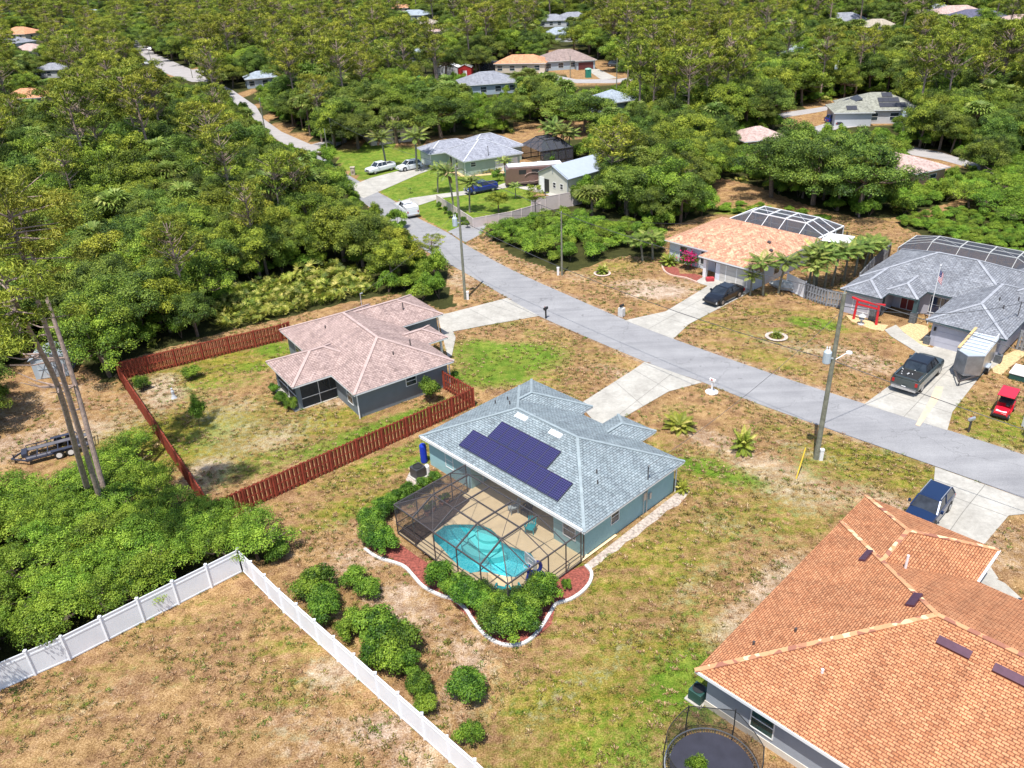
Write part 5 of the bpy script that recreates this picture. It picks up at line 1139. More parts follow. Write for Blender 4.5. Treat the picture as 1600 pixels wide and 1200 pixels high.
for s_ in (1, -1):
    w = MB().cyl((-.3, s_*1.05, .36), (-.3, s_*1.28, .36), .36, n=16).build('wheel', BLACK, e); MB().cyl((-.3, s_*1.2, .36), (-.3, s_*1.29, .36), .2, n=12).build('rim', RIM, w)
    MB().box(-.75, .15, s_*1.17-.13, s_*1.17+.13, .68, .76).build('mudguard', ALT, e)
q = MB()
for xx in (-2.2, -1.5, -.8, -.1, .6, 1.3): q.box(xx-.03, xx+.03, -1.0, 1.0, 2.5, 2.55)
for yy in (-1.0, 1.0): q.box(-2.3, 1.5, yy-.03, yy+.03, 2.46, 2.6)
for k in range(7): q.bar((-2.3+k*.55, 1.0, 2.6), (-2.3+k*.55, 1.0, 2.85), .04)
q.bar((-2.3, 1.0, 2.85), (1.2, 1.0, 2.85), .05); q.build('roof_rack', WHITE, e)
lm = MB().box(-3.6, 1.9, -.1, .12, 2.56, 2.66).build('lumber', pm('yellow_lumber', (.6, .42, .2), .8, .1)); tag(lm, 'long yellow plank lying on the rack of the silver trailer', 'plank')
c_, s__ = cos(RD(227)), sin(RD(227)); lm.location = (x-s__*-.95*1.05, y+c_*-.95*1.05, .18); lm.rotation_euler = (0, 0, RD(227))
# golf cart
x, y = U(1566, 646); e = empty('golf_cart', (x, y, 0), RD(228), 'red and black golf cart on the grass at the right', 'golf cart'); RDP = paint('red_paint', (.62, .01, .03), 0)
b_ = MB(); loft(b_, [(-1.25, [(.5, .3), (.6, .5), (.55, .85), (.02, .9)]), (-.35, [(.5, .3), (.62, .45), (.58, .8), (.02, .85)]), (-.3, [(.5, .25), (.6, .3), (.58, .36), (.02, .38)]), (.45, [(.5, .25), (.6, .3), (.58, .36), (.02, .38)]), (.55, [(.5, .3), (.6, .45), (.52, .85), (.02, .9)]), (1.25, [(.42, .3), (.5, .42), (.42, .6), (.02, .66)])]); b_.build('body', RDP, e, bevel=.02)
MB().box(-.75, -.2, -.52, .52, .85, .98).box(-.95, -.8, -.52, .52, .95, 1.35).build('seat', pm('black_vinyl', (.03, .03, .035), .5), e)
MB().box(-1.2, .75, -.62, .62, 1.86, 1.93).build('roof', RDP, e, bevel=.03)
q = MB()
for s_ in (1, -1): q.bar((-1.1, s_*.55, .8), (-1.1, s_*.58, 1.88), .04).bar((.6, s_*.5, .85), (.5, s_*.58, 1.88), .04)
q.build('roof_post', BLACK, e)
MB().cyl((.35, .25, .9), (.2, .25, 1.1), .16, n=12).build('steering_wheel', BLACK, e); MB().box(.98, 1.28, -.46, .46, .28, .5).build('bumper', BLACK, e)
MB().box(.75, 1.15, -.38, .38, .69, .73).build('bonnet_stripe', WHITE, e)
for sx in (-.85, .9):
    for s_ in (1, -1): w = MB().cyl((sx, s_*.45, .25), (sx, s_*.65, .25), .25, n=14).build('wheel', BLACK, e); MB().cyl((sx, s_*.6, .25), (sx, s_*.66, .25), .13, n=10).build('rim', RIM, w)
# flatbed trailer at left
x, y = U(92, 706); p0, p1 = U(28, 722), U(150, 690); an = math.atan2(p1[1]-p0[1], p1[0]-p0[0]); e = empty('utility_trailer', (x, y, 0), an, 'black open utility trailer parked on the dry left lot', 'trailer'); DT = pm('trailer_black', (.04, .045, .07), .5, .2); DD = pm('trailer_deck', (.13, .125, .14), .7, .2)
DDm = MB(); 
DDm.box(-2.2, 2.3, -.95, -.5, .5, .56).box(-2.2, 2.3, .5, .95, .5, .56); DDm.build('deck', DD, e)
q = MB().bar((-2.2, -1, .48), (2.4, -1, .48), .12).bar((-2.2, 1, .48), (2.4, 1, .48), .12).bar((-2.2, -1, .48), (-3.3, 0, .45), .1).bar((-2.2, 1, .48), (-3.3, 0, .45), .1)
for k in range(7): q.bar((-2.2+k*.75, -1, .46), (-2.2+k*.75, 1, .46), .07)
for yy in (-1, 1):
    q.bar((-2.2, yy, .8), (2.3, yy, .8), .05)
    for k in range(7): q.bar((-2.2+k*.75, yy, .48), (-2.2+k*.75, yy, .8), .05)
q.box(-2.5, -2.1, -.5, .5, .5, .85).cyl((-3.1, 0, .05), (-3.1, 0, .8), .05, n=8); q.build('frame', DT, e)
for sx in (.1, .95):
    for s_ in (1, -1): w = MB().cyl((sx, s_*1.05, .36), (sx, s_*1.3, .36), .36, n=16).build('wheel', BLACK, e); MB().cyl((sx, s_*1.2, .36), (sx, s_*1.31, .36), .22, n=12).build('rim', WHITE, w)
for s_ in (1, -1): MB().box(-.4, 1.5, s_*1.17-.15, s_*1.17+.15, .76, .82).build('mudguard', DT, e)
MB().bar((2.35, -.8, .5), (2.6, -.8, 1.3), .06).bar((2.35, .8, .5), (2.6, .8, 1.3), .06).bar((2.6, -.8, 1.3), (2.6, .8, 1.3), .06).bar((2.47, -.8, .9), (2.47, .8, .9), .06).build('ramp', DT, e)
# motorhome
pr, pf = U(866, 289), U(796, 294); an = math.atan2(pf[1]-pr[1], pf[0]-pr[0]); e = empty('motorhome', ((pr[0]+pf[0])/2+.3, (pr[1]+pf[1])/2+1.4, 0), an, 'brown and cream motorhome with white roof beside the barn', 'motorhome')
L_ = math.hypot(pf[0]-pr[0], pf[1]-pr[1])/2+1.0; BRN = pm('brown_coach_paint', (.17, .1, .085), .35, .1, coat=.5); CRM = pm('cream_swoosh', (.5, .38, .33), .35, .05)
b_ = MB(); loft(b_, [(-L_, [(1.2, .45), (1.25, .6), (1.25, 3.1), (1.15, 3.3), (.02, 3.34)]), (L_-.7, [(1.2, .45), (1.25, .6), (1.25, 3.1), (1.15, 3.3), (.02, 3.34)]), (L_-.1, [(1.15, .45), (1.2, .6), (1.2, 2.9), (1.05, 3.15), (.02, 3.2)]), (L_, [(1.0, .5), (1.1, .7), (1.1, 1.3), (1.0, 1.4), (.02, 1.42)])]); b_.build('body', BRN, e, bevel=.05)
MB().box(-L_+.05, L_-.5, -1.15, 1.15, 3.33, 3.4).box(-1.5, -.8, -.4, .4, 3.4, 3.65).box(1.2, 1.9, -.4, .4, 3.4, 3.65).build('roof', WHITE, e)
q = MB(); pts = [(.2+1.4*cos(a), 1.265, 1.6+.75*sin(a)) for a in np.linspace(.3, 5.2, 14)]
for s_ in (1, -1):
    for a, b2 in zip(pts[:-1], pts[1:]): q.bar((a[0], a[1]*s_, a[2]), (b2[0], b2[1]*s_, b2[2]), .28, .02)
    q.bar((-L_+.3, 1.262*s_, .9), (L_-1, 1.262*s_, .8), .2, .02); q.box(-L_+.2, -L_+2.2, 1.252*s_-.01, 1.252*s_+.01, .8, 1.9)
q.build('swoosh', CRM, e)
MB().box(L_-.12, L_-.02, -1.0, 1.0, 1.5, 2.7).build('windscreen', glassm('teal_glass', (.03, .14, .14)), e)
q = MB();
for s_ in (1, -1):
    for xx in (-2.6, -.2, 1.9): q.box(xx-.6, xx+.6, 1.258*s_-.01, 1.258*s_+.01, 2.1, 2.8)
q.build('side_window', BLACK, e)
for sx in (-L_+2.6, L_-1.7):
    for s_ in (1, -1): w = MB().cyl((sx, s_*1.05, .48), (sx, s_*1.28, .48), .48, n=16).build('wheel', BLACK, e); MB().cyl((sx, s_*1.2, .48), (sx, s_*1.3, .48), .3, n=12).build('rim', STEEL, w)

# ---------------------------------------------------------------- yard objects
# trampoline
tx, ty = U(1112, 1200, .9); TR = 2.15; e = empty('trampoline', (tx, ty, 0), 0, 'round black trampoline with net enclosure beside the orange roofed house', 'trampoline')
MB().lathe([(0, .905), (TR-.22, .9), (TR-.22, .88), (0, .88)], n=40).build('mat', pm('trampoline_mat', (.03, .03, .045), .6, .2, 1.5), e)
q = MB(); ring = [(TR*cos(a), TR*sin(a), .9) for a in np.linspace(0, 2*pi, 41)]; q.tube(ring, .035, 6)
for k in range(6):
    a = 2*pi*k/6+.35
    for d in (-.14, .14): q.cyl((TR*cos(a+d), TR*sin(a+d), .9), (TR*cos(a+d), TR*sin(a+d), 0), .03, n=6)
    q.cyl((TR*cos(a-.14), TR*sin(a-.14), .03), (TR*cos(a+.14), TR*sin(a+.14), .03), .03, n=6)
q.build('frame', STEEL, e)
q = MB()
for k in range(96): a = 2*pi*k/96; q.bar(((TR-.22)*cos(a), (TR-.22)*sin(a), .895), (TR*cos(a), TR*sin(a), .9), .022)
q.build('spring', pm('spring_black', (.04, .04, .04), .5), e)
q = MB(); NP = 6
for k in range(NP): a = 2*pi*(k+.5)/NP+.35; q.tube([(TR*1.02*cos(a), TR*1.02*sin(a), .2), (TR*1.04*cos(a), TR*1.04*sin(a), 1.6), (TR*1.0*cos(a), TR*1.0*sin(a), 2.75)], .03, 6)
q.build('net_pole', BLACK, e)
q = MB(); n = 48
for k in range(n):
    a0, a1 = 2*pi*k/n, 2*pi*(k+1)/n
    def top(a): u = ((a-.35)/(2*pi/NP)-.5) % 1; return 2.7-.38*4*u*(1-u)*.9
    q.face([(TR*.93*cos(a0), TR*.93*sin(a0), .92), (TR*.93*cos(a1), TR*.93*sin(a1), .92), (TR*(1-.0)*cos(a1), TR*cos(0)*sin(a1), top(a1)), (TR*cos(a0), TR*sin(a0), top(a0))])
q.build('net', screen('trampoline_net', (.02, .02, .022), .5), e)
q = MB()
for k in range(n): a0, a1 = 2*pi*k/n, 2*pi*(k+1)/n; q.bar((TR*cos(a0), TR*sin(a0), top(a0)), (TR*cos(a1), TR*sin(a1), top(a1)), .03)
q.build('net_rim', BLACK, e)
# AC units
def ac(px, py, label, m, s=1):
    x, y = U(px, py); e = empty('air_conditioner', (x, y, 0), RD(43), label, 'air conditioner'); MB().box(-.42*s, .42*s, -.42*s, .42*s, .08, .85*s).build('housing', m, e, bevel=.03)
    MB().lathe([(0, .86*s), (.33*s, .86*s), (.36*s, .9*s), (.3*s, .9*s)], n=20).build('fan_grille', BLACK, e); MB().box(-.55*s, .55*s, -.55*s, .55*s, -.02, .08).build('pad', CONC, e)
ac(654, 744, 'dark air conditioner beside the pale blue wall', pm('ac_dark', (.05, .05, .055), .5), 1.05); ac(1090, 1092, 'dark green air conditioner at the corner of the grey orange roofed house', pm('ac_green', (.02, .07, .06), .5), .9)
x, y = U(657, 722); t_ = tag(MB().lathe([(0, 0), (.25, 0), (.27, .1), (.27, 1.5), (.2, 1.62), (0, 1.65)], n=16).build('water_tank', pm('royal_blue_plastic', (.01, .04, .45), .35)), 'upright royal blue tank behind the dark air conditioner', 'tank'); t_.location = (x+.3, y, 0)
x, y = U(668, 740); t_ = tag(MB().lathe([(0, 0), (.2, 0), (.2, .7), (.12, .82), (0, .85)], n=14).build('pool_filter', WHITE), 'white pool filter tank next to the dark air conditioner', 'filter'); t_.location = (x, y, 0)
# basketball hoop in the pool cage
x, y = U(838, 906, .1); e = empty('basketball_hoop', (x, y, .1), RD(215), 'blue based poolside basketball hoop under the cage', 'basketball hoop'); RB = pm('royal_blue_base', (.01, .03, .4), .3, .05)
q = MB(); q.lathe([(0, 0), (.62, 0), (.68, .1), (.6, .35), (.3, .42), (0, .42)], n=18); q.build('base', RB, e)
q = MB(); pts = [(.1+.48*cos(a), 0, .95+.48*sin(a)) for a in np.linspace(-1.5, 4.7, 16)]; q.tube(pts, .12, 8); q.build('pole', RB, e)
q = MB().box(.35, .4, -.55, .55, 1.35, 2.1); q.build('backboard', screen('clear_board', (.6, .65, .66), .6), e)
q = MB();
for yy in (-.55, .55): q.bar((.38, yy, 1.35), (.38, yy, 2.1), .05)
for zz in (1.35, 2.1): q.bar((.38, -.55, zz), (.38, .55, zz), .05)
q.bar((.41, -.25, 1.5), (.41, .25, 1.5), .03).bar((.41, -.25, 1.85), (.41, .25, 1.85), .03).bar((.41, -.25, 1.5), (.41, -.25, 1.85), .03).bar((.41, .25, 1.5), (.41, .25, 1.85), .03); q.tube([(.65+.23*cos(a), .23*sin(a), 1.5) for a in np.linspace(0, 2*pi, 14)], .02, 5); q.build('rim', WHITE, e)
TEAL = pm('teal_plastic', (.01, .33, .36), .45, .08)
def chair(px, py, ang, label, m, z=.1, group=None):
    x, y = U(px, py, z); e = empty('patio_chair', (x, y, z), RD(ang), label, 'chair', group); MB().box(-.28, .3, -.28, .28, .36, .42).build('seat', m, e)
    q = MB(); 
    for k in range(5): q.bar((-.28, -.22+k*.11, .42), (-.5, -.26+k*.13, 1.0-.03*abs(k-2)), .08, .02)
    q.build('backrest', m, e); MB().box(-.3, .3, .26, .36, .58, .62).box(-.3, .3, -.36, -.26, .58, .62).build('armrest', m, e)
    for sx, sy in ((-.25, -.28), (-.25, .28), (.26, -.28), (.26, .28)): MB().box(sx-.03, sx+.03, sy-.03, sy+.03, 0, .6 if sx > 0 else .4).build('leg', m, e)
chair(782, 929, 70, 'teal chair at the cage corner left of its twin', TEAL); chair(806, 929, 110, 'teal chair at the cage corner nearer the hoop', TEAL); chair(829, 831, 250, 'teal folding chair in front of the blue house wall', TEAL, .1)
chair(802, 800, 200, 'pale chair draped with a towel under the lanai', pm('pale_towel', (.4, .45, .46), .8)); chair(823, 803, 230, 'dark patio chair under the lanai', BLACK)
# pot plants in the cage corner
for k, (px, py) in enumerate(((668, 805), (676, 799), (690, 790), (698, 786))):
    x, y = U(px, py, .1); e = empty('potted_plant', (x, y, .1), 0, 'flowering potted plants in the shaded cage corner', 'potted plant', 'potted plants in the cage'); MB().lathe([(0, 0), (.16, 0), (.22, .35), (.18, .35), (.15, .3), (0, .3)], n=12).build('pot', pm('terracotta', (.35, .14, .08), .8), e)
    c = bpy.data.objects.new('foliage', PRO['shrub%d' % (k % 3)][0]); COL.objects.link(c); c.parent = e; c.scale = (.32, .32, .5); c.location = (0, 0, .3)
# mailboxes
def mailbox(px, py, label, m, post=None, ang=46, h=1.1, extra=None):
    x, y = U(px, py); e = empty('mailbox', (x, y, 0), RD(ang), label, 'mailbox'); MB().box(-.06, .06, -.06, .06, 0, h).box(-.25, .25, -.04, .04, h-.08, h).build('post', post or m, e)
    q = MB(); n = 8; pr = [(-.11, 0), (.11, 0)]+[(.11*cos(a), .14+.11*sin(a)) for a in np.linspace(0, pi, n)]
    b = len(q.v)
    for xx in (-.28, .28): q.v += [(xx, yy, h+zz) for yy, zz in pr]
    k = len(pr); q.f += [tuple(range(k))[::-1], tuple(range(k, 2*k))]+[(i_, (i_+1) % k, k+(i_+1) % k, k+i_) for i_ in range(k)]
    q.build('box', m, e); MB().box(-.05, .08, .11, .13, h+.1, h+.28).build('flag', pm('red_flag', (.5, .02, .02), .5), e)
    if extra: extra(e)
    return e
mailbox(853, 498, 'black mailbox on a black post at the near kerb', BLACK); mailbox(1112, 613, 'white mailbox on a round white base by the road', WHITE, extra=lambda e: MB().lathe([(0, 0), (.55, 0), (.55, .08), (0, .1)], n=20).build('base', WHITE, e), ang=130)
mailbox(971, 494, 'black mailbox on a white block pillar opposite', BLACK, post=WHITE, extra=lambda e: MB().box(-.25, .25, -.3, .3, 0, .95).build('pillar', pm('white_block', (.6, .58, .55), .9, .2, 8), e)); mailbox(1513, 675, 'silver mailbox on a dark post at the right verge', STEEL, post=DARKM, ang=20)
x, y = U(552, 273); t_ = tag(MB().box(-.35, .35, -.35, .35, 0, 1.3).box(-.42, .42, -.42, .42, 1.3, 1.4).box(-.15, .15, -.5, -.3, .7, 1.05).build('mailbox', pm('tan_stone', (.45, .38, .3), .9, .3, 4)), 'tan stone mailbox pillar at the far lawn edge', 'mailbox'); t_.location = (x, y, 0)
# red gate, lantern, flagpole
x, y = U(1351, 503); e = empty('torii_gate', (x, y, 0), RD(-45), 'red wooden torii style gate in front of the grey house', 'gate'); RG = pm('vermilion_wood', (.6, .02, .03), .6, .1); w = 1.15
q = MB()
for s_ in (1, -1): q.cyl((s_*w, 0, 0), (s_*w*.93, 0, 2.1), .13, .11, 10)
q.build('pillar', RG, e); MB().box(-w, w, -.06, .06, 1.62, 1.78).build('tie_beam', RG, e); MB().bar((-1.65, 0, 2.28), (-.8, 0, 2.13), .2, .16).bar((-.8, 0, 2.13), (.8, 0, 2.13), .2, .16).bar((.8, 0, 2.13), (1.65, 0, 2.28), .2, .16).build('lintel', RG, e)
x, y = U(1345, 507); t_ = tag(MB().lathe([(0, 0), (.3, 0), (.3, .1), (.12, .15), (.1, .5), (.28, .58), (.28, .65), (.16, .68), (.16, .88), (.38, .92), (.08, 1.15), (.05, 1.25), (0, 1.28)], n=12).build('stone_lantern', pm('pale_stone', (.5, .5, .5), .9, .15, 5)), 'small pale stone lantern beside the red gate', 'lantern'); t_.location = (x, y, 0)
x, y = U(1449, 506); fh_ = hgt(1449, 506, 417); e = empty('flagpole', (x, y, 0), 0, 'white flagpole flying a striped flag before the grey house', 'flagpole'); MB().cyl((0, 0, 0), (0, 0, fh_), .05, .03, 8).lathe([(0, fh_), (.08, fh_+.05), (.08, fh_+.12), (0, fh_+.17)], n=8).build('pole', WHITE, e)
FR_, FB_ = pm('flag_red', (.5, .02, .04), .8, .05), pm('flag_blue', (.03, .04, .18), .8, .05); q = MB(); ns = 13; cols = 8; 
for j in range(ns):
    for i_ in range(cols):
        x0, x1 = i_*.13, (i_+1)*.13
        def pt(xx, jj): zz = fh_-.25-jj*.085-xx*.75; return (xx*.55, .1*sin(xx*7), zz)
        q.face([pt(x0, j), pt(x1, j), pt(x1, j+1), pt(x0, j+1)], mi=2 if (j < 7 and i_ < 4) else (0 if j % 2 == 0 else 1))
q.build('flag', [FR_, WHITE, FB_], e)
q = MB()
for r_ in range(3):
    for c2 in range(3): p_ = pt(.1+c2*.15, 1.2+r_*2); q.box(p_[0]-.02, p_[0]+.02, p_[1]-.02, p_[1]+.02, p_[2]-.02, p_[2]+.02)
q.build('flag_star', WHITE, e)
# sheds
def shed(px, py, w, d, h, ang, label, wm, rm_, door=None, name='shed'):
    x, y = U(px, py); e = empty(name, (x, y, 0), RD(ang), label, 'shed'); q = MB().box(-w/2, w/2, 0, d, 0, h); q.face([(-w/2, 0, h), (w/2, 0, h), (0, 0, h+w*.2)]); q.face([(-w/2, d, h), (0, d, h+w*.2), (w/2, d, h)]); q.build('wall', wm, e)
    r = MB(); 
    for s_ in (1, -1): P = [(s_*(w/2+.15), -.15, h-.05), (s_*(w/2+.15), d+.15, h-.05), (0, d+.15, h+w*.2+.03), (0, -.15, h+w*.2+.03)]; r.face(P); r.face([(p[0], p[1], p[2]-.05) for p in P][::-1])
    r.build('roof', rm_, e)
    if door: door(e, w, h)
    return e
SHB = pm('pale_blue_shed_vinyl', (.42, .5, .58), .6, .08, 2)
def sdoor(e, w, h):
    q = MB(); f = MB()
    for s_ in (-1, 1):
        q.box(s_*.55-.5, s_*.55+.5, -.04, .0, .08, 1.95)
        f.bar((s_*.55-.48, -.05, .1), (s_*.55+.48, -.05, 1.9), .06, .02).bar((s_*.55+.48, -.05, .1), (s_*.55-.48, -.05, 1.9), .06, .02).bar((s_*.55-.48, -.05, 1.0), (s_*.55+.48, -.05, 1.0), .06, .02)
    q.build('door', pm('shed_door', (.5, .57, .64), .6), e); f.build('door_brace', pm('shed_brace', (.2, .25, .3), .6), e)
shed(83, 590, 3.0, 2.6, 2.1, 12, 'pale blue vinyl shed with crossed doors behind the tall pines', SHB, pm('shed_roof', (.3, .34, .38), .7), sdoor)
shed(700, 120, 6.5, 4, 2.8, -10, 'long white shed beside the red shed', WW, WHITE); shed(727, 121, 4, 4, 2.9, -8, 'small red shed with a white door', pm('barn_red', (.4, .02, .02), .7), WHITE, lambda e, w, h: MB().box(-.6, .6, -.04, 0, .1, 2.0).build('door', WHITE, e))
x, y = U(919, 121); e = empty('portable_toilet', (x, y, 0), RD(5), 'green portable toilet by the vacant lot', 'portable toilet'); MB().box(-.8, .8, -.8, .8, 0, 2.3).build('cabin', pm('green_plastic', (.02, .2, .14), .5), e); MB().lathe([(1.1, 2.3), (.7, 2.6), (0, 2.65)], n=4).build('roof', pm('pale_green', (.3, .5, .4), .5), e)
# white umbrella canopy behind the peach house
x, y = U(1305, 400); e = empty('parasol', (x, y, 0), 0, 'white shade parasol behind the peach shingle house', 'parasol'); MB().cyl((0, 0, 0), (0, 0, 2.6), .04, n=6).build('pole', STEEL, e); MB().lathe([(2.3, 2.25), (0, 2.75), (0, 2.7), (2.3, 2.2)], n=4).build('canopy', WHITE, e); e.rotation_euler = (0, 0, .2)
# boat-like pale tub at the right edge
x, y = U(1606, 592); e = empty('hot_tub', (x, y, 0), RD(-44), 'white topped dark green tub at the right edge of the photo', 'tub'); MB().box(-1.3, 1.3, -1.0, 1.0, 0, .55).build('shell', pm('dark_green_shell', (.02, .08, .07), .5), e, bevel=.05); MB().box(-1.35, 1.35, -1.05, 1.05, .55, .66).box(-.5, .5, -.6, .4, .66, .7).build('lid', WHITE, e, bevel=.03)
x, y = U(1600, 667); t_ = tag(MB().box(-.15, .15, -.15, .15, 0, 1.0).build('valve_box', WHITE), 'white marker box at the right edge beside the golf cart', 'marker box'); t_.location = (x, y, 0)
x, y = U(297, 247); e = empty('canopy_tent', (x, y, 0), RD(-8), 'white canopy roof showing among the left trees', 'canopy'); MB().box(-2.6, 2.6, -1.5, 1.5, 2.4, 2.5).lathe([(2.2, 2.5), (0, 3.1)], n=4).build('canopy', WHITE, e)
for sx, sy in ((-2.5, -1.4), (2.5, -1.4), (2.5, 1.4), (-2.5, 1.4)): MB().cyl((sx, sy, 0), (sx, sy, 2.4), .05, n=6).build('leg', STEEL, e)
x, y = U(1222, 452); e = empty('jet_ski', (x, y, 0), RD(140), 'pale clutter under a tarp behind the white gate', 'tarp'); b_ = MB(); loft(b_, [(-1.4, [(.3, .2), (.5, .5), (.3, .9), (.02, 1.0)]), (0, [(.5, .1), (.7, .5), (.4, 1.0), (.02, 1.2)]), (1.5, [(.1, .3), (.2, .5), (.1, .6), (.02, .65)])]); b_.build('tarp', pm('tarp_grey', (.5, .52, .52), .7, .3, 4), e)
e.name = 'tarp_pile'
x, y = U(1148, 620+100)
for k, (px, py, lb) in enumerate(((272, 622, 'small pale statue in the brown backyard'),)):
    x, y = U(px, py); t_ = tag(MB().lathe([(0, 0), (.28, 0), (.2, .15), (.12, .4), (.15, .7), (.08, .85), (.1, 1.0), (0, 1.1)], n=10).build('garden_statue', pm('statue_grey', (.5, .52, .55), .8)), lb, 'statue'); t_.location = (x, y, 0)
x, y = U(1213, 527); t_ = tag(MB().lathe([(.9, 0), (1.1, .12), (.9, .18), (.75, .1)], n=18).build('planter_ring', pm('ring_stone', (.5, .42, .36), .9, .3, 4)), 'ring of pale stones round a tuft on the dry lawn', 'stone ring'); t_.location = (x, y, 0)
x, y = U(941, 428); t_ = tag(MB().lathe([(.9, 0), (1.05, .12), (.9, .18), (.75, .1)], n=18).build('planter_ring', pm('salmon_kerb2', (.6, .45, .38), .85)), 'round salmon edging round the small cycad', 'stone ring'); t_.location = (x, y, 0)
x, y = U(656, 122); e = tag(MB().box(-.8, .8, -.5, .5, 0, .5).box(-.5, .1, -.4, .4, .5, 1.1).build('riding_mower', pm('mower_green', (.02, .35, .15), .5)), 'green garden tractor on the bare far lot', 'tractor'); e.location = (x, y, 0)
e = tag(MB().box(-.45, .45, -.3, .3, 0, .38).box(-.08, .08, -.04, .04, .38, .5).build('flower_pot', pm('red_pot', (.45, .05, .06), .6)), 'red pot by the entry of the white house', 'pot'); e.location = (*U(1109, 439), .05)
e = empty('patio_set', (*U(852, 308), 0), .3, 'dark patio table outside the barn', 'table'); MB().lathe([(0, .74), (.6, .74), (.6, .7), (0, .7)], n=14).build('table_top', BLACK, e); MB().cyl((0, 0, 0), (0, 0, .7), .06, n=8).build('leg', BLACK, e)
# ---------------------------------------------------------------- hand placed plants
def P_(key, px, py, h, label, wide=None, group=None, var=None, rz=None, tilt=0):
    x, y = U(px, py); return plant(key, x, y, h, label, group, rz, wide, var, tilt)
# three tall pines at left, leaning and bare below the crown
for k, (bx, by, tx_, ty_, hh, lb) in enumerate(((143, 786, 8, 440, 21, 'leftmost of the three tall bare pine trunks at the left'), (163, 800, 16, 340, 23, 'middle of the three tall bare pine trunks at the left'), (170, 794, 22, 310, 22, 'rightmost of the three tall bare pine trunks at the left'))):
    b0 = np.array((*U(bx, by), -.1)); T = np.array((*U(tx_, ty_, hh), hh)); rng = np.random.default_rng(200+k); Lp = [b0]
    mid = {0: (97, 600), 1: (102, 600), 2: (120, 600)}[k]
    # keep the middle of the trunk on its photo line: solve the height on the vertical plane through both ends
    best = None
    for s in np.linspace(.1, .9, 81):
        for zz in (hh*s,):
            q = np.array((*U(*mid, zz), zz)); d = np.linalg.norm((b0+(T-b0)*s)[:2]-q[:2])
            if best is None or d < best[0]: best = (d, s, q)
    d_, s_, q_ = best; M_ = b0+(T-b0)*s_; M_[:2] = .3*M_[:2]+.7*q_[:2] if d_ < 3 else M_[:2]
    pts = smooth([b0, (b0+M_)/2+[0, 0, 0], M_, (M_+T)/2, T], 3); pts = [np.array(p) for p in pts]
    e = empty('pine_tree', tuple(b0), 0, lb, 'pine tree'); tr = MB(); tr.tube([tuple(p-b0) for p in pts], .21, 10, .1)
    for j in range(7):
        i_ = int(len(pts)*rng.uniform(.45, .8)); p = pts[i_]-b0; a = rng.uniform(2, 5.5); w = rng.uniform(.8, 2.4); m1 = p+np.array([cos(a)*w*.6, sin(a)*w*.6, rng.uniform(-.1, .3)]); tr.tube([tuple(p), tuple(m1), tuple(m1+np.array([cos(a)*w*.5, sin(a)*w*.5, .5]))], .07, 5, .02)
    cl = []; tp = T-b0
    for j in range(34):
        a = rng.uniform(0, 2*pi); w = rng.uniform(.3, 3.0); z = rng.uniform(-3.5, 2.2)*(1-.3*w/3)-.3; c = tp+np.array([cos(a)*w, sin(a)*w, z]); cl.append((*c, rng.uniform(.5, .9), rng.uniform(.35, .85)))
        tr.tube([tuple(tp+np.array([0, 0, min(0, z)*1.0])*.9), tuple(c)], .05, 4, .02)
    tr.build('trunk', PINEBARK, e); V, T_ = clumps(cl, 520, .12, rng, elong=1.15, upb=.25, shell=.25); Q = V.reshape(-1, 4, 3); t2 = (Q[:, 3]-Q[:, 1])*.55; Q[:, 1] += t2/2; Q[:, 3] -= t2/2
    c = bpy.data.objects.new('crown', meshq('pine_crown', Q.reshape(-1, 3), T_, [L_PINE])); COL.objects.link(c); c.parent = e
P_('pine', 955, 318, hgt(955, 318, 196)+.3, 'tall yellow green pine in front of the barn roof', 4.6, var=1)
P_('pine', 678, 424, hgt(678, 424, 368), 'slender young pine at the road bend', 1.7, var=2); P_('pine', 345, 305, hgt(345, 305, 160), 'broad yellow green pine rising from the left woods', 4.5, var=3)
P_('pine', 838, 340+10, 5.5, 'small pine at the corner of the beige fence', 1.6, var=0)
# shrubs along the white fence and the cage hedge
HEDGE = 'hedge shrubs round the pool cage'
hs = [(588,846,1.8,1.25),(600,862,1.7,1.1),(583,822,1.6,1.1),(603,805,1.5,1.0),(622,793,1.4,.95),(640,780,1.4,.9),(658,770,1.3,.85),(676,760,1.3,.85)]
for k, (px, py, h, w) in enumerate(hs): P_('shrub', px, py, h, 'dense green hedge shrub left of the pool cage', w, 'hedge shrubs left of the pool cage')
hs = [(688,918,2.1,1.1),(712,928,1.6,1.0),(728,940,1.8,1.15),(748,957,1.8,1.2),(768,978,1.7,1.25),(795,992,1.8,1.4),(822,980,1.8,1.3),(843,962,1.9,1.3),(852,940,2.1,1.2),(782,965,1.7,1.2),(810,958,1.8,1.2),(835,945,2.0,1.2),(757,940,1.5,1.0)]
for k, (px, py, h, w) in enumerate(hs): P_('shrub', px, py, h, 'dense green hedge shrub in front of the pool cage', w, HEDGE)
hs = [(493,930,2.1,1.45,'shrub'),(505,950,1.9,1.2,'shrub'),(512,968,1.8,1.2,'shrub'),(560,915,1.5,1.2,'brush'),(578,930,1.4,1.1,'brush'),(565,985,1.9,1.4,'brush'),(600,1005,2.4,1.7,'shrub'),(625,1030,2.3,1.5,'shrub'),(612,1048,2.2,1.3,'brush'),(640,1060,1.8,1.1,'shrub'),(660,1085,1.6,.9,'shrub'),(668,1110,1.3,.9,'brush'),(548,1000,1.5,1.0,'brush'),(590,1030,1.8,1.2,'shrub'),(435,870,1.4,1.1,'shrub')]
for px, py, h, w, k in hs: P_(k, px, py, h, 'green shrub in the row behind the white fence', w, 'shrubs behind the white fence')
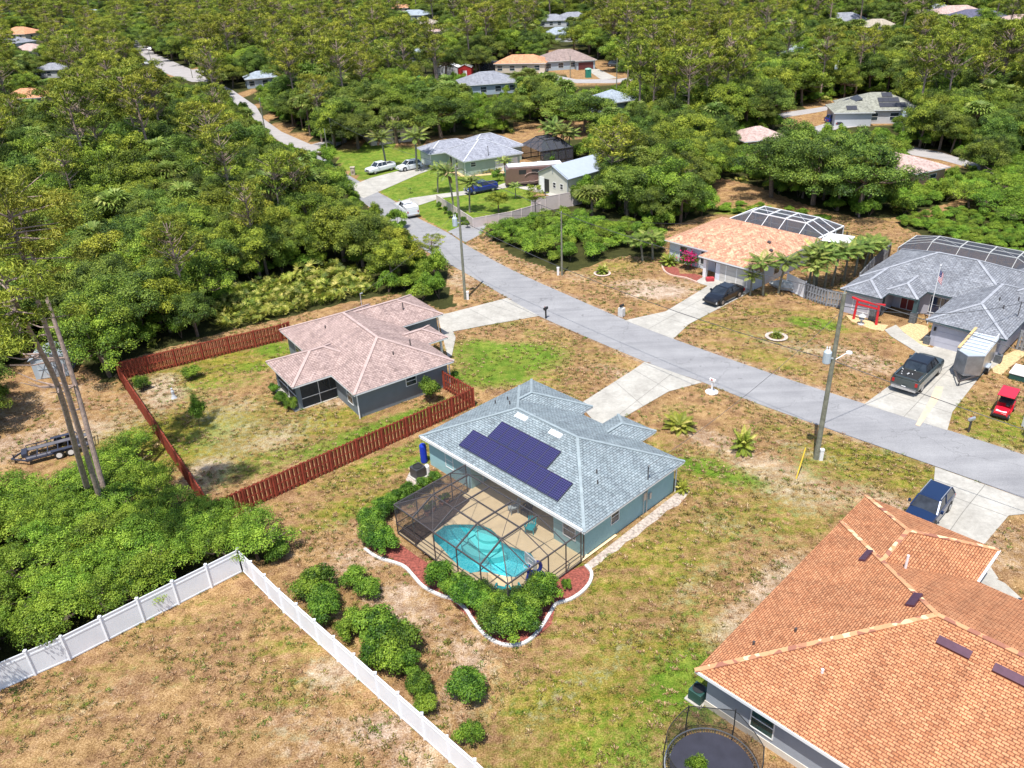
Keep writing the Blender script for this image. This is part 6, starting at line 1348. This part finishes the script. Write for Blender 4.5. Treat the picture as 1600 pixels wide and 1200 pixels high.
P_('shrub', 727, 1088, 1.7, 'round bright yellow green shrub alone in the dry yard', 1.35, var=1); P_('brush', 735, 1160, 1.7, 'thin sparse bush near the bottom of the yard', .9, var=0)
P_('shrub', 885, 921, .8, 'tiny bush on the red mulch at the right of the cage', .35); P_('brush', 1088, 1215, 1.7, 'small yellow green bush in front of the trampoline', .7, var=2)
P_('shrub', 224, 608, 1.4, 'round lime green bush at the red fence corner', .95, var=0); P_('brush', 302, 590, 1.4, 'orange tinged bush by the rear red fence', 1.3, var=1); P_('brush', 312, 665, 2.9, 'open tall bush in the middle of the fenced yard', 1.05, var=2)
P_('shrub', 673, 626, 2.4, 'large leafy bush against the slate grey wall', 1.25, var=2); P_('shrub', 440, 632, 1.3, 'green bush left of the screened porch', .8); P_('shrub', 455, 640, 1.2, 'green bush at the corner of the screened porch', .75); P_('shrub', 430, 615, 1.1, 'small bush beside the porch slab', .7)
P_('shrub', 711, 600, 1.3, 'dark bush outside the end of the red fence', .7); P_('brush', 560, 690, .7, 'small weed by the red fence', .3)
P_('cycad', 1062, 668, 1.1, 'low spiky cycad on the front lawn of the blue house', 1.5); P_('cycad', 1160, 705, 1.9, 'upright bushy cycad on the right front lawn', 1.05); P_('cycad', 1066, 768, 1.0, 'small spiky plant at the corner of the blue wall', .6)
P_('queen', 1192, 462, 4.3, 'palm by the white garage', 2.3, var=0); P_('queen', 1216, 458, 4.3, 'second palm by the white garage, nearer the gate', 2.2, var=1); P_('queen', 1172, 462, 2.6, 'small browning palm beside the black sedan', 1.5, var=2)
for k, (px, py, h) in enumerate(((1262,455,4.8),(1275,448,4.9),(1288,452,4.6),(1300,447,4.6),(1318,440,4.4),(1335,432,4.0),(1270,462,4.0),(1350,420,3.6),(1360,412,3.3))): P_('queen', px, py, h, 'feathery palm in the clump between the two right houses', 2.2, 'palm clump between the right houses')
P_('queen', 1004, 408, 3.2, 'left of the two low palms by the white house', 2.2, var=1); P_('queen', 1020, 405, 3.4, 'right of the two low palms by the white house', 2.2, var=0); P_('cycad', 1045, 413, 1.4, 'yellow green bush at the white house corner', 1.3); P_('cycad', 941, 427, 1.1, 'small cycad in its ring on the dry lawn', .9)
bg_ = P_('shrub', 1075, 420, 1.9, 'bougainvillea bush with magenta flowers by the white house', 1.3, var=1)
rng = np.random.default_rng(9); pp = rng.normal(size=(420, 3))*np.array([.5, .35, .22])+np.array([.25, 0, 1.15]); V, T = leaves(pp, rng.normal(size=(420, 3))+[0, 0, 1], .09, 1, rng.uniform(0, 1, 420), rng)
fo = bpy.data.objects.new('flowers', meshq('flowers', V, T, [leafm('magenta_bract', [(0, (.4, .01, .08)), (1, (.75, .03, .2))])])); COL.objects.link(fo); fo.parent = bg_
P_('cycad', 1213, 527, .8, 'dry tuft inside the ring of pale stones', .6)
P_('queen', 710, 335, hgt(710, 335, 268)+.8, 'tall royal palm on the fenced lawn behind the slim pole', 2.4, var=0); P_('queen', 734, 332, hgt(734, 332, 285)+.5, 'palm beside the beige fence', 2.3, var=1); P_('queen', 684, 301, 4.3, 'short palm on the striped lawn', 2.2, var=2)
P_('queen', 604, 262, 6.3, 'left of the two leafy palms behind the white pickup', 3.0, var=2); P_('queen', 652, 268, 7.0, 'leafy palm in front of the sage green house', 3.2, var=0); P_('queen', 641, 302, .9, 'sapling on the far lawn', .5)
P_('queen', 806, 310, 2.4, 'small palm by the motorhome', 1.3); P_('queen', 792, 275, 3.0, 'palm beside the sage green wall', 1.8)
P_('oak', 779, 331, 3.6, 'small round tree on the fenced lawn', 2.0, var=1)
for k, (px, py, h) in enumerate(((862,246,6.5),(872,250,6.0),(880,252,6.2),(888,250,5.5),(855,240,5.5))): P_('queen', px, py, h, 'palm in the row beyond the black cage', 2.4, 'palms beyond the black cage')
P_('darkoak', 857, 197, 9, 'left spreading oak in the brown clearing', 7.0, var=0); P_('darkoak', 915, 206, 9, 'right spreading oak in the brown clearing', 7.5, var=1); P_('darkoak', 690, 216, 9.5, 'dark oak right behind the sage green house', 7, var=2); P_('darkoak', 560, 232, 8, 'dark oak overhanging the far lawn', 6, var=3); P_('darkoak', 620, 224, 8.5, 'wide dark oak behind the far lawn', 7, var=0)
P_('sabal', 925, 345, 4.5, 'sabal palm at the end of the beige fence', 2.6); P_('sabal', 522, 200, 8, 'sabal palm above the far junction', 2.5)
for k, (px, py, w, h) in enumerate(((1205,322,7.5,10.5),(1270,334,8,11),(1340,349,8,11),(1240,305,7,11),(1310,315,7,11))): P_('darkoak', px, py-14, h, 'grey green spreading oak behind the dry field', w*.8, 'oaks behind the dry field')
for k, (px, py, h) in enumerate(((690,341,1.2),(699,346,1.2),(708,350,1.1),(717,352,1.2),(728,357,1.3),(735,360,1.2))): P_('shrub', px-4, py-14+k*2, h, 'small red tinged bush along the beige fence', .6, 'bushes along the beige fence')
P_('shrub', 778, 284, 2.0, 'dark bush beside the yellow hedge', 1.3)
for k in range(9): P_('palmetto', 728+k*6.5, 274-k*.7, .9, 'yellow croton in the hedge under the sage wall', .8, 'yellow crotons under the sage wall')
for k in range(8): P_('palmetto', 670+k*5, 262+(k % 3)*2, .8, 'yellow croton in the gravel bed', .7, 'crotons in the gravel bed')
P_('shrub', 470, 600, .4, 'tiny weed', .3) if False else None
# ---------------------------------------------------------------- planted masses
def scatter(poly, key, sp, hr, wr, label, group, lim=300, seed=1, pxy=True):
    rng = np.random.default_rng(seed); W_ = np.array([U(*p) for p in poly]); lo, hi = W_.min(0), W_.max(0); out = []; tries = int((hi-lo).prod()/sp**2*6)
    for _ in range(tries):
        p = lo+(hi-lo)*rng.uniform(size=2)
        if not inpoly(p[None], [tuple(w) for w in W_])[0]: continue
        if out and (np.hypot(*(np.array(out)-p).T) < sp).any(): continue
        out.append(p)
    out = out[:lim]
    for p in out:
        lab = label
        if len(out) > 40:
            u = (p-lo)/(hi-lo); lab = label+(', left' if u[0] < .33 else ', middle' if u[0] < .66 else ', right')+(' front part' if u[1] < .33 else ' centre part' if u[1] < .66 else ' back part')
        k = key if isinstance(key, str) else key[rng.integers(len(key))]; plant(k, p[0], p[1], rng.uniform(*hr), lab, group, wide=rng.uniform(*wr))
    return len(out)
n1 = scatter([(-60,840),(20,790),(100,785),(150,758),(182,722),(215,712),(232,755),(262,775),(305,800),(350,822),(398,838),(428,862),(420,880),(368,872),(250,935),(130,985),(-20,1048),(-80,1060)], ('pepper', 'pepper', 'pepper', 'pepper'), 1.35, (2.3, 3.3), (1.5, 2.2), 'bright green pepper tree in the thicket above the white fence', 'pepper tree thicket', seed=3)
n2 = scatter([(752,372),(800,360),(840,352),(890,345),(985,358),(1030,378),(1028,396),(965,388),(905,412),(872,418),(790,385)], ('brush', 'brush', 'pepper'), 1.9, (1.6, 2.9), (1.5, 2.2), 'leafy green brush on the overgrown lot', 'brush on the overgrown lot', seed=4)
n3 = scatter([(345,520),(430,498),(545,468),(585,455),(565,432),(520,422),(440,440),(380,452),(330,490)], 'palmetto', .95, (1.1, 1.9), (1.0, 1.5), 'yellow green saw palmetto behind the red fence', 'saw palmettos behind the red fence', seed=5)
n4 = scatter([(1395,350),(1480,330),(1560,345),(1640,370),(1640,412),(1600,400),(1500,382)], ('brush', 'brush'), 1.15, (.9, 1.5), (.9, 1.4), 'low green brush right of the dry field', 'low brush right of the dry field', seed=6)
n8 = scatter([(1500,328),(1525,290),(1600,262),(1700,290),(1700,372),(1600,352),(1540,345)], 'pepper', 2.6, (2.4, 4.0), (2.4, 3.4), 'bright green bushy tree above the low brush at the right edge', 'bushy trees at the right edge', seed=16)
n5 = scatter([(1120,330),(1190,338),(1290,350),(1290,340),(1200,325),(1125,318)], 'brush', 1.8, (.6, 1.0), (1.0, 1.6), 'low green growth behind the peach roofed house', 'low growth behind the peach roofed house', seed=7)
n6 = scatter([(1218,170),(1290,160),(1290,152),(1218,160)], 'palmetto', 2.0, (1.2, 2.0), (1.6, 2.2), 'yellow green palmetto along the upper right street', 'palmettos along the upper right street', seed=8)
n7 = scatter([(1290,402),(1345,385),(1380,392),(1372,400),(1330,412)], 'palmetto', 1.2, (1.6, 2.4), (1.2, 1.6), 'yellow palm-like bush in the dry yard corner', 'yellow bushes in the dry yard corner', seed=9)
# ---------------------------------------------------------------- woodland fill: trees everywhere the photo shows no open ground
VIS = [np.array(p, float) for p in OPEN+[FIELD]]
VB = []                                      # visible patches of the far houses (their projected box, a little reduced)
for h in FH:
    pts = []
    for ch in [h]+list(h.children_recursive):
        if ch.type == 'MESH' and ch.name.split('.')[0] in ('roof', 'wall'):
            c, s = cos(h.rotation_euler[2]), sin(h.rotation_euler[2])
            for v in ch.data.vertices: pts.append((h.location.x+c*v.co.x-s*v.co.y, h.location.y+s*v.co.x+c*v.co.y, v.co.z))
    q = PJ(pts); P3 = np.array(pts); x0, y0 = q.min(0); x1, y1 = q.max(0); w = x1-x0; hh = y1-y0
    VB.append((x0+w*.2, y0+hh*.08, x1-w*.2, y1-hh*(.42 if y1 > 105 else .6), P3[:, 1].min(), P3[:, 0].min()-1, P3[:, 0].max()+1, P3[:, 1].min()-1, P3[:, 1].max()+1))
def extra_box(poly): VIS.append(np.array(poly, float))
extra_box([(1418,232),(1484,256),(1484,280),(1440,276)]); extra_box([(48,528),(100,520),(118,560),(110,590),(60,590)]); extra_box([(285,232),(335,232),(345,246),(300,246)])
rng = np.random.default_rng(21); cand = []
y = 30.0
while y < 900:
    sp = 3.3 if y < 120 else 3.9 if y < 220 else 5.2 if y < 400 else 8.5
    half = y*.72+26
    for x in np.arange(-half, half, sp): cand.append((x+rng.uniform(-.45, .45)*sp, y+rng.uniform(-.45, .45)*sp, sp))
    y += sp*.95
cand = np.array(cand); pj_ = PJ(np.c_[cand[:, :2], np.zeros(len(cand))])
ok = np.ones(len(cand), bool)
for p in VIS: ok &= ~inpoly(pj_, p)
# masses already planted by hand and the near ground right in front of the camera
for p in ([(-300,700),(232,700),(262,775),(398,838),(460,885),(368,890),(130,1000),(-300,1150)], [(735,360),(800,335),(895,322),(985,345),(1037,370),(1037,402),(960,400),(905,425),(870,425),(780,390)], [(325,530),(430,505),(545,475),(590,460),(570,428),(500,415),(400,440),(325,490)], [(1380,360),(1470,322),(1500,328),(1525,290),(1600,262),(1750,285),(1750,420),(1500,388)], [(1110,345),(1300,362),(1300,330),(1110,312)]):
    ok &= ~inpoly(pj_, np.array(p, float))
HM = [[(735,360),(800,335),(895,322),(985,345),(1037,370),(1037,402),(960,400),(905,425),(870,425),(780,390)], [(325,530),(430,505),(545,475),(590,460),(570,428),(500,415),(400,440),(325,490)], [(1380,360),(1470,322),(1500,328),(1525,290),(1600,262),(1750,285),(1750,420),(1500,388)]]
ok &= ~((cand[:, 1] < 45) & (pj_[:, 0] > -80)); ok &= ~((pj_[:, 0] > 1150) & (pj_[:, 1] > 385)); ok &= (pj_[:, 1] < 1300)
cand = cand[ok]; pj_ = pj_[ok]
SIDE = {k: [] for k in ('oak', 'pine', 'palm')}
items = []
for (x, y, sp), (px, py) in zip(cand, pj_):
    u = rng.uniform(); far = y > 150
    # patches of one kind, as in the photo
    f = sin(x*.045+1.3)+sin(y*.037+x*.02)+rng.normal()*.8
    if y < 125 and px < 700:
        k = 'pine' if u < .05 else 'sabal' if u < .10 else 'yoak' if (f > 1.15) else 'oak' if u < .55 else 'darkoak'
        h = rng.uniform(5.2, 8.8); 
        if k == 'pine': h = rng.uniform(11, 14)
    elif px > 930 and y < 160:
        k = 'sabal' if u < .05 else 'pine' if u < .09 else 'darkoak' if u < .58 else 'oak'; h = rng.uniform(5.5, 9)
    else:
        k = ('pine' if u < .2 else 'yoak' if u < .27 else 'sabal' if u < .45 else 'oak' if u < .75 else 'darkoak') if f > .3 else ('sabal' if u < .16 else 'pine' if u < .26 else 'oak' if u < .55 else 'darkoak')
        h = rng.uniform(7, 11.5)
        if k == 'pine': h = rng.uniform(13, 19)
    if k == 'sabal': h = rng.uniform(5, 9)
    s = h/SZ[k][0]; w = SZ[k][1]*s
    if k == 'sabal': w = SZ[k][1]*min(1.5, max(1.1, s))*1.15
    w *= (1.0 if y < 220 else 1.15 if y < 400 else 1.5); items.append([k, x, y, h, w])
IT = items; n = len(IT); A = np.array([[i_[1], i_[2], i_[3], i_[4]] for i_ in IT])
bad = np.zeros(n, bool)
smp = [(0, 0, .97), (-.8, 0, .68), (.8, 0, .68), (0, 0, .6), (-.55, 0, .88), (.55, 0, .88), (0, -.6, .5), (.6, 0, .45), (-.6, 0, .45), (0, 0, .3), (0, 0, .15)]
for fx, fy, fz in smp:
    q = PJ(np.c_[A[:, 0]+fx*A[:, 3], A[:, 1]+fy*A[:, 3], A[:, 2]*fz])
    for p in VIS: bad |= inpoly(q, p)
    for b_ in VB: bad |= (q[:, 0] > b_[0]) & (q[:, 0] < b_[2]) & (q[:, 1] > b_[1]) & (q[:, 1] < b_[3]) & (A[:, 1] < b_[4]+6)
for b_ in VB: bad |= (A[:, 0] > b_[5]) & (A[:, 0] < b_[6]) & (A[:, 1] > b_[7]-1) & (A[:, 1] < b_[8]+2)
# second chance for the rejected ones: as low undergrowth
low = []
for i_ in np.where(bad)[0]:
    k, x, y, h, w = IT[i_]
    if y > 260: continue
    kk = 'brush' if rng.uniform() < .7 else 'palmetto'; h = rng.uniform(1.5, 3.0) if kk == 'brush' else rng.uniform(1.2, 1.9); w = 1.9 if kk == 'brush' else 1.6
    q = PJ([(x, y, h), (x, y, 0), (x-w, y, h*.5), (x+w, y, h*.5)]); b2 = False
    for p in VIS: b2 |= inpoly(q, p).any()
    for b_ in VB: b2 |= ((q[:, 0] > b_[0]) & (q[:, 0] < b_[2]) & (q[:, 1] > b_[1]) & (q[:, 1] < b_[3])).any() or (b_[5] < x < b_[6] and b_[7] < y < b_[8])
    if not b2: low.append([kk, x, y, h, w])
good = [IT[i_] for i_ in range(n) if not bad[i_]]+low
good.sort(key=lambda t_: t_[2])
LM = [(tuple(h_.location[:2]), h_['label']) for h_ in FH if len(h_['label'].split()) <= 10]+[(tuple(h_.location[:2]), h_['label']) for h_ in COL.objects if h_.get('category') == 'barn']
def where(px, x, y):
    if y < 130 and px < 700:
        a = 'behind the pale blue shed' if px < 130 else 'behind the red fence corner' if px < 330 else 'behind the slate grey house' if px < 520 else 'beside the road bend'
        return a+(' at the edge of the woods' if y < 85 else ' in the middle of the woods' if y < 105 else ' deep in the woods')
    if y < 130: return 'right of the barn' if px < 1000 else 'left of the dry field' if px < 1180 else 'beyond the dry field' if px < 1450 else 'at the right edge beyond the dry field'
    d = [math.hypot(a[0]-x, a[1]-y) for a, _ in LM]; k = int(np.argmin(d)); (hx, hy), lb = LM[k]
    if abs(y-hy) > abs(x-hx): r = 'behind the ' if y > hy else 'in front of the '
    else: r = 'right of the ' if x > hx else 'left of the '
    return r+lb
DS = dict(oak='mid green oak', darkoak='dark green oak', yoak='yellow green tree', pine='olive green pine', sabal='fan leaved palm', brush='leafy green undergrowth bush', palmetto='low palmetto')
CAP = dict(oak_tree=270, pine_tree=280, palm_tree=260, shrub=0, palmetto=0); CAP['shrub'] = 110; CAP['palmetto'] = 60; cnt = {k: 0 for k in CAP}; rest = []
for k, x, y, h, w in good:
    px, py = PJ([(x, y, h*.6)])[0]; inview = -30 < px < 1630 and PJ([(x, y, h)])[0][1] < 1210; kn = KN[k]
    if inview and cnt[kn] < CAP[kn] and PJ([(x, y, h)])[0][1] > -5:
        cnt[kn] += 1; wh = where(px, x, y); plant(k, x, y, h, ' '.join((DS[k]+' '+wh).split()[:16]), DS[k]+'s '+wh, wide=w)
    else: rest.append((k, x, y, h, w))
print('trees', cnt, 'rest', len(rest), n1, n2, n3, n4, n5, n6, n7)
# the remaining far-off woodland reads as one mass: one object of instanced trees
PC = bpy.data.collections.new('woodland_prototypes'); keys = sorted({k+str(v) for k in ('oak', 'darkoak', 'pine', 'sabal', 'yoak', 'brush', 'palmetto') for v in range(3)})
for k in keys: o = bpy.data.objects.new('tree_'+k, PRO[k][2]); PC.objects.link(o)
order = {k: i_ for i_, k in enumerate(sorted(keys))}
me = bpy.data.meshes.new('distant_woodland'); me.from_pydata([(x, y, 0) for k, x, y, h, w in rest], [], [])
ai = me.attributes.new('idx', 'INT', 'POINT'); ai.data.foreach_set('value', [order[k+str(random.randrange(3))] for k, *_ in rest])
ar = me.attributes.new('rot', 'FLOAT_VECTOR', 'POINT'); ar.data.foreach_set('vector', np.array([(0, 0, random.uniform(0, 6.28)) for _ in rest], np.float32).ravel())
asc = me.attributes.new('scl', 'FLOAT_VECTOR', 'POINT'); asc.data.foreach_set('vector', np.array([(w/SZ[k][1], w/SZ[k][1], h/SZ[k][0]) for k, x, y, h, w in rest], np.float32).ravel())
dw = bpy.data.objects.new('distant_woodland', me); COL.objects.link(dw); tag(dw, 'distant woodland canopy of oaks, pines and palms reaching the top of the photo', 'woodland', kind='stuff')
ng = bpy.data.node_groups.new('woods', 'GeometryNodeTree'); ng.interface.new_socket('Geometry', in_out='INPUT', socket_type='NodeSocketGeometry'); ng.interface.new_socket('Geometry', in_out='OUTPUT', socket_type='NodeSocketGeometry')
gi, go_ = ng.nodes.new('NodeGroupInput'), ng.nodes.new('NodeGroupOutput'); ci = ng.nodes.new('GeometryNodeCollectionInfo'); ci.inputs[0].default_value = PC; ci.inputs['Separate Children'].default_value = True; ci.inputs['Reset Children'].default_value = True
ip = ng.nodes.new('GeometryNodeInstanceOnPoints'); ip.inputs['Pick Instance'].default_value = True
def na(nm, ty): a = ng.nodes.new('GeometryNodeInputNamedAttribute'); a.data_type = ty; a.inputs[0].default_value = nm; return a.outputs[0]
ng.links.new(gi.outputs[0], ip.inputs['Points']); ng.links.new(ci.outputs[0], ip.inputs['Instance']); ng.links.new(na('idx', 'INT'), ip.inputs['Instance Index']); ng.links.new(na('rot', 'FLOAT_VECTOR'), ip.inputs['Rotation']); ng.links.new(na('scl', 'FLOAT_VECTOR'), ip.inputs['Scale']); ng.links.new(ip.outputs[0], go_.inputs[0])
md = dw.modifiers.new('woods', 'NODES'); md.node_group = ng
# undergrowth filling the forest floor between the trunks
def gn_scatter(name, pts, protos, label, cat):
    PC2 = bpy.data.collections.new(name+'_prototypes')
    for i_, k in enumerate(protos): PC2.objects.link(bpy.data.objects.new('low%d_' % i_+k, PRO[k][2]))
    me = bpy.data.meshes.new(name); me.from_pydata([(p[0], p[1], 0) for p in pts], [], [])
    a = me.attributes.new('idx', 'INT', 'POINT'); a.data.foreach_set('value', [random.randrange(len(protos)) for _ in pts])
    a = me.attributes.new('rot', 'FLOAT_VECTOR', 'POINT'); a.data.foreach_set('vector', np.array([(0, 0, random.uniform(0, 6.28)) for _ in pts], np.float32).ravel())
    a = me.attributes.new('scl', 'FLOAT_VECTOR', 'POINT'); a.data.foreach_set('vector', np.array([(p[2], p[2], p[3]) for p in pts], np.float32).ravel())
    o = bpy.data.objects.new(name, me); COL.objects.link(o); tag(o, label, cat, kind='stuff')
    g2 = ng.copy(); md = o.modifiers.new('scatter', 'NODES'); md.node_group = g2
    for nn in g2.nodes:
        if nn.bl_idname == 'GeometryNodeCollectionInfo': nn.inputs[0].default_value = PC2
    return o
ug = []
for yy in np.arange(38, 250, 2.4):
    hf = yy*.72+20
    for xx in np.arange(-hf, hf, 2.4): ug.append((xx+rng.uniform(-1, 1), yy+rng.uniform(-1, 1)))
ug = np.array(ug); q = PJ(np.c_[ug, np.zeros(len(ug))]); q2 = PJ(np.c_[ug, np.full(len(ug), 2.0)]); okk = np.ones(len(ug), bool)
for p in VIS+[np.array(p_, float) for p_ in HM]+[np.array([(-300,700),(232,700),(262,775),(398,838),(460,885),(368,890),(130,1000),(-300,1150)], float)]: okk &= ~inpoly(q, p) & ~inpoly(q2, p)
for b_ in VB: okk &= ~((ug[:, 0] > b_[5]) & (ug[:, 0] < b_[6]) & (ug[:, 1] > b_[7]) & (ug[:, 1] < b_[8])) & ~((q2[:, 0] > b_[0]) & (q2[:, 0] < b_[2]) & (q2[:, 1] > b_[1]) & (q2[:, 1] < b_[3]) & (ug[:, 1] < b_[4]))
okk &= ~((ug[:, 1] < 45) & (q[:, 0] > -80)) & ~((q[:, 0] > 1150) & (q[:, 1] > 385)) & (q[:, 1] < 1250)
ug = ug[okk]
gn_scatter('forest_undergrowth', [(x, y, rng.uniform(.7, 1.15), rng.uniform(.6, 1.5)) for x, y in ug], ['brush0', 'brush1', 'brush2', 'palmetto0', 'shrub1'], 'tangled green undergrowth filling the woodland floor', 'undergrowth')
print('undergrowth', len(ug))

# coarse tufts standing up out of the dry turf, too many to count
tf = []
for k in range(3):
    r2 = np.random.default_rng(300+k); V = []; T = []
    for j in range(26):
        a = r2.uniform(0, 6.28); r_ = r2.uniform(0, .13); p = np.array([cos(a)*r_, sin(a)*r_, 0]); d = np.array([cos(a)*.5, sin(a)*.5, 1.0])*r2.uniform(.05, .16); w = np.array([-sin(a), cos(a), 0])*.014
        V += [p-w, p+d*.6-w, p+d+np.array([cos(a)*.03, sin(a)*.03, 0]), p+d*.6+w]; T += [r2.uniform(0, 1)]*4
    TM = [leafm('tuft_straw', [(.1, (.12, .07, .03)), (.5, (.4, .28, .12)), (.9, (.66, .52, .28))]), leafm('tuft_olive', [(.1, (.06, .06, .01)), (.5, (.19, .18, .03)), (.9, (.4, .36, .09))]), leafm('tuft_green', [(.1, (.02, .05, .006)), (.5, (.08, .15, .015)), (.9, (.2, .3, .04))])][k]
    PRO['tuft%d' % k] = (None, None, meshq('tuft%d' % k, np.array(V), np.array(T), [TM]))
tp = np.c_[rng.uniform(-42, 60, 60000), rng.uniform(20, 108, 60000)]; q = PJ(np.c_[tp, np.zeros(len(tp))]); okk = inpoly(q, OPEN[0])
for P in PAV: okk &= ~inpoly(tp, P)
for h_ in [o for o in COL.objects if o.name.split('.')[0] in ('house', 'pool') and o.location.y < 110]:
    for ch in h_.children:
        if ch.name.split('.')[0] in ('fascia', 'basin'):
            vv_ = np.array([v.co[:2] for v in ch.data.vertices]); c, s_ = cos(h_.rotation_euler[2]), sin(h_.rotation_euler[2]); dx, dy = tp[:, 0]-h_.location.x, tp[:, 1]-h_.location.y; lx, ly = dx*c+dy*s_, -dx*s_+dy*c
            for b0 in range(0, len(vv_), 8): bx = vv_[b0:b0+8]; okk &= ~((lx > bx[:, 0].min()+.5) & (lx < bx[:, 0].max()-.5) & (ly > bx[:, 1].min()+.5) & (ly < bx[:, 1].max()-.5))
lx, ly = W2L(BO, BA, (tp[:, 0], tp[:, 1])); okk &= ~((lx > -6.4) & (lx < 4) & (ly > 0) & (ly < 11.4))
tp = tp[okk]; dens = np.clip(rng.normal(size=len(tp))*.5+1.0*np.sin(tp[:, 0]*.5+np.sin(tp[:, 1]*.4)*2)*np.sin(tp[:, 1]*.55), -1, 1) > -.1; tp = tp[dens][:26000]
gn_scatter('grass_tufts', [(x, y, rng.uniform(.7, 1.5), rng.uniform(.5, 1.2)) for x, y in tp], ['tuft0', 'tuft1', 'tuft0', 'tuft1', 'tuft2'], 'short straw and olive grass tufts scattered over the dry yards', 'grass')
print('tufts', len(tp))
